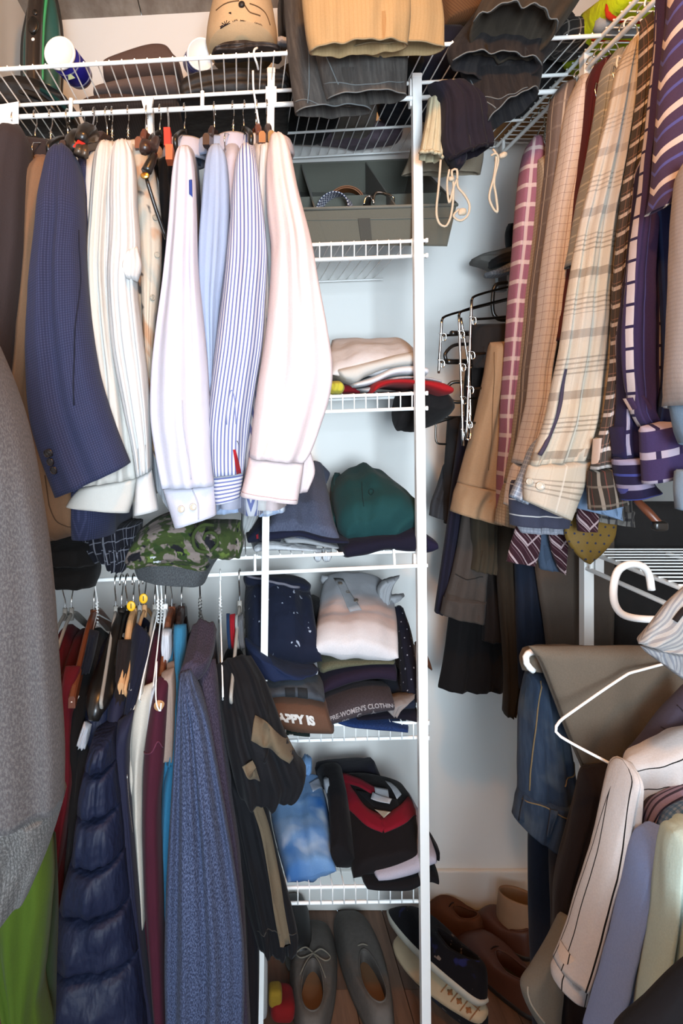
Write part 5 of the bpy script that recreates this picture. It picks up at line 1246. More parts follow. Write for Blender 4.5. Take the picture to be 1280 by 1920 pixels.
# baseball cap
TANC = fab('tan_cotton_twill', '#efd0a4', wrinkle=.25, wscale=8)
t = thing('baseball_cap', 'tan baseball cap with embroidered emblem and black top button', 'cap')
o = drape('crown', TANC, [(430,-36),(404,2),(391,45),(386,78),(392,96)], [(478,-38),(505,2),(515,45),(520,76),(516,96)], [1.56,1.53,1.50,1.49], [.06,.17,.19,.18], t, bot='flat', n=28, nu=19, p=2.0, fold=(0,1,0), lump=.004)
s_, r_ = at_px(o, 452, 8); c, u, v, nn = frame_on(o, s_, r_, 0); disc('top_button', c, u, v, nn, .0070, .0070, .006, plain('black_button', '#1d1a18', .5), t, dome=.002)
TS = fab('tan_seam', '#8a6a4a')
seam_px('panel_seam', o, [(405,18),(425,6),(448,2)], TS, t, .0014)
seam_px('panel_seam', o, [(458,8),(470,24),(490,30)], TS, t, .0014)
seam_px('panel_seam', o, [(466,8),(495,26),(508,48)], TS, t, .0014)
patch('buttonhole', o, [at_px(o,428,24), at_px(o,433,24), at_px(o,433,26.5), at_px(o,428,26.5)], DARKBR, t)
EMB = fab('dark_purple_thread', '#3b2a38'); 
for k in range(9):
    a = math.pi*k/8; seam_px('emblem_ray', o, [(423.5,46), (423.5-9.5*math.cos(a), 48-9*math.sin(a))], EMB, t, .0008, n=6)
for x0, x1, y1 in ((418,415,58),(421,418,62),(424,424,63),(427,428,61),(430,431,57)): seam_px('emblem_ray', o, [(x0,48),(x1,y1)], EMB, t, .0011, n=6)
THR = fab('brown_lettering_thread', '#5b4436')
text_on('lettering', o, 'LIFE', *at_px(o,439,53), .0062, THR, t, bold=.0001, rot=.15)
text_on('lettering', o, 'SAN', *at_px(o,450,47), .0060, THR, t, bold=.0001, rot=-.15)
text_on('lettering', o, 'INTERNAT', *at_px(o,449,53), .0058, THR, t, bold=.0001, rot=-.45)
text_on('lettering', o, 'ONAL', *at_px(o,470,60), .0058, THR, t, bold=.0001, rot=.25)
text_on('lettering', o, '&', *at_px(o,452,60), .0050, THR, t, bold=.0001)
drape('bill', TANC, [(398,84),(396,92),(405,98)], [(508,84),(512,92),(500,98)], 1.53, .20, t, bot='round', n=10, nu=11, flat=True)
t = thing('bag', 'black bag with a white base stripe wedged behind the dark jeans', 'bag')
cushion('body', BLKN, P(522,84,1.60)-Vector((0,.06,.0)), P(560,-20,1.60)+Vector((0,.06,0)), t, p=5)
drape('base_stripe', WHITEK, [(514,74),(516,84)], [(545,78),(545,86)], 1.52, .04, t, bot='round', n=8, nu=7)
t = thing('coat_hook', 'white hanger hook leaning over the front rail of the top shelf', 'hanger')
tube('hook', [P(482,90,1.27),P(477,93,1.262),P(476,103,1.258),P(481,118,1.27),P(484,130,1.29)], .0022, WHITEP, t, n=22)
tube('stem', [P(474,132,1.34),P(475,165,1.36),P(480,200,1.37),P(487,245,1.38)], .0022, WHITEP, t, n=12)
# trousers draped over the front rail
DEN = fab('charcoal_denim', '#575451', pats=[('w', 90, .5, '#8a8580')], wrinkle=.3, weave=.18)
DHEM = fab('worn_denim_hem', '#4c4a49', pats=[('v', .011, .45, 0, '#8d8781', .6)], wrinkle=.3)
PALE = fab('pale_denim_edge', '#8a9295')
t = thing('jeans', 'charcoal jeans hanging over the shelf front beneath the cream trousers', 'jeans')
o = drape('leg', DEN, [(530,-30),(536,60),(542,130),(549,185),(553,212)], [(640,-30),(650,60),(668,130),(692,180),(697,208)], 1.262, .055, t, flat=True, fold=(.006,2,4), n=32, nu=17)
hem_ring(o, PALE, t, .0014); seam_px('side_seam', o, [(574,20),(578,90),(580,150),(577,195)], PALE, t, .0012)
seam_px('hem_seam', o, [(550,192),(576,186),(600,198)], PALE, t, .0010)
o = drape('leg', DEN, [(578,-30),(584,60),(592,110),(604,165),(612,190)], [(766,-30),(765,60),(764,110),(762,150),(761,182)], 1.232, .060, t, flat=True, fold=(.005,2,6), n=32, nu=19)
hem_ring(o, PALE, t, .0014); seam_px('side_seam', o, [(612,100),(622,130),(634,158)], PALE, t, .0012); seam_px('hem_seam', o, [(606,160),(650,156),(700,160),(758,152)], PALE, t, .0010)
CRM = fab('cream_corduroy', '#c9ad80', wrinkle=.15, pats=[('v', .007, .3, 0, '#bb9f70', .4)])
t = thing('trousers', 'cream trousers hanging over the shelf front at top centre', 'trousers')
o = drape('leg', CRM, [(563,-40),(568,20),(574,70),(580,98)], [(768,-40),(770,20),(768,60),(764,86)], 1.145, .050, t, flat=True, fold=(.006,3,8), n=26, nu=19)
hem_ring(o, fab('cream_hem', '#b7a582'), t)
o = drape('leg', CRM, [(660,-40),(668,40),(655,94)], [(822,-40),(832,30),(833,92)], 1.175, .050, t, flat=True, fold=(.004,2,9), n=26, nu=15)
hem_ring(o, fab('cream_hem', '#b7a582'), t)
DEN2 = fab('dark_washed_denim', '#2f2d30', pats=[('w', 70, .5, '#5a5450')], wrinkle=.35, weave=.18)
t = thing('jeans', 'dark washed jeans folded in layers at the corner of the top shelf', 'jeans')
o = drape('leg', fab('grey_brown_denim', '#4b4339', pats=[('w', 80, .4, '#6a5f52')]), [(985,-90),(925,-30),(893,20),(880,58)], [(1120,-60),(1090,-5),(1060,40),(1036,72)], [1.42,1.32,1.26,1.22], .11, t, n=26, nu=19, fold=(.008,3,4), inset=.035, crease=.002)
hem_ring(o, PALE, t, .0014)
o = drape('leg', DEN2, [(900,10),(860,60),(838,95),(846,118)], [(1080,30),(1050,80),(1022,110),(1014,128)], [1.42,1.34,1.28,1.25], .055, t, n=24, nu=19, fold=(.005,3,6), inset=.03, crease=.002)
hem_ring(o, PALE, t, .0014)
o = drape('leg', DEN2, [(858,110),(868,150),(888,195),(914,230)], [(1010,90),(1018,120),(1014,150),(1008,178)], [1.33,1.31,1.29,1.27], .06, t, n=24, nu=17, fold=(.005,2,7), inset=.03, crease=.002)
hem_ring(o, PALE, t, .0014); seam_px('waistband_seam', o, [(880,150),(905,190),(930,205)], PALE, t, .0012); seam_px('waistband_seam', o, [(896,185),(940,185),(990,165)], PALE, t, .0010)
cushion('folded_bulk', DEN2, (P(900,0,1.5).x, 1.42, zt(.6)+.006), (P(1050,0,1.5).x, 1.68, zt(.6)+.11), t)
t = thing('box', 'brown ribbed fabric box behind the folded jeans on the top shelf', 'box')
o = drape('body', fab('brown_ribbed_fabric', '#8a6646', pats=[('d', .006, .4, 0, '#70513a', .7)], wrinkle=.15), [(800,-90),(812,0),(824,64)], [(990,-90),(975,-20),(945,34)], 1.47, .14, t, flat=True, bot='flat', n=16, nu=13, p=5, fold=(0,1,0))
t = thing('shorts', 'dark navy shorts with gathered leg and cord ends over the shelf rail', 'shorts')
NVS = fab('dark_navy_ripstop', '#2c2633', wrinkle=.6, wscale=14)
o = drape('leg', NVS, [(800,160),(822,195),(826,250),(832,285),(842,300)], [(870,150),(900,185),(916,230),(926,262),(922,272)], 1.285, .07, t, flat=True, fold=(.008,3,4), n=28, nu=19, lump=.012, inset=.03)
hem_ring(o, fab('navy_gather', '#1c1826'), t, .004)
drape('hem_corner', NVS, [(836,285),(842,300),(852,316)], [(872,282),(874,300),(862,318)], 1.30, .05, t, n=12, bot='round', nu=9)
CORD = fab('ivory_cord', '#e0d3bb', wrinkle=.1)
t = thing('drawstring', 'ivory drawstring loops dangling below the dark navy shorts', 'cord', 'ivory drawstrings')
tube('cord', [P(826,300,1.285),P(822,350,1.28),P(818,400,1.275),P(824,420,1.275),P(836,424,1.275),P(846,400,1.275),P(850,350,1.275),P(847,320,1.28),P(856,318,1.28),P(858,350,1.275),P(870,365,1.275),P(880,385,1.275),P(876,405,1.275),P(862,414,1.275),P(850,405,1.275),P(860,392,1.275)], .0024, CORD, t, n=90, seg=6)
tube('cord', [P(842,318,1.28),P(838,345,1.278),P(842,380,1.276),P(850,352,1.275),P(857,335,1.275)], .0022, CORD, t, n=36, seg=6)
cushion('knot', CORD, P(866,398,1.275)-Vector((.008,.006,.008)), P(866,398,1.275)+Vector((.008,.006,.008)), t, p=2.2, nu=12, nv=8, lump=.004, lf=90)
cushion('knot', CORD, P(846,336,1.275)-Vector((.006,.005,.005)), P(846,336,1.275)+Vector((.006,.005,.005)), t, p=2.2, nu=12, nv=8, lump=.003, lf=90)
t = thing('drawstring', 'single ivory cord loop with frayed knot at the shelf corner', 'cord', 'ivory drawstrings')
tube('cord', [P(924,280,1.28),P(930,290,1.275),P(926,330,1.275),P(917,370,1.275),P(925,392,1.275),P(932,398,1.275),P(930,370,1.275),P(926,340,1.275),P(934,300,1.275),P(930,288,1.27),P(920,292,1.275)], .0024, CORD, t, n=70, seg=6)
cushion('knot', CORD, P(942,291,1.275)-Vector((.009,.006,.007)), P(942,291,1.275)+Vector((.009,.006,.007)), t, p=2.2, nu=12, nv=8, lump=.005, lf=90)
t = thing('shorts', 'rolled cream shorts leg hanging beside the right shelf post', 'shorts')
o = drape('leg', fab('cream_cotton', '#d9cfae', wrinkle=.4, wscale=16), [(803,184),(797,230),(788,275),(785,290)], [(824,182),(829,230),(828,275),(826,300)], 1.305, .05, t, flat=True, fold=(.006,3,5), n=22, nu=13)
hem_ring(o, fab('cream_cotton', '#d9cfae'), t, .004, name='rolled_hem')
t = thing('cloth', 'grey beige cotton cloth hanging behind the shorts above the bin', 'cloth')
drape('sheet', fab('grey_beige_cotton', '#b3a892', wrinkle=.3), [(778,230),(768,290),(753,328)], [(905,225),(908,290),(902,326)], 1.46, .03, t, flat=True, fold=(.008,2,4), n=18, nu=15)
# things lying deeper on the top shelf, seen through the wires
def onshelf(label, name, cat, mat, x0, x1, y0, y1, h, seed=0, g=None, lump=.012, dz=0):
    t = thing(name, label, cat, g); xm = (x0+x1)/2
    cushion('bundle', mat, (x0, y0, zt(xm)+.006+dz), (x1, y1, zt(xm)+h+dz), t, seed=seed, lump=lump)
    return t
onshelf('black fabric bundle seen from below through the top shelf wires', 'cloth', 'cloth', BLACKC, .08, .25, 1.50, 1.78, .14, 1)
onshelf('beige cloth bundle seen from below above the fabric bin', 'cloth', 'cloth', fab('dull_beige_cotton', '#a3968a', wrinkle=.5, wscale=18), .24, .35, 1.60, 1.76, .08, 2, lump=.02)
onshelf('mauve cloth bundle at the very back of the top shelf', 'cloth', 'cloth', fab('mauve_cotton', '#8d7c88', wrinkle=.5, wscale=18), .20, .44, 1.70, 1.79, .06, 3, lump=.02)
onshelf('dark navy cloth at the corner of the top shelf above the post', 'cloth', 'cloth', fab('night_navy_cotton', '#1f2236', wrinkle=.5), .34, .52, 1.36, 1.70, .12, 4, lump=.018)
onshelf('black folded garment under the dark jeans on the top shelf', 'cloth', 'cloth', BLACKC, .16, .40, 1.33, 1.52, .10, 5)
t = thing('box', 'brown cardboard box in the corner seen through the shelf wires', 'box')
cb_ = plain('brown_cardboard', '#8a6038', .8, 0, .2, .2, 20)
box('base', (.60, 1.50, zt(.75)+.010), (.98, 1.78, zt(.75)+.013), cb_, t)
for lo, hi in (((.60,1.50,0),(.98,1.503,.16)),((.60,1.777,0),(.98,1.78,.16)),((.60,1.503,0),(.603,1.777,.16)),((.977,1.503,0),(.98,1.777,.16))):
    box('side', Vector(lo)+Vector((0,0,zt(.75)+.0131)), Vector(hi)+Vector((0,0,zt(.75)+.0131)), cb_, t)
t = thing('safety_vest', 'neon yellow safety vest with grey and red stripes on the right shelf', 'vest')
HV = fab('neon_yellow_mesh', '#dcf51e', wrinkle=.5, wscale=20)
cushion('fold', HV, (.70,1.17,2.160), (.90,1.46,2.235), t, lump=.016, lf=18)
cushion('reflective_stripe', fab('grey_reflective', '#c4c9cc'), (.705,1.245,2.1585), (.885,1.30,2.21), t, lump=.006)
cushion('red_stripe', fab('red_tape', '#e0401c'), (.705,1.298,2.1583), (.885,1.312,2.21), t, lump=.004)
cushion('red_stripe', fab('red_tape', '#e0401c'), (.705,1.233,2.1583), (.885,1.247,2.21), t, lump=.004)
t = thing('cap', 'dark plaid flat cap on the corner of the right wire shelf', 'cap')
PLC = fab('dark_grey_plaid', '#3a3532', pats=[('v', .02, .12, 0, '#a0968c', .7), ('h', .02, .12, 0, '#a0968c', .7)])
cushion('crown', PLC, (.648,1.30,2.160), (.745,1.40,2.225), t, p=2.6, lump=.006)
cushion('bill', PLC, (.640,1.29,2.159), (.70,1.36,2.172), t, p=2.6, lump=.002)
t = thing('bag', 'black bag lying deeper on the right wire shelf', 'bag')
cushion('body', BLKN, (.87,1.20,2.160), (1.10,1.49,2.28), t)
t = thing('bag', 'black pouch on the right wire shelf near the hangers', 'bag')
cushion('body', BLKN, (.745,.70,2.160), (1.05,1.0,2.26), t)
# ================= shirts on the right rod (far to near)
g = 'shirts on the right rod'
def rshirt(label, mat, L, R, Y, t_=.07, cuff=None, body=None, cuffmat=None, fold=(.006,2,1), btns=(), name='plaid_shirt', n=42, nu=13, uvo=(0,0)):
    t = thing(name, label, 'shirt', g)
    o = drape('sleeve', mat, L, R, Y, t_, t, fold=fold, n=n, nu=nu, uvo=uvo)
    if body:
        Yr, zb, w_ = body; torso('body', mat, rpt(Yr)+Vector((.10,0,0)), zb, w_, axis='x', parent=t, seed=Yr*9, d=.11)
        hanger('hanger inside the ' + label.split(' on ')[0], 'wire', rpt(Yr), axis='x', span=.028, drop=.02, neck=.07, mat=CHROME, group='hangers on the right rod')
    oc = None
    if cuff: oc = drape('cuff', cuffmat or mat, cuff[0], cuff[1], cuff[2], .045, t, n=10, nu=nu, fold=(.003,1,2), inset=.02)
    for x, y in btns: btn(oc or o, x, y, .0055, PEARL, t)
    return t, o, oc
PPL = fab('pink_window_plaid', '#b8788c', pats=[('h', .042, .22, 0, '#e9cfc9', .85), ('v', .048, .16, .35, '#e9cfc9', .8)], wrinkle=.2)
rshirt('rose pink window-check shirt, farthest on the right rod', PPL, [(1000,256),(984,282),(972,340),(962,450),(952,580),(944,700),(937,830),(933,900),(930,962)], [(1014,254),(1018,300),(1012,400),(1002,480),(988,580),(974,700),(962,830),(955,900),(950,962)], 1.42, .06, body=(1.545,1.42,.05))
TCH = fab('tan_tiny_check', '#cdb89c', pats=[('v', .007, .3, 0, '#a58f76', .6), ('h', .007, .3, 0, '#b09a82', .6)], wrinkle=.2)
rshirt('tan tiny-check shirt with long narrow cuff', TCH, [(1008,300),(1003,400),(992,500),(980,620),(967,760),(954,860),(946,905)], [(1022,290),(1020,400),(1012,500),(999,620),(986,760),(974,860),(969,905)], 1.385, .05, cuff=([(946,905),(936,945),(929,981)],[(969,904),(968,950),(972,992)],1.385), body=(1.505,1.42,.04))
GST = fab('grey_brown_stripe', '#8f7d74', pats=[('v', .026, .12, .3, '#dcc9b4', .85), ('h', .05, .1, .2, '#a8968a', .5)], wrinkle=.2)
rshirt('grey brown shirt with pale stripes beside the cream check shirt', GST, [(1052,158),(1033,190),(1025,280),(1013,400),(1001,500),(991,600),(977,760),(965,860)], [(1080,146),(1070,200),(1058,300),(1040,420),(1022,520),(1006,650),(990,760),(978,850)], 1.355, .06, body=(1.455,1.42,.045))
CRC = fab('cream_fine_check', '#f4e8e0', pats=[('v', .016, .07, 0, '#b08f88', .6), ('h', .016, .07, 0, '#b08f88', .6)], wrinkle=.2)
rshirt('cream fine-check shirt left of the maroon shirt', CRC, [(1088,142),(1064,200),(1048,300),(1030,410),(1014,520),(1003,640),(991,740),(972,830),(962,868)], [(1102,138),(1100,180),(1088,300),(1068,420),(1056,530),(1040,640),(1024,740),(1002,840),(996,870)], 1.31, .07, cuff=([(962,868),(952,905),(945,945)],[(996,870),(994,915),(990,965)],1.31), body=(1.405,1.40,.05))
MRN = fab('maroon_tattersall', '#6a2b30', pats=[('v', .035, .05, 0, '#c99a94', .6)], wrinkle=.25)
rshirt('dark maroon shirt squeezed between the cream and pale blue shirts', MRN, [(1112,124),(1098,160),(1086,280),(1068,420),(1054,540),(1040,640)], [(1146,100),(1124,150),(1110,250),(1086,380),(1064,500),(1052,640)], 1.275, .05, body=(1.345,1.42,.04), n=34)
PBS = fab('pale_blue_grey_stripe', '#b9bfc2', pats=[('h', .034, .12, 0, '#e6e4df', .8), ('h', .034, .05, .3, '#e6e4df', .6)], wrinkle=.2)
rshirt('pale blue grey striped shirt right of the maroon shirt', PBS, [(1152,96),(1130,130),(1114,220),(1097,320),(1082,390),(1062,500)], [(1166,90),(1153,130),(1138,220),(1120,320),(1102,400),(1082,500)], 1.235, .05, body=(1.295,1.42,.04), n=34)
rshirt('plain white lavender shirt behind the tan plaid shirt', LAV, [(1172,88),(1156,140),(1141,220),(1126,300),(1102,400)], [(1190,82),(1176,140),(1160,220),(1145,300),(1118,400)], 1.195, .05, body=(1.245,1.42,.035), n=30)
TPL = fab('tan_multi_plaid', '#d9c9b3', pats=[('v', .085, .40, .2, '#c8b8a2', .6), ('h', .105, .14, 0, '#8f7d6c', .65), ('H', .105, .34, .60, .0085, .35, '#85725f', .6), ('h', .105, .22, .30, '#d2c2aa', .6), ('v', .085, .04, .0, '#e8dccb', .6), ('v', .021, .06, 0, '#b9a48c', .3), ('n', 3, .45, .75, '#c9c6c4', 3)], wrinkle=.2)
t, o, oc = rshirt('large tan and brown plaid shirt with two pearl cuff buttons', TPL, [(1182,76),(1157,130),(1137,220),(1112,310),(1090,400),(1070,500),(1054,600),(1038,700),(1018,790),(1002,835),(990,872)], [(1200,62),(1198,140),(1184,260),(1164,380),(1154,480),(1148,580),(1142,680),(1130,780),(1116,840),(1108,860)], 1.10, .035, cuff=([(990,872),(984,905),(984,938)],[(1108,859),(1092,915),(1068,976)],1.095), body=(1.185,1.36,.04), nu=19, fold=(.010,3,7))
btn(oc, 1013, 911, .007, PEARL, t); btn(oc, 990, 903, .006, PEARL, t)
seam_px('cuff_placket', o, [(1060,700),(1052,760),(1030,810),(1010,850)], fab('plum_lining', '#554a5e'), t, .004)
drape('inner_cuff', fab('blue_grey_check_cuff', '#9aa5b8', pats=[('v', .008, .3, 0, '#c8cfd8', .6), ('h', .008, .3, 0, '#c8cfd8', .6)]), [(1040,800),(1000,832),(978,880),(957,930)], [(1052,806),(1026,850),(1008,895),(986,946)], 1.13, .035, t, n=18, fold=(.005,2,3))
BPL = fab('brown_black_plaid', '#5a5049', pats=[('h', .030, .22, 0, '#e2d6cf', .85), ('h', .030, .05, .62, '#b98a7a', .6), ('v', .030, .05, .2, '#b98a7a', .45), ('v', .030, .04, .5, '#b98a7a', .35)], wrinkle=.2)
BPC = fab('brown_plaid_cuff', '#3d352e', pats=[('v', .022, .22, 0, '#a99d90', .8), ('v', .022, .06, .5, '#8a4c44', .7), ('h', .03, .12, 0, '#8b8074', .6)])
rshirt('dark brown plaid shirt overlapping the tan plaid shirt', BPL, [(1200,40),(1199,140),(1186,260),(1166,380),(1156,480),(1150,580),(1144,680),(1132,780),(1116,840),(1107,880)], [(1224,20),(1220,110),(1208,230),(1192,340),(1178,420),(1167,520),(1164,620),(1167,700),(1154,780),(1152,840),(1156,872)], 1.055, .028, cuff=([(1106,880),(1104,918),(1104,956)],[(1157,872),(1164,905),(1174,942)],1.06), cuffmat=BPC, body=(1.13,1.33,.03), nu=15)
PUR = fab('purple_white_band_stripe', '#4a3a68', pats=[('v', .052, .17, .36, '#d6cacb', .95), ('x', .052, .034, .17, .14, .36, 0, '#352a52'), ('v', .052, .05, .86, '#6e6fb8', .8)], wrinkle=.25)
PURH = fab('purple_band_cuff', '#4a3a68', pats=[('h', .042, .26, .2, '#c3b6c6', .95), ('x', .03, .042, .2, .26, 0, .2, '#352a52')], wrinkle=.2)
PURD = fab('purple_diagonal_bands', '#523c58', pats=[('e', .060, .2, .1, '#d8c3b6', .95), ('e', .060, .10, .6, '#5f62ab', .8)], wrinkle=.3)
t, o, oc = rshirt('purple shirt with dotted white band stripes beside the brown plaid', PUR, [(1236,-40),(1225,100),(1210,240),(1195,360),(1180,470),(1170,580),(1166,680),(1180,770),(1196,800)], [(1262,-40),(1259,100),(1251,240),(1240,380),(1234,500),(1237,620),(1234,720),(1226,770),(1240,790)], .995, .03, cuff=([(1200,800),(1204,850),(1208,908)],[(1300,775),(1298,830),(1300,880)],.97), cuffmat=PURH, body=(1.05,1.33,.03), nu=15, uvo=(.012,0))
t, o, oc = rshirt('second purple shirt, its banded cuff left of the front one', fab('purple_indigo_band', '#2c2450', pats=[('v', .04, .2, .4, '#b7aec4', .9), ('x', .04, .04, .2, .16, .4, 0, '#352a52')]), [(1200,300),(1186,420),(1172,540),(1160,640),(1158,740),(1152,830),(1150,860)], [(1214,300),(1206,420),(1196,540),(1186,640),(1186,740),(1194,820),(1205,850)], 1.03, .05, cuff=([(1150,858),(1158,900),(1166,938)],[(1206,852),(1208,890),(1236,922)],1.02), cuffmat=fab('indigo_band_cuff', '#271f45', pats=[('h', .04, .22, .3, '#a9a0bc', .9), ('h', .04, .1, .75, '#4b55a8', .9)]), n=30)
t, o, oc = rshirt('purple shirt front with diagonal pale bands at the right edge', PURD, [(1262,-50),(1246,80),(1236,200),(1228,320),(1222,396)], [(1340,-50),(1345,100),(1330,250),(1285,360),(1226,400)], .93, .05, body=(.96,1.33,.05), n=30, nu=17, fold=(.002,1,2))
t = thing('dress_shirt', 'dark cobalt shirt between the purple shirts and the pale edge', 'shirt', g)
drape('body', fab('dark_cobalt_cotton', '#1d2a5e', wrinkle=.3, pats=[('v', .03, .2, 0, '#24427e', .8)]), [(1226,380),(1234,480),(1240,600),(1242,720),(1230,790)], [(1275,370),(1272,480),(1270,600),(1268,720),(1262,790)], .98, .05, t, n=26)
t = thing('dress_shirt', 'pale grey textured shirt cut by the right picture edge', 'shirt', g)
drape('sleeve', fab('pale_grey_seersucker', '#b6aca8', wrinkle=.3, pats=[('h', .006, .4, 0, '#a89e9c', .5)]), [(1282,300),(1268,400),(1260,520),(1256,640),(1256,720),(1266,760)], [(1360,300),(1370,500),(1370,640),(1360,740),(1300,770)], .87, .08, t, n=30, nu=15)
torso('body', fab('pale_grey_seersucker', '#b6aca8'), rpt(.885)+Vector((.12,0,0)), 1.33, .04, axis='x', parent=t, seed=3, d=.13)
drape('cuff', fab('steel_blue_cotton', '#8fa4b8'), [(1258,690),(1256,750),(1268,805),(1280,830)], [(1330,690),(1340,760),(1345,830),(1345,850)], .89, .05, t, n=16)
drape('shirt_tail', fab('steel_blue_cotton', '#8fa4b8'), [(1268,880),(1264,920),(1268,955)], [(1340,880),(1345,920),(1345,960)], .92, .04, t, n=12)
# tails and ties below the right shirts
t = thing('dress_shirt', 'navy shirt tail with white stripes under the tan plaid cuff', 'shirt', g)
drape('shirt_tail', fab('navy_chalk_stripe', '#4a4c60', pats=[('h', .028, .08, .3, '#d6d2cf', .9)]), [(958,900),(955,945),(957,984)], [(1072,900),(1072,950),(1066,988)], 1.17, .05, t, n=16, nu=13, fold=(.006,2,4))
t = thing('dress_shirt', 'pale blue grey check shirt tail above the maroon ties', 'shirt', g)
drape('shirt_tail', fab('blue_grey_small_check', '#a9adb9', pats=[('v', .006, .35, 0, '#8c919f', .6), ('h', .006, .35, 0, '#8c919f', .6)]), [(965,940),(968,985),(975,998)], [(1070,950),(1066,985),(1056,1000)], 1.215, .04, t, n=12, nu=11)
t = thing('dress_shirt', 'light blue cotton shirt tail right of the tan plaid cuff', 'shirt', g)
drape('shirt_tail', fab('chambray_blue', '#8aa3c4', wrinkle=.25), [(1080,840),(1076,900),(1078,952)], [(1160,860),(1166,930),(1160,972)], 1.12, .05, t, n=16, nu=11)
drape('tail_corner', fab('chambray_blue', '#8aa3c4'), [(1108,950),(1124,962)], [(1168,944),(1164,976)], 1.10, .03, t, n=8, nu=7)
t = thing('scarf', 'grey and black plaid cloth edge above the yellow tie', 'scarf')
drape('edge', fab('grey_black_plaid', '#8b8883', pats=[('v', .016, .3, 0, '#24222a', .8), ('h', .016, .3, 0, '#24222a', .8)]), [(1100,954),(1102,975)], [(1190,958),(1188,988)], 1.16, .03, t, n=10, nu=9)
MPL = fab('maroon_white_bias_plaid', '#45202a', pats=[('d', .022, .12, 0, '#c7aeb0', .9), ('d', .022, .06, .3, '#8d6a72', .8), ('z', .04, .05, .10, '#c7aeb0')])
for lab, L, R in (('wide maroon and white plaid tie end under the striped shirt tail', [(966,985),(956,1020),(949,1052)], [(1014,985),(1013,1030),(1004,1062)]),
                  ('narrow twisted maroon plaid tie end right of the wide one', [(1028,990),(1034,1030),(1052,1074)], [(1062,990),(1064,1030),(1060,1078)]),
                  ('small maroon plaid tie piece over the yellow tie', [(1082,950),(1082,975),(1084,996)], [(1122,955),(1122,978),(1120,998)])):
    t = thing('necktie', lab, 'tie', 'maroon plaid ties'); drape('blade', MPL, L, R, 1.245 if 'small' not in lab else 1.15, .012, t, n=14, nu=9, bot='flat', p=6, fold=(.003,1,2))
t = thing('necktie', 'mustard yellow dotted tie with pointed end above the lower right shelf', 'tie')
drape('blade', fab('mustard_dotted_silk', '#8d6d2a', pats=[('o', .0155, .13, '#2e3350', True)], rough=.6, wrinkle=.15), [(1062,960),(1060,1005),(1080,1038),(1100,1056)], [(1158,965),(1152,1008),(1128,1038),(1105,1057)], 1.19, .012, t, n=18, nu=11, bot='flat', p=6, fold=(.002,1,2))
t = thing('dress_shirt', 'soft blue denim shirt tail between the maroon ties', 'shirt', g)
drape('shirt_tail', fab('soft_blue_denim', '#53647c'), [(1006,985),(1006,1040),(1010,1066)], [(1046,985),(1050,1040),(1054,1070)], 1.28, .03, t, n=10, nu=7)
t = thing('clothes_hanger', 'brown wooden trouser hanger tip below the purple cuffs', 'hanger', 'hangers on the right rod')
tube('arm', [P(1190,935,1.05),P(1215,960,1.03),P(1238,985,1.02)], [.006,.007,.006], WOODR, t, n=8)
cushion('clip', BLACKP, P(1236,986,1.02)-Vector((.012,.008,.008)), P(1236,986,1.02)+Vector((.012,.008,.008)), t, lump=0)
# hooks on the right rod
for i, (Yr, lab) in enumerate(((1.27,'gold-lit wire hanger hook above the pale blue shirt'),(1.17,'white plastic hanger hook above the tan plaid shirt'),(1.11,'white plastic hanger hook nearest the brown plaid shirt'))):
    hanger(lab, 'wire', rpt(Yr), axis='x', span=.03, drop=.02, neck=.06, mat=WHITEP if i else CHROME, hookmat=WHITEP if i else None, group='hangers on the right rod', r=.002)

# ================= trouser racks and trousers, right of the shelf tower
g = 'trousers on the chrome racks'
def trou(label, mat, L, R, Y, t_=.05, cuff=None, fold=(.006,2,3), n=26, nu=11, name='trousers', cuffmat=None, bot='open'):
    t = thing(name, label, 'trousers', g); o = drape('leg', mat, L, R, Y, t_, t, fold=fold, n=n, nu=nu, bot=bot)
    if cuff: drape('turned_cuff', cuffmat or mat, cuff[0], cuff[1], Y - .005, t_ + .014, t, n=8, nu=nu, fold=fold, top='flat')
    return t, o
TANT = fab('tan_linen', '#c09c78', wrinkle=.3)
t, o = trou('tan linen trousers with turned-up cuffs in front of the racks', TANT, [(918,642),(906,720),(890,790),(870,860),(858,905)], [(950,640),(962,760),(958,860),(948,925)], 1.47, .06, cuff=([(858,905),(850,932),(844,958)],[(948,925),(944,955),(940,985)]), n=34, nu=17, fold=(.009,2,4))
seam_px('side_seam', o, [(925,660),(922,760),(915,880)], fab('tan_thread', '#8f6f50'), t, .001)
t, o = trou('dark navy trousers, a narrow strip left of the grey turned cuffs', fab('navy_wool_trousers', '#252338', wrinkle=.2), [(864,780),(848,900),(833,1020),(820,1110),(815,1148)], [(886,780),(876,900),(862,1020),(850,1110),(838,1150)], 1.56, .04)
t, o = trou('grey brown trousers with wide turned cuff and buttoned pocket', fab('grey_brown_twill', '#5a504a', wrinkle=.3), [(880,880),(866,960),(854,1040),(842,1090),(832,1120)], [(930,880),(926,960),(918,1040),(912,1090),(910,1128)], 1.525, .05, cuff=([(832,1120),(828,1135),(825,1150)],[(910,1126),(908,1145),(906,1166)]), nu=13)
seam_px('pocket_seam', o, [(854,1076),(876,1084),(904,1082)], fab('grey_brown_thread', '#35302c'), t, .0013)
t, o = trou('olive brown trousers with short frayed hem below the tan trousers', fab('olive_brown_twill', '#4d4334', wrinkle=.4), [(882,950),(882,1000),(884,1040),(880,1066)], [(938,950),(938,1000),(936,1040),(930,1076)], 1.50, .05, fold=(.010,4,5))
t, o = trou('dark umber trousers ending beside the olive ones', fab('dark_umber_wool', '#2b221f', wrinkle=.2), [(904,1060),(904,1120),(903,1200)], [(942,1060),(944,1120),(944,1202)], 1.545, .04)
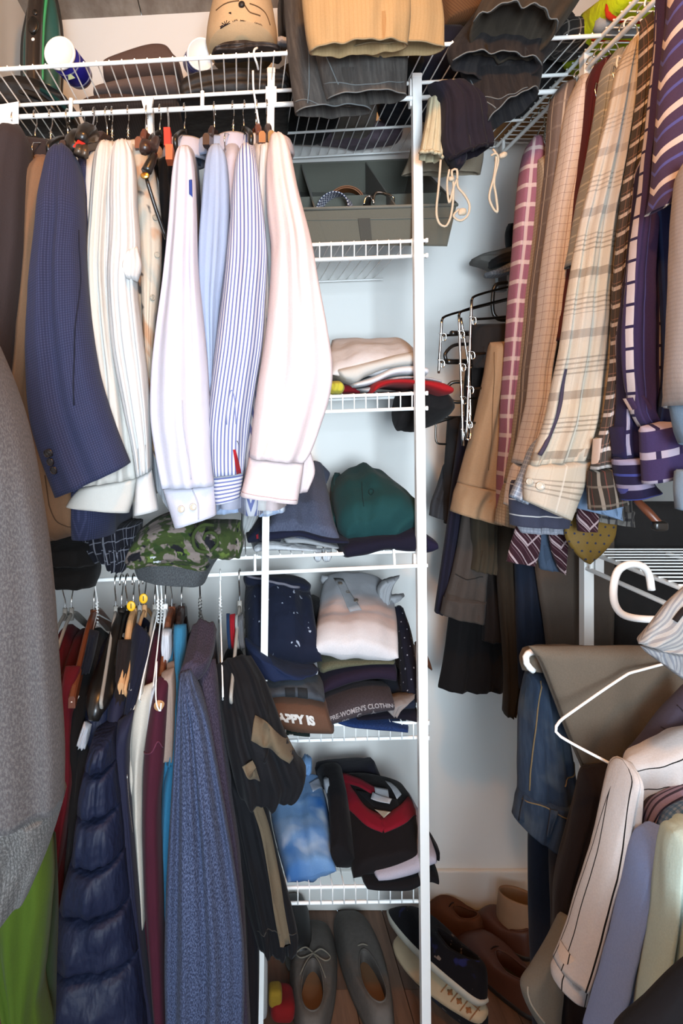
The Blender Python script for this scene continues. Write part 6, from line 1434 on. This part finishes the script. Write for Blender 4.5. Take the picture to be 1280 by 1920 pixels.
t, o = trou('black brown trousers, widest pair under the grey turned cuffs', fab('black_brown_wool', '#1a1617', wrinkle=.25), [(846,1100),(840,1180),(832,1240),(822,1290)], [(944,1100),(946,1180),(946,1240),(946,1292)], 1.59, .05, fold=(.010,3,6), nu=15)
t, o = trou('brown edged olive trousers, the longest pair right of the racks', fab('dark_olive_wool', '#3a2f22', wrinkle=.25), [(932,960),(932,1080),(940,1200),(944,1290),(944,1338)], [(980,960),(988,1080),(990,1200),(985,1270),(962,1335)], 1.48, .05, fold=(.008,3,7), n=34)
t, o = trou('dark blue denim jeans between the olive and taupe trousers', fab('dark_blue_denim', '#1e2a3f', pats=[('w', 90, .3, '#35455f')], wrinkle=.2), [(962,980),(966,1100),(968,1200),(972,1290)], [(1020,980),(1026,1100),(1034,1200),(1036,1290)], 1.44, .05, name='jeans')
t, o = trou('taupe flat-front trousers hanging behind the white post', fab('taupe_wool', '#6f6359', wrinkle=.2), [(992,980),(1004,1080),(1016,1160),(1026,1240)], [(1160,980),(1155,1080),(1152,1160),(1150,1240)], 1.405, .05, nu=15)
t, o = trou('dark charcoal trousers behind the lower right shelf', fab('dark_charcoal_wool', '#33302f', wrinkle=.2), [(1148,940),(1146,1040),(1146,1230)], [(1300,940),(1320,1040),(1320,1230)], 1.39, .05, nu=15)
t, o = trou('grey trousers with pocket seen behind the left of the racks', fab('blue_grey_twill', '#4a4c52'), [(832,870),(820,910),(808,940),(804,966)], [(850,870),(846,910),(842,940),(838,976)], 1.63, .04)
t, o = trou('dark grey trousers hanging from the chrome rack above the navy ones', fab('dark_grey_wool', '#36302e', wrinkle=.25), [(838,780),(832,860),(830,920),(830,980)], [(882,780),(880,860),(878,920),(874,980)], 1.61, .04, fold=(.008,3,3))
t, o = trou('dark trousers folded over the rack bars behind the tan trousers', fab('espresso_wool', '#2c2624', wrinkle=.25), [(886,612),(884,660),(884,720),(880,800),(876,880)], [(970,610),(975,660),(975,720),(970,800),(960,880)], 1.56, .05, fold=(.006,2,3), nu=13)
drape('upper_leg', fab('espresso_wool', '#2c2624'), [(884,608),(882,640),(884,690)], [(960,606),(962,640),(962,690)], 1.50, .03, t, n=10, nu=11, bot='open')
t, o = trou('second dark folded pair, lower on the racks', fab('soft_black_wool', '#211d1d'), [(872,690),(868,740),(870,800)], [(950,690),(950,740),(948,800)], 1.60, .04, n=16)
# racks: each is a stepped hanger with chrome side rails, swing arms and loops
def rack(label, x0, y0, y1, Y, tilt, arms):
    t = thing('trouser_rack', label, 'rack', 'chrome trouser racks')
    tube('side_rail', [P(x0,y0,Y), P(x0+tilt*.5,(y0+y1)/2,Y), P(x0+tilt,y1,Y)], .0032, CHROME, t, n=16)
    tube('top_bar', [P(x0,y0+2,Y), P(x0+4,y0-6,Y+.01), P(x0+60,y0-22,Y+.06), P(x0+150,y0-44,Y+.10)], .0030, STEEL, t, n=24)
    for k in range(arms):
        f = (k+.5)/arms; x = x0 + tilt*f; y = y0 + (y1-y0)*f
        tube('clip', [P(x-4,y,Y-.004), P(x+8,y+1,Y-.006), P(x+9,y+12,Y-.006), P(x+4,y+14,Y-.006), P(x+3,y+4,Y-.006)], .0014, CHROME, t, n=16)
        tube('swing_arm', [P(x+4,y+4,Y+.004), P(x+40,y+2,Y+.05), P(x+110,y-6,Y+.11)], .0030, STEEL, t, n=10)
    return t
r_a = rack('leftmost chrome trouser rack with black padded arms', 828, 600, 700, 1.50, -6, 2)
tube('padded_arm', [P(846,625,1.50),P(878,625,1.53),P(900,624,1.55)], .0065, BLACKP, r_a, n=10)
tube('padded_arm', [P(838,678,1.50),P(876,678,1.53),P(900,677,1.55)], .0065, BLACKP, r_a, n=10)
tube('loop', [P(880,645,1.53),P(850,648,1.51),P(834,664,1.50),P(836,676,1.50)], .0042, BLACKP, r_a, n=20)
r_b = rack('middle chrome trouser rack with long rail', 860, 590, 836, 1.47, 8, 4)
tube('second_rail', [P(864,596,1.49),P(878,690,1.49),P(882,780,1.49),P(884,816,1.49)], .0028, CHROME, r_b, n=16)
tube('loop', [P(868,716,1.50),P(846,718,1.51),P(836,734,1.51),P(848,752,1.51),P(868,754,1.50)], .0042, BLACKP, r_b, n=24)
r_c = rack('tallest chrome trouser rack nearest the pink check shirt', 884, 562, 822, 1.45, -10, 4)
tube('rail_foot', [P(874,822,1.45),P(880,826,1.45),P(882,800,1.46),P(876,750,1.46)], .0028, CHROME, r_c, n=14)
tube('hook_plate', [P(950,530,1.56),P(930,534,1.55),P(924,548,1.55),P(924,586,1.55),P(934,598,1.55),P(956,600,1.56)], .005, BLACKP, r_c, n=30)
t = thing('trouser_rack', 'lower chrome trouser rack frame under the black cap', 'rack', 'chrome trouser racks')
tube('frame', [P(817,792,1.60),P(817,826,1.60),P(822,832,1.60),P(870,832,1.61),P(880,832,1.62)], .0026, STEEL, t, n=26)
tube('top_bar', [P(817,792,1.60),P(846,784,1.60),P(880,784,1.62)], .0045, BLACKP, t, n=10)
t = thing('wall_hook', 'small grey bracket behind the racks holding folded grey cloth', 'bracket')
plate('bracket', [P(928,512,1.76),P(944,508,1.76),P(944,548,1.76),P(928,548,1.76)], -.02, plain('grey_metal_bracket','#6f7274',.4), t)
t = thing('cloth', 'grey folded cloth draped above the trouser racks', 'cloth')
GF = fab('soft_grey_wool', '#7b7873', wrinkle=.3)
drape('fold', GF, [(884,486),(900,478),(930,470),(960,462)], [(888,494),(905,500),(935,512),(962,505)], 1.66, .08, t, bot='round', n=14, nu=9)
drape('fold', fab('dark_grey_lining', '#2d2b2c'), [(915,490),(935,478),(962,470)], [(920,505),(940,500),(965,500)], 1.63, .05, t, bot='round', n=10, nu=7)
drape('fold', fab('blue_grey_stripe_wool', '#85888f', pats=[('h', .008, .3, 0, '#a4a7ad', .7)]), [(908,512),(930,505),(962,488)], [(912,520),(935,520),(964,512)], 1.62, .05, t, bot='round', n=12, nu=7)
t = thing('cloth', 'black cloth tip above the grey folded cloth at the pink shirt', 'cloth')
drape('tip', BLACKC, [(952,420),(948,440),(952,470)], [(972,418),(974,440),(972,470)], 1.66, .05, t, bot='round', n=10, nu=7)

# ================= lower right: folded trousers, jeans, shirts
TAUP = fab('oatmeal_taupe_wool', '#827566', wrinkle=.22, weave=.16)
t = thing('trousers', 'oatmeal taupe trousers folded over a white hanger at lower right', 'trousers')
o = drape('front_fold', TAUP, [(990,1211),(1008,1238),(1038,1310),(1064,1380),(1092,1444)], [(1300,1210),(1330,1260),(1330,1330),(1310,1400),(1290,1450)], 1.07, .035, t, bot='flat', n=30, nu=21, fold=(.006,2,5), p=4, rnd=.1)
drape('back_fold', TAUP, [(980,1216),(972,1234),(976,1254)], [(1120,1214),(1120,1240),(1120,1262)], 1.12, .05, t, bot='round', n=12, nu=11)
seam_px('edge_seam', o, [(1012,1232),(1042,1306),(1070,1378),(1098,1438)], fab('taupe_thread', '#5a5046'), t, .0012)
t = thing('clothes_hanger', 'white tubular hanger inside the taupe trousers', 'hanger', 'hangers on the lower right rod')
tube('bar', [P(1000,1258,1.085),P(988,1246,1.085),P(986,1230,1.09),P(1000,1222,1.10),P(1180,1226,1.11)], .0055, WHITEP, t, n=26)
t = thing('clothes_hanger', 'white plastic U-shaped trouser hanger on the lower right shelf', 'hanger', 'hangers on the lower right rod')
tube('frame', [P(1221,1106,1.06),P(1216,1078,1.06),P(1204,1062,1.055),P(1180,1058,1.05),P(1160,1068,1.05),P(1151,1092,1.05),P(1151,1128,1.05),P(1164,1150,1.05),P(1190,1159,1.05),P(1240,1162,1.05)], .0060, WHITEP, t, n=44, seg=10)
JB = fab('worn_blue_denim', '#33445c', pats=[('w', 80, .5, '#5b6c80'), ('n', 12, .55, .7, '#55606c', 3)], wrinkle=.45, wscale=14)
GOLD = fab('gold_topstitch', '#9a8460')
t = thing('jeans', 'worn blue jeans hanging upside down with waistband at the bottom', 'jeans')
o = drape('leg', JB, [(990,1262),(977,1320),(975,1400),(973,1484)], [(1022,1254),(1044,1310),(1066,1390),(1080,1500)], 1.15, .07, t, bot='flat', n=28, nu=15, fold=(.006,3,6))
seam_px('side_seam', o, [(1015,1268),(1008,1340),(998,1410),(994,1480)], GOLD, t, .0013)
seam_px('pocket_seam', o, [(1080,1428),(1066,1456),(1058,1478)], GOLD, t, .0013)
o = drape('waistband', JB, [(973,1482),(969,1510),(965,1534)], [(1082,1498),(1078,1545),(1066,1598)], 1.145, .085, t, bot='open', n=14, nu=15, fold=(.005,3,6), top='flat')
seam_px('waist_seam', o, [(973,1496),(1010,1510),(1050,1530),(1076,1545)], GOLD, t, .0012)
for a_ in ((976,1484,970,1536),(1036,1500,1022,1566)):
    patch('belt_loop', o, [at_px(o,a_[0],a_[1]), at_px(o,a_[0]+9,a_[1]+2), at_px(o,a_[2]+9,a_[3]+2), at_px(o,a_[2],a_[3])], JB, t, off=.002, th=.004)
t = thing('jeans', 'plain dark blue jeans leg below the worn jeans', 'jeans')
drape('leg', fab('dark_indigo_denim', '#232f44', wrinkle=.2), [(992,1545),(990,1640),(992,1740),(996,1840),(1000,1950)], [(1036,1560),(1036,1650),(1038,1740),(1042,1840),(1046,1950)], 1.22, .05, t, n=24, fold=(.004,1,3))
t = thing('trousers', 'dark espresso trousers from below the taupe pair to the floor', 'trousers')
drape('leg', fab('espresso_cotton', '#2b2123', wrinkle=.3), [(1092,1440),(1082,1500),(1064,1580),(1040,1680),(1038,1800),(1040,1950)], [(1192,1430),(1195,1520),(1190,1620),(1180,1750),(1160,1850),(1130,1950)], 1.03, .08, t, n=34, nu=17, fold=(.010,3,5))
drape('leg', fab('dark_brown_cotton', '#33282a'), [(1034,1570),(1034,1680),(1040,1820)], [(1070,1560),(1068,1680),(1068,1820)], 1.12, .05, t, n=20)
t = thing('trousers', 'beige cotton trouser hem near the brown shoes', 'trousers')
o = drape('leg', fab('beige_grey_cotton', '#8f8678', wrinkle=.25), [(1056,1716),(1024,1770),(995,1815),(976,1846),(990,1890),(1016,1930)], [(1072,1720),(1062,1790),(1056,1850),(1050,1900),(1048,1940)], .99, .04, t, n=20, nu=13, bot='flat', fold=(.004,1,3))
seam_px('hem_seam', o, [(986,1850),(1000,1885),(1020,1918)], fab('beige_thread', '#bdb4a4'), t, .0014)
g = 'shirts on the lower right rod'
WS = fab('white_black_thin_stripe', '#e4dedc', pats=[('v', .030, .055, .1, '#1d1a1c', 1)], wrinkle=.22)
t = thing('dress_shirt', 'white shirt with thin black stripes at lower right', 'shirt', g)
o = drape('sleeve', WS, [(1168,1424),(1150,1470),(1130,1540),(1106,1620),(1076,1720),(1054,1780),(1042,1806)], [(1184,1430),(1186,1500),(1184,1570),(1172,1640),(1152,1720),(1134,1790),(1124,1822)], .90, .07, t, n=38, nu=17, fold=(.006,2,5), uvo=(.01,0))
drape('cuff', WS, [(1042,1806),(1036,1820),(1036,1834)], [(1124,1822),(1120,1846),(1114,1866)], .90, .055, t, n=8, nu=13, fold=(.002,1,2))
o = drape('front', fab('white_black_cross_stripe', '#e4dedc', pats=[('h', .034, .05, .4, '#1d1a1c', 1)], wrinkle=.25), [(1170,1426),(1180,1480),(1184,1540),(1188,1600)], [(1310,1352),(1310,1420),(1280,1500),(1200,1610)], .92, .06, t, n=26, nu=15, fold=(.008,2,6))
torso('body', WS, rpt(1.0, True)+Vector((.085,0,0)), .45, .05, axis='x', parent=t, seed=1, d=.18, neck=.12)
t = thing('dress_shirt', 'sky blue plain shirt sleeve at the bottom right', 'shirt', g)
drape('sleeve', fab('sky_blue_oxford', '#9db6ee', wrinkle=.2), [(1222,1566),(1200,1610),(1182,1680),(1156,1760),(1130,1840),(1100,1940)], [(1250,1550),(1246,1620),(1238,1720),(1230,1800),(1216,1870),(1200,1940)], .83, .07, t, n=34, nu=15, fold=(.008,2,6))
torso('body', fab('sky_blue_oxford', '#9db6ee'), rpt(.87, True)+Vector((.11,0,0)), .45, .05, axis='x', parent=t, seed=2, d=.17, neck=.12)
t = thing('dress_shirt', 'lilac shirt collar with dark stripes above the sky blue shirt', 'shirt', g)
drape('shoulder', fab('lilac_dark_stripe', '#a895ae', pats=[('v', .010, .3, 0, '#33283a', .9)]), [(1290,1470),(1230,1500),(1206,1540),(1192,1590)], [(1300,1500),(1250,1530),(1226,1570),(1206,1606)], .88, .03, t, n=16, nu=13, bot='round')
t = thing('dress_shirt', 'blue and white gingham collar beside the mint shirt', 'shirt', g)
drape('collar', fab('blue_gingham', '#9fb4cc', pats=[('v', .008, .5, 0, '#3c78a8', .6), ('h', .008, .5, 0, '#3c78a8', .6)]), [(1300,1500),(1262,1524),(1242,1560),(1234,1620)], [(1310,1530),(1276,1552),(1258,1600),(1246,1650)], .84, .03, t, n=16, nu=9, bot='round')
t = thing('dress_shirt', 'pale mint shirt at the right edge of the bottom', 'shirt', g)
drape('sleeve', fab('pale_mint_cotton', '#d3e8dc', wrinkle=.25), [(1262,1560),(1248,1610),(1236,1700),(1224,1790),(1210,1870),(1200,1920)], [(1340,1530),(1350,1620),(1350,1720),(1350,1820),(1330,1900),(1310,1950)], .77, .07, t, n=34, nu=17, fold=(.010,3,5))
torso('body', fab('pale_mint_cotton', '#d3e8dc'), rpt(.79, True)+Vector((.11,0,0)), .45, .05, axis='x', parent=t, seed=3, d=.17, neck=.12)
drape('collar', fab('pale_cream_cotton', '#d6d2c0'), [(1300,1548),(1272,1562),(1262,1576)], [(1310,1580),(1290,1590),(1274,1588)], .77, .02, t, n=10, nu=9, bot='round')
t = thing('bag', 'tall black bag at the bottom right picture corner', 'bag')
drape('corner', fab('black_bag_fabric', '#120d12'), [(1330,1762),(1222,1872),(1150,1950),(1140,2600),(1140,3320)], [(1440,1800),(1450,1900),(1460,2000),(1470,2600),(1470,3320)], .66, [.03,.05,.09,.12,.12], t, n=60, nu=13, bot='flat', p=4, fold=(.002,1,2))
t = thing('dress_shirt', 'grey plum shirt sleeve slanting above the black striped shirt', 'shirt', g)
o = drape('sleeve', fab('grey_plum_cotton', '#565062', wrinkle=.25), [(1300,1276),(1250,1335),(1210,1390),(1172,1432)], [(1320,1350),(1280,1385),(1240,1412),(1196,1440)], .97, .05, t, n=24, nu=13, bot='round', fold=(.004,2,3))
for k in ((1262,1318,1288,1366),(1232,1356,1258,1396),(1200,1396,1216,1424)): seam_px('crease', o, [(k[0],k[1]),(k[0]*.4+k[2]*.6+6,k[1]*.5+k[3]*.5-4),(k[2],k[3])], fab('plum_crease_shade', '#37323f'), t, .0010, n=10)  # shade in the creases put in as thin lines of darker plum
t = thing('dress_shirt', 'white shirt with fine grey stripes, folded cuff pointing left', 'shirt', g)
FS = fab('white_fine_grey_stripe', '#c4bfba', pats=[('v', .0065, .45, 0, '#8f8f96', .7)], wrinkle=.25)
o = drape('upper_cuff', FS, [(1290,1096),(1250,1130),(1222,1165),(1195,1206)], [(1330,1150),(1310,1190),(1290,1225),(1232,1216)], .86, .03, t, n=20, nu=15, bot='round', fold=(.004,2,3))
drape('lower_cuff', fab('white_fine_grey_stripe_b', '#b9b6b6', pats=[('v', .0065, .45, 0, '#868894', .7)]), [(1198,1210),(1206,1220),(1216,1226)], [(1310,1226),(1310,1260),(1300,1290)], .88, .03, t, n=10, nu=15, bot='round')
seam_px('dark_emblem', o, [(1264,1164),(1274,1152),(1284,1140)], DARKBR, t, .004, n=8)
t = thing('clothes_hanger', 'white coated wire hanger across the taupe trousers', 'hanger', 'hangers on the lower right rod')
tube('frame', [P(1262,1240,1.045),P(1195,1258,1.03),P(1176,1264,1.028),P(1062,1342,1.0),P(1046,1356,.995),P(1041,1370,.99),P(1052,1382,.985),P(1125,1422,.96),P(1260,1490,.93),P(1330,1500,.95),P(1420,1400,1.0),P(1290,1250,1.04)], .0022, WHITEP, t, n=90, seg=7)
tube('hook', [P(1262,1240,1.045), P(1262,1200,1.045), P(1266,1160,1.045), Vector((.738,1.03,1.094)), Vector((.722,1.03,1.100)), Vector((.705,1.03,1.090))], .0022, WHITEP, t, n=30, seg=7)

# ================= shoes on the floor
def shoe(name, label, heel, toe, width, mat, solemat, inmat, lacemat=None, h=.075, op=(.10, .52), opw=.62, group='shoes on the floor', toe_h=.04, flip=False, roll=0, lift=0, laces=True, cat='shoe', sole_h=.014, parts=None):
    """heel, toe: points on the ground; polar loft from the opening edge down to the sole outline"""
    heel = Vector((heel[0], heel[1], lift)); toe = Vector((toe[0], toe[1], lift)); D = toe-heel; ln = D.length; X = D.normalized(); Yv = Vector((-X.y, X.x, 0))
    q = Quaternion(X, R_(roll)); up = q @ Vector((0, 0, 1)); Yv = q @ Yv
    t = thing(name, label, cat, group); N = 40; K = 12
    def W(a, b, z): return heel + X*a*ln + Yv*b + up*z
    def wid(a): return width/2*(.72 + .28*math.sin(min(1, max(0, (a-.15)/.55))*math.pi/2*1.0) if a > .15 else .72) * (1-.0*a)
    O = []; Q = []; zq = []
    for k in range(N):
        an = 2*math.pi*k/N; ca, sa = math.cos(an), math.sin(an)
        a = .5 + .5*math.copysign(abs(ca)**.85, ca); b = math.copysign(abs(sa)**.62, sa)*wid(a)
        O.append((a, b))
        qa = (op[0]+op[1])/2 + (op[1]-op[0])/2*ca; qb = sa*width/2*opw*(.62+.2*(1-ca)/2)
        Q.append((qa, qb)); zq.append(h*(.80 + .20*(-ca) if ca < 0 else .80 + .02*ca))
    V = []; z0 = sole_h
    for i in range(K+1):
        f = i/K; s = f**.75
        for k in range(N):
            a = Q[k][0] + (O[k][0]-Q[k][0])*s; b = Q[k][1] + (O[k][1]-Q[k][1])*(f**.6)
            fwd = max(0, math.cos(2*math.pi*k/N))
            pw = 2.6 - 1.2*fwd
            z = z0 + (zq[k]-z0)*(1-f**pw) + (.012*fwd*math.sin(f*math.pi))
            V.append(W(a, b, z))
    Fc = []
    for i in range(K):
        for k in range(N): Fc.append((i*N+k, i*N+(k+1) % N, (i+1)*N+(k+1) % N, (i+1)*N+k))
    mesh_obj('upper', V, Fc, mat, t)
    V = []; 
    for sc, zf in ((1.0, 1.0), (.94, .9), (1.0, .45), (1.02, .16)):
        cxm = (op[0]+op[1])/2
        for k in range(N): V.append(W(cxm + (Q[k][0]-cxm)*sc, Q[k][1]*sc, z0 + (zq[k]-z0)*zf - .0008))
    Fc = []
    for i in range(3):
        for k in range(N): Fc.append((i*N+k, i*N+(k+1) % N, (i+1)*N+(k+1) % N, (i+1)*N+k))
    mesh_obj('lining', V, Fc, mat, t)
    V = [W((op[0]+op[1])/2 + (Q[k][0]-(op[0]+op[1])/2)*1.01, Q[k][1]*1.01, z0 + h*.13 + .0008) for k in range(N)]
    V += [v - up*.004 for v in V]
    Fc = [tuple(range(N)), tuple(range(2*N-1, N-1, -1))] + [(k, (k+1) % N, N+(k+1) % N, N+k) for k in range(N)]
    mesh_obj('insole', V, Fc, inmat, t, smooth=False)
    tube('collar_edge', [W(Q[k][0], Q[k][1], zq[k]) for k in range(N)], .0022, mat, t, seg=6, closed=True)
    V = []
    for z, sc in ((0, .97), (z0*.8, 1.03), (z0+.001, 1.0)):
        for k in range(N): V.append(W(.5 + (O[k][0]-.5)*sc, O[k][1]*sc, z))
    Fc = [tuple(range(N-1, -1, -1)), tuple(2*N+k for k in range(N))]
    for i in range(2):
        for k in range(N): Fc.append((i*N+k, i*N+(k+1) % N, (i+1)*N+(k+1) % N, (i+1)*N+k))
    mesh_obj('sole', V, Fc, solemat, t)
    if lacemat:
        a0 = op[1]; zl_ = h*.80
        for j in range(3):
            a = a0 + .02 + j*.055; z = zl_ - .004 - j*.006 + .006
            tube('lace', [W(a, -.022+.002*j, z-.004), W(a+.012, 0, z+.002), W(a, .022-.002*j, z-.004)], .0018, lacemat, t, n=10, seg=6)
        if laces:
            for sg in (-1, 1):
                tube('bow_loop', [W(a0+.03,0,zl_+.006), W(a0+.05,sg*.02,zl_+.012), W(a0+.02,sg*.042,zl_+.004), W(a0-.02,sg*.03,zl_+.006), W(a0+.02,0,zl_+.008)], .0017, lacemat, t, n=24, seg=6)
                tube('lace_end', [W(a0+.03,0,zl_+.006), W(a0-.05,sg*.016,zl_+.008), W(a0-.16,sg*.034,zl_-.004), W(a0-.24,sg*.040,zl_-.022)], .0015, lacemat, t, n=18, seg=6)
    return t, W, ln
GS = plain('grey_suede', '#5f5954', .9, 0, .15, .35, 90, .3); GSO = plain('grey_rubber_sole', '#3a3733', .7); INS = plain('tan_insole', '#7d5c42', .7, 0, .2, .15)
LC = fab('beige_lace', '#a79a88', wrinkle=.1)
def gp(px, py, z=0.0):
    """ground position seen at a photograph position"""
    Y = (EYE - z)*F/(py - CY); return ((px-CX)*Y/F, Y)
shoe('shoe', 'grey suede lace-up shoe with tied beige laces beside the left post', gp(583,1985), gp(590,1735), .118, GS, GSO, INS, LC, h=.07)
shoe('shoe', 'grey suede lace-up shoe lying slightly turned, nearer the floral sneaker', gp(722,1968), gp(652,1716), .116, GS, GSO, INS, LC, h=.07, laces=False)
FLO = fab('black_floral_canvas', '#17131a', pats=[('n', 40, .66, .69, '#9a8478', 3), ('n', 24, .70, .72, '#b13a34', 7), ('n', 16, .62, .66, '#2c2f6a', 9)], wrinkle=.1, obj=True)
WSO = plain('white_rubber_sole', '#b9b4a6', .6, 0, .3, .25, 40)
t, W, ln = shoe('sneaker', 'black floral slip-on sneaker with white sole resting on its mate', gp(905,1890,.10), gp(735,1715,.10), .10, FLO, WSO, BLACKP, None, h=.075, lift=.10, roll=16, sole_h=.016)
t2, W2, ln2 = shoe('sneaker', 'upturned floral sneaker showing its cream tread under the other', gp(905,1925,.06), gp(745,1770,.06), .10, FLO, plain('cream_tread', '#b39e80', .65, 0, .3, .25, 40), BLACKP, None, h=.070, lift=.088, roll=158, sole_h=.014)
TRD = plain('brown_tread_star', '#8a5a34', .7)
for a in (.10, .20, .30):
    for b in (-.016, .016):
        c = W2(a, b, -.0006); X_ = (W2(1,0,0)-W2(0,0,0)).normalized(); Y_ = (W2(.5,.03,0)-W2(.5,0,0)).normalized(); n_ = X_.cross(Y_)
        if n_.dot(W2(.5,0,0)-W2(.5,0,.02)) < 0: n_ = -n_
        disc('tread_star', c, X_, Y_, n_, .008, .0035, .0012, TRD, t2, seg=8); disc('tread_star', c, X_, Y_, n_, .0035, .008, .0013, TRD, t2, seg=8)
for a in (.05, .15, .25, .36):
    tube('tread_groove', [W2(a,-.030,-.0004), W2(a,.030,-.0004)], .0012, TRD, t2, seg=5)
tube('tread_groove', [W2(.03,0,-.0004), W2(.36,0,-.0004)], .0012, TRD, t2, seg=5)
BRL = plain('brown_leather_shoe', '#4c2a1c', .5, 0, .35, .3, 25, .2); BRS = plain('dark_leather_sole', '#1d1512', .6)
BL_ = fab('dark_brown_lace', '#2a1812', wrinkle=.1)
shoe('shoe', 'brown leather shoe with dark sole in front, right of the floral sneakers', gp(1010,1915), gp(868,1758), .11, BRL, BRS, plain('dark_patterned_insole', '#2f2822', .8, 0, .2, .4, 60), BL_, h=.075, laces=False)
shoe('shoe', 'brown leather shoe behind the front one, toe near the baseboard', gp(1000,1800), gp(892,1722), .105, BRL, BRS, INS, BL_, h=.07, laces=False)
shoe('shoe', 'rust brown suede shoe against the baseboard behind the right post', gp(905,1775), gp(800,1706), .10, plain('rust_suede', '#57331f', .8, 0, .2, .3, 60), BRS, INS, BL_, h=.07, laces=False)
TNL = plain('tan_leather_boot', '#8d6f55', .6, 0, .3, .25, 30)
# tan ankle boot: open shaft standing by the baseboard
t = thing('shoe', 'tan leather shoe heel standing in the corner by the baseboard', 'shoe', 'shoes on the floor')
c = Vector((*gp(972,1762), 0)); V = []; N = 36
prof = [(1.0, .03), (1.04, .05), (1.02, .09), (.94, .135), (.90, .14), (.86, .132), (.88, .06)]
for k_, z in prof:
    for j in range(N):
        an = 2*math.pi*j/N; V.append(c + Vector((math.cos(an)*.055*k_, math.sin(an)*.050*k_, z - .02 + .012*math.cos(an+2.4)*(z/.14))))
Fc = [(i*N+j, i*N+(j+1) % N, (i+1)*N+(j+1) % N, (i+1)*N+j) for i in range(len(prof)-1) for j in range(N)]
mesh_obj('shaft', V, Fc, TNL, t)
V = []
for z, k_ in ((0, 1.06), (.010, 1.08), (.014, 1.02)):
    for j in range(N):
        an = 2*math.pi*j/N; V.append(c + Vector((math.cos(an)*.055*k_, math.sin(an)*.05*k_, z)))
Fc = [tuple(range(N-1, -1, -1)), tuple(2*N+j for j in range(N))] + [(i*N+j, i*N+(j+1) % N, (i+1)*N+(j+1) % N, (i+1)*N+j) for i in range(2) for j in range(N)]
mesh_obj('sole', V, Fc, BRS, t)
disc('insole', c + Vector((0,0,.03)), Vector((1,0,0)), Vector((0,1,0)), Vector((0,0,1)), .046, .042, .004, plain('brown_lining', '#4a2c1c', .8), t)
t = thing('shoe', 'black shoe toe behind the left post next to the grey suede shoe', 'shoe', 'shoes on the floor')
cushion('upper', plain('black_shoe_leather', '#191615', .5), (*gp(535,1830), 0.012), (gp(535,1830)[0]+.075, gp(535,1830)[1]+.2, .08), t, p=2.6, lump=.003)
cushion('sole', GSO, (gp(535,1830)[0]-.002, gp(535,1830)[1]-.002, 0.001), (gp(535,1830)[0]+.077, gp(535,1830)[1]+.202, .014), t, p=4, lump=0)
t = thing('cloth', 'red and yellow cloth scrap on the floor at the left post', 'cloth')
x_, y_ = gp(530,1915)
cushion('red_part', fab('red_scrap', '#a51d1d'), (x_-.03, y_-.02, .001), (x_+.03, y_+.06, .05), t, lump=.01)
cushion('yellow_part', fab('yellow_scrap', '#b78f2a'), (x_-.035, y_-.01, .03), (x_+.0, y_+.03, .075), t, lump=.006)
t = thing('bag', 'white paper bag with red print between the black shirt and left post', 'bag')
x_, y_ = gp(478,1915)
cushion('body', fab('white_paper', '#c9c6c4'), (x_-.02, y_-.01, .001), (x_+.03, y_+.08, .15), t, p=6, lump=.002)
cushion('red_print', fab('red_ink', '#b02a2a'), (x_-.016, y_-.014, .09), (x_+.004, y_-.006, .12), t, p=2.5, lump=.003)

# small marks on the back wall left by the shelf that stood there
settle()
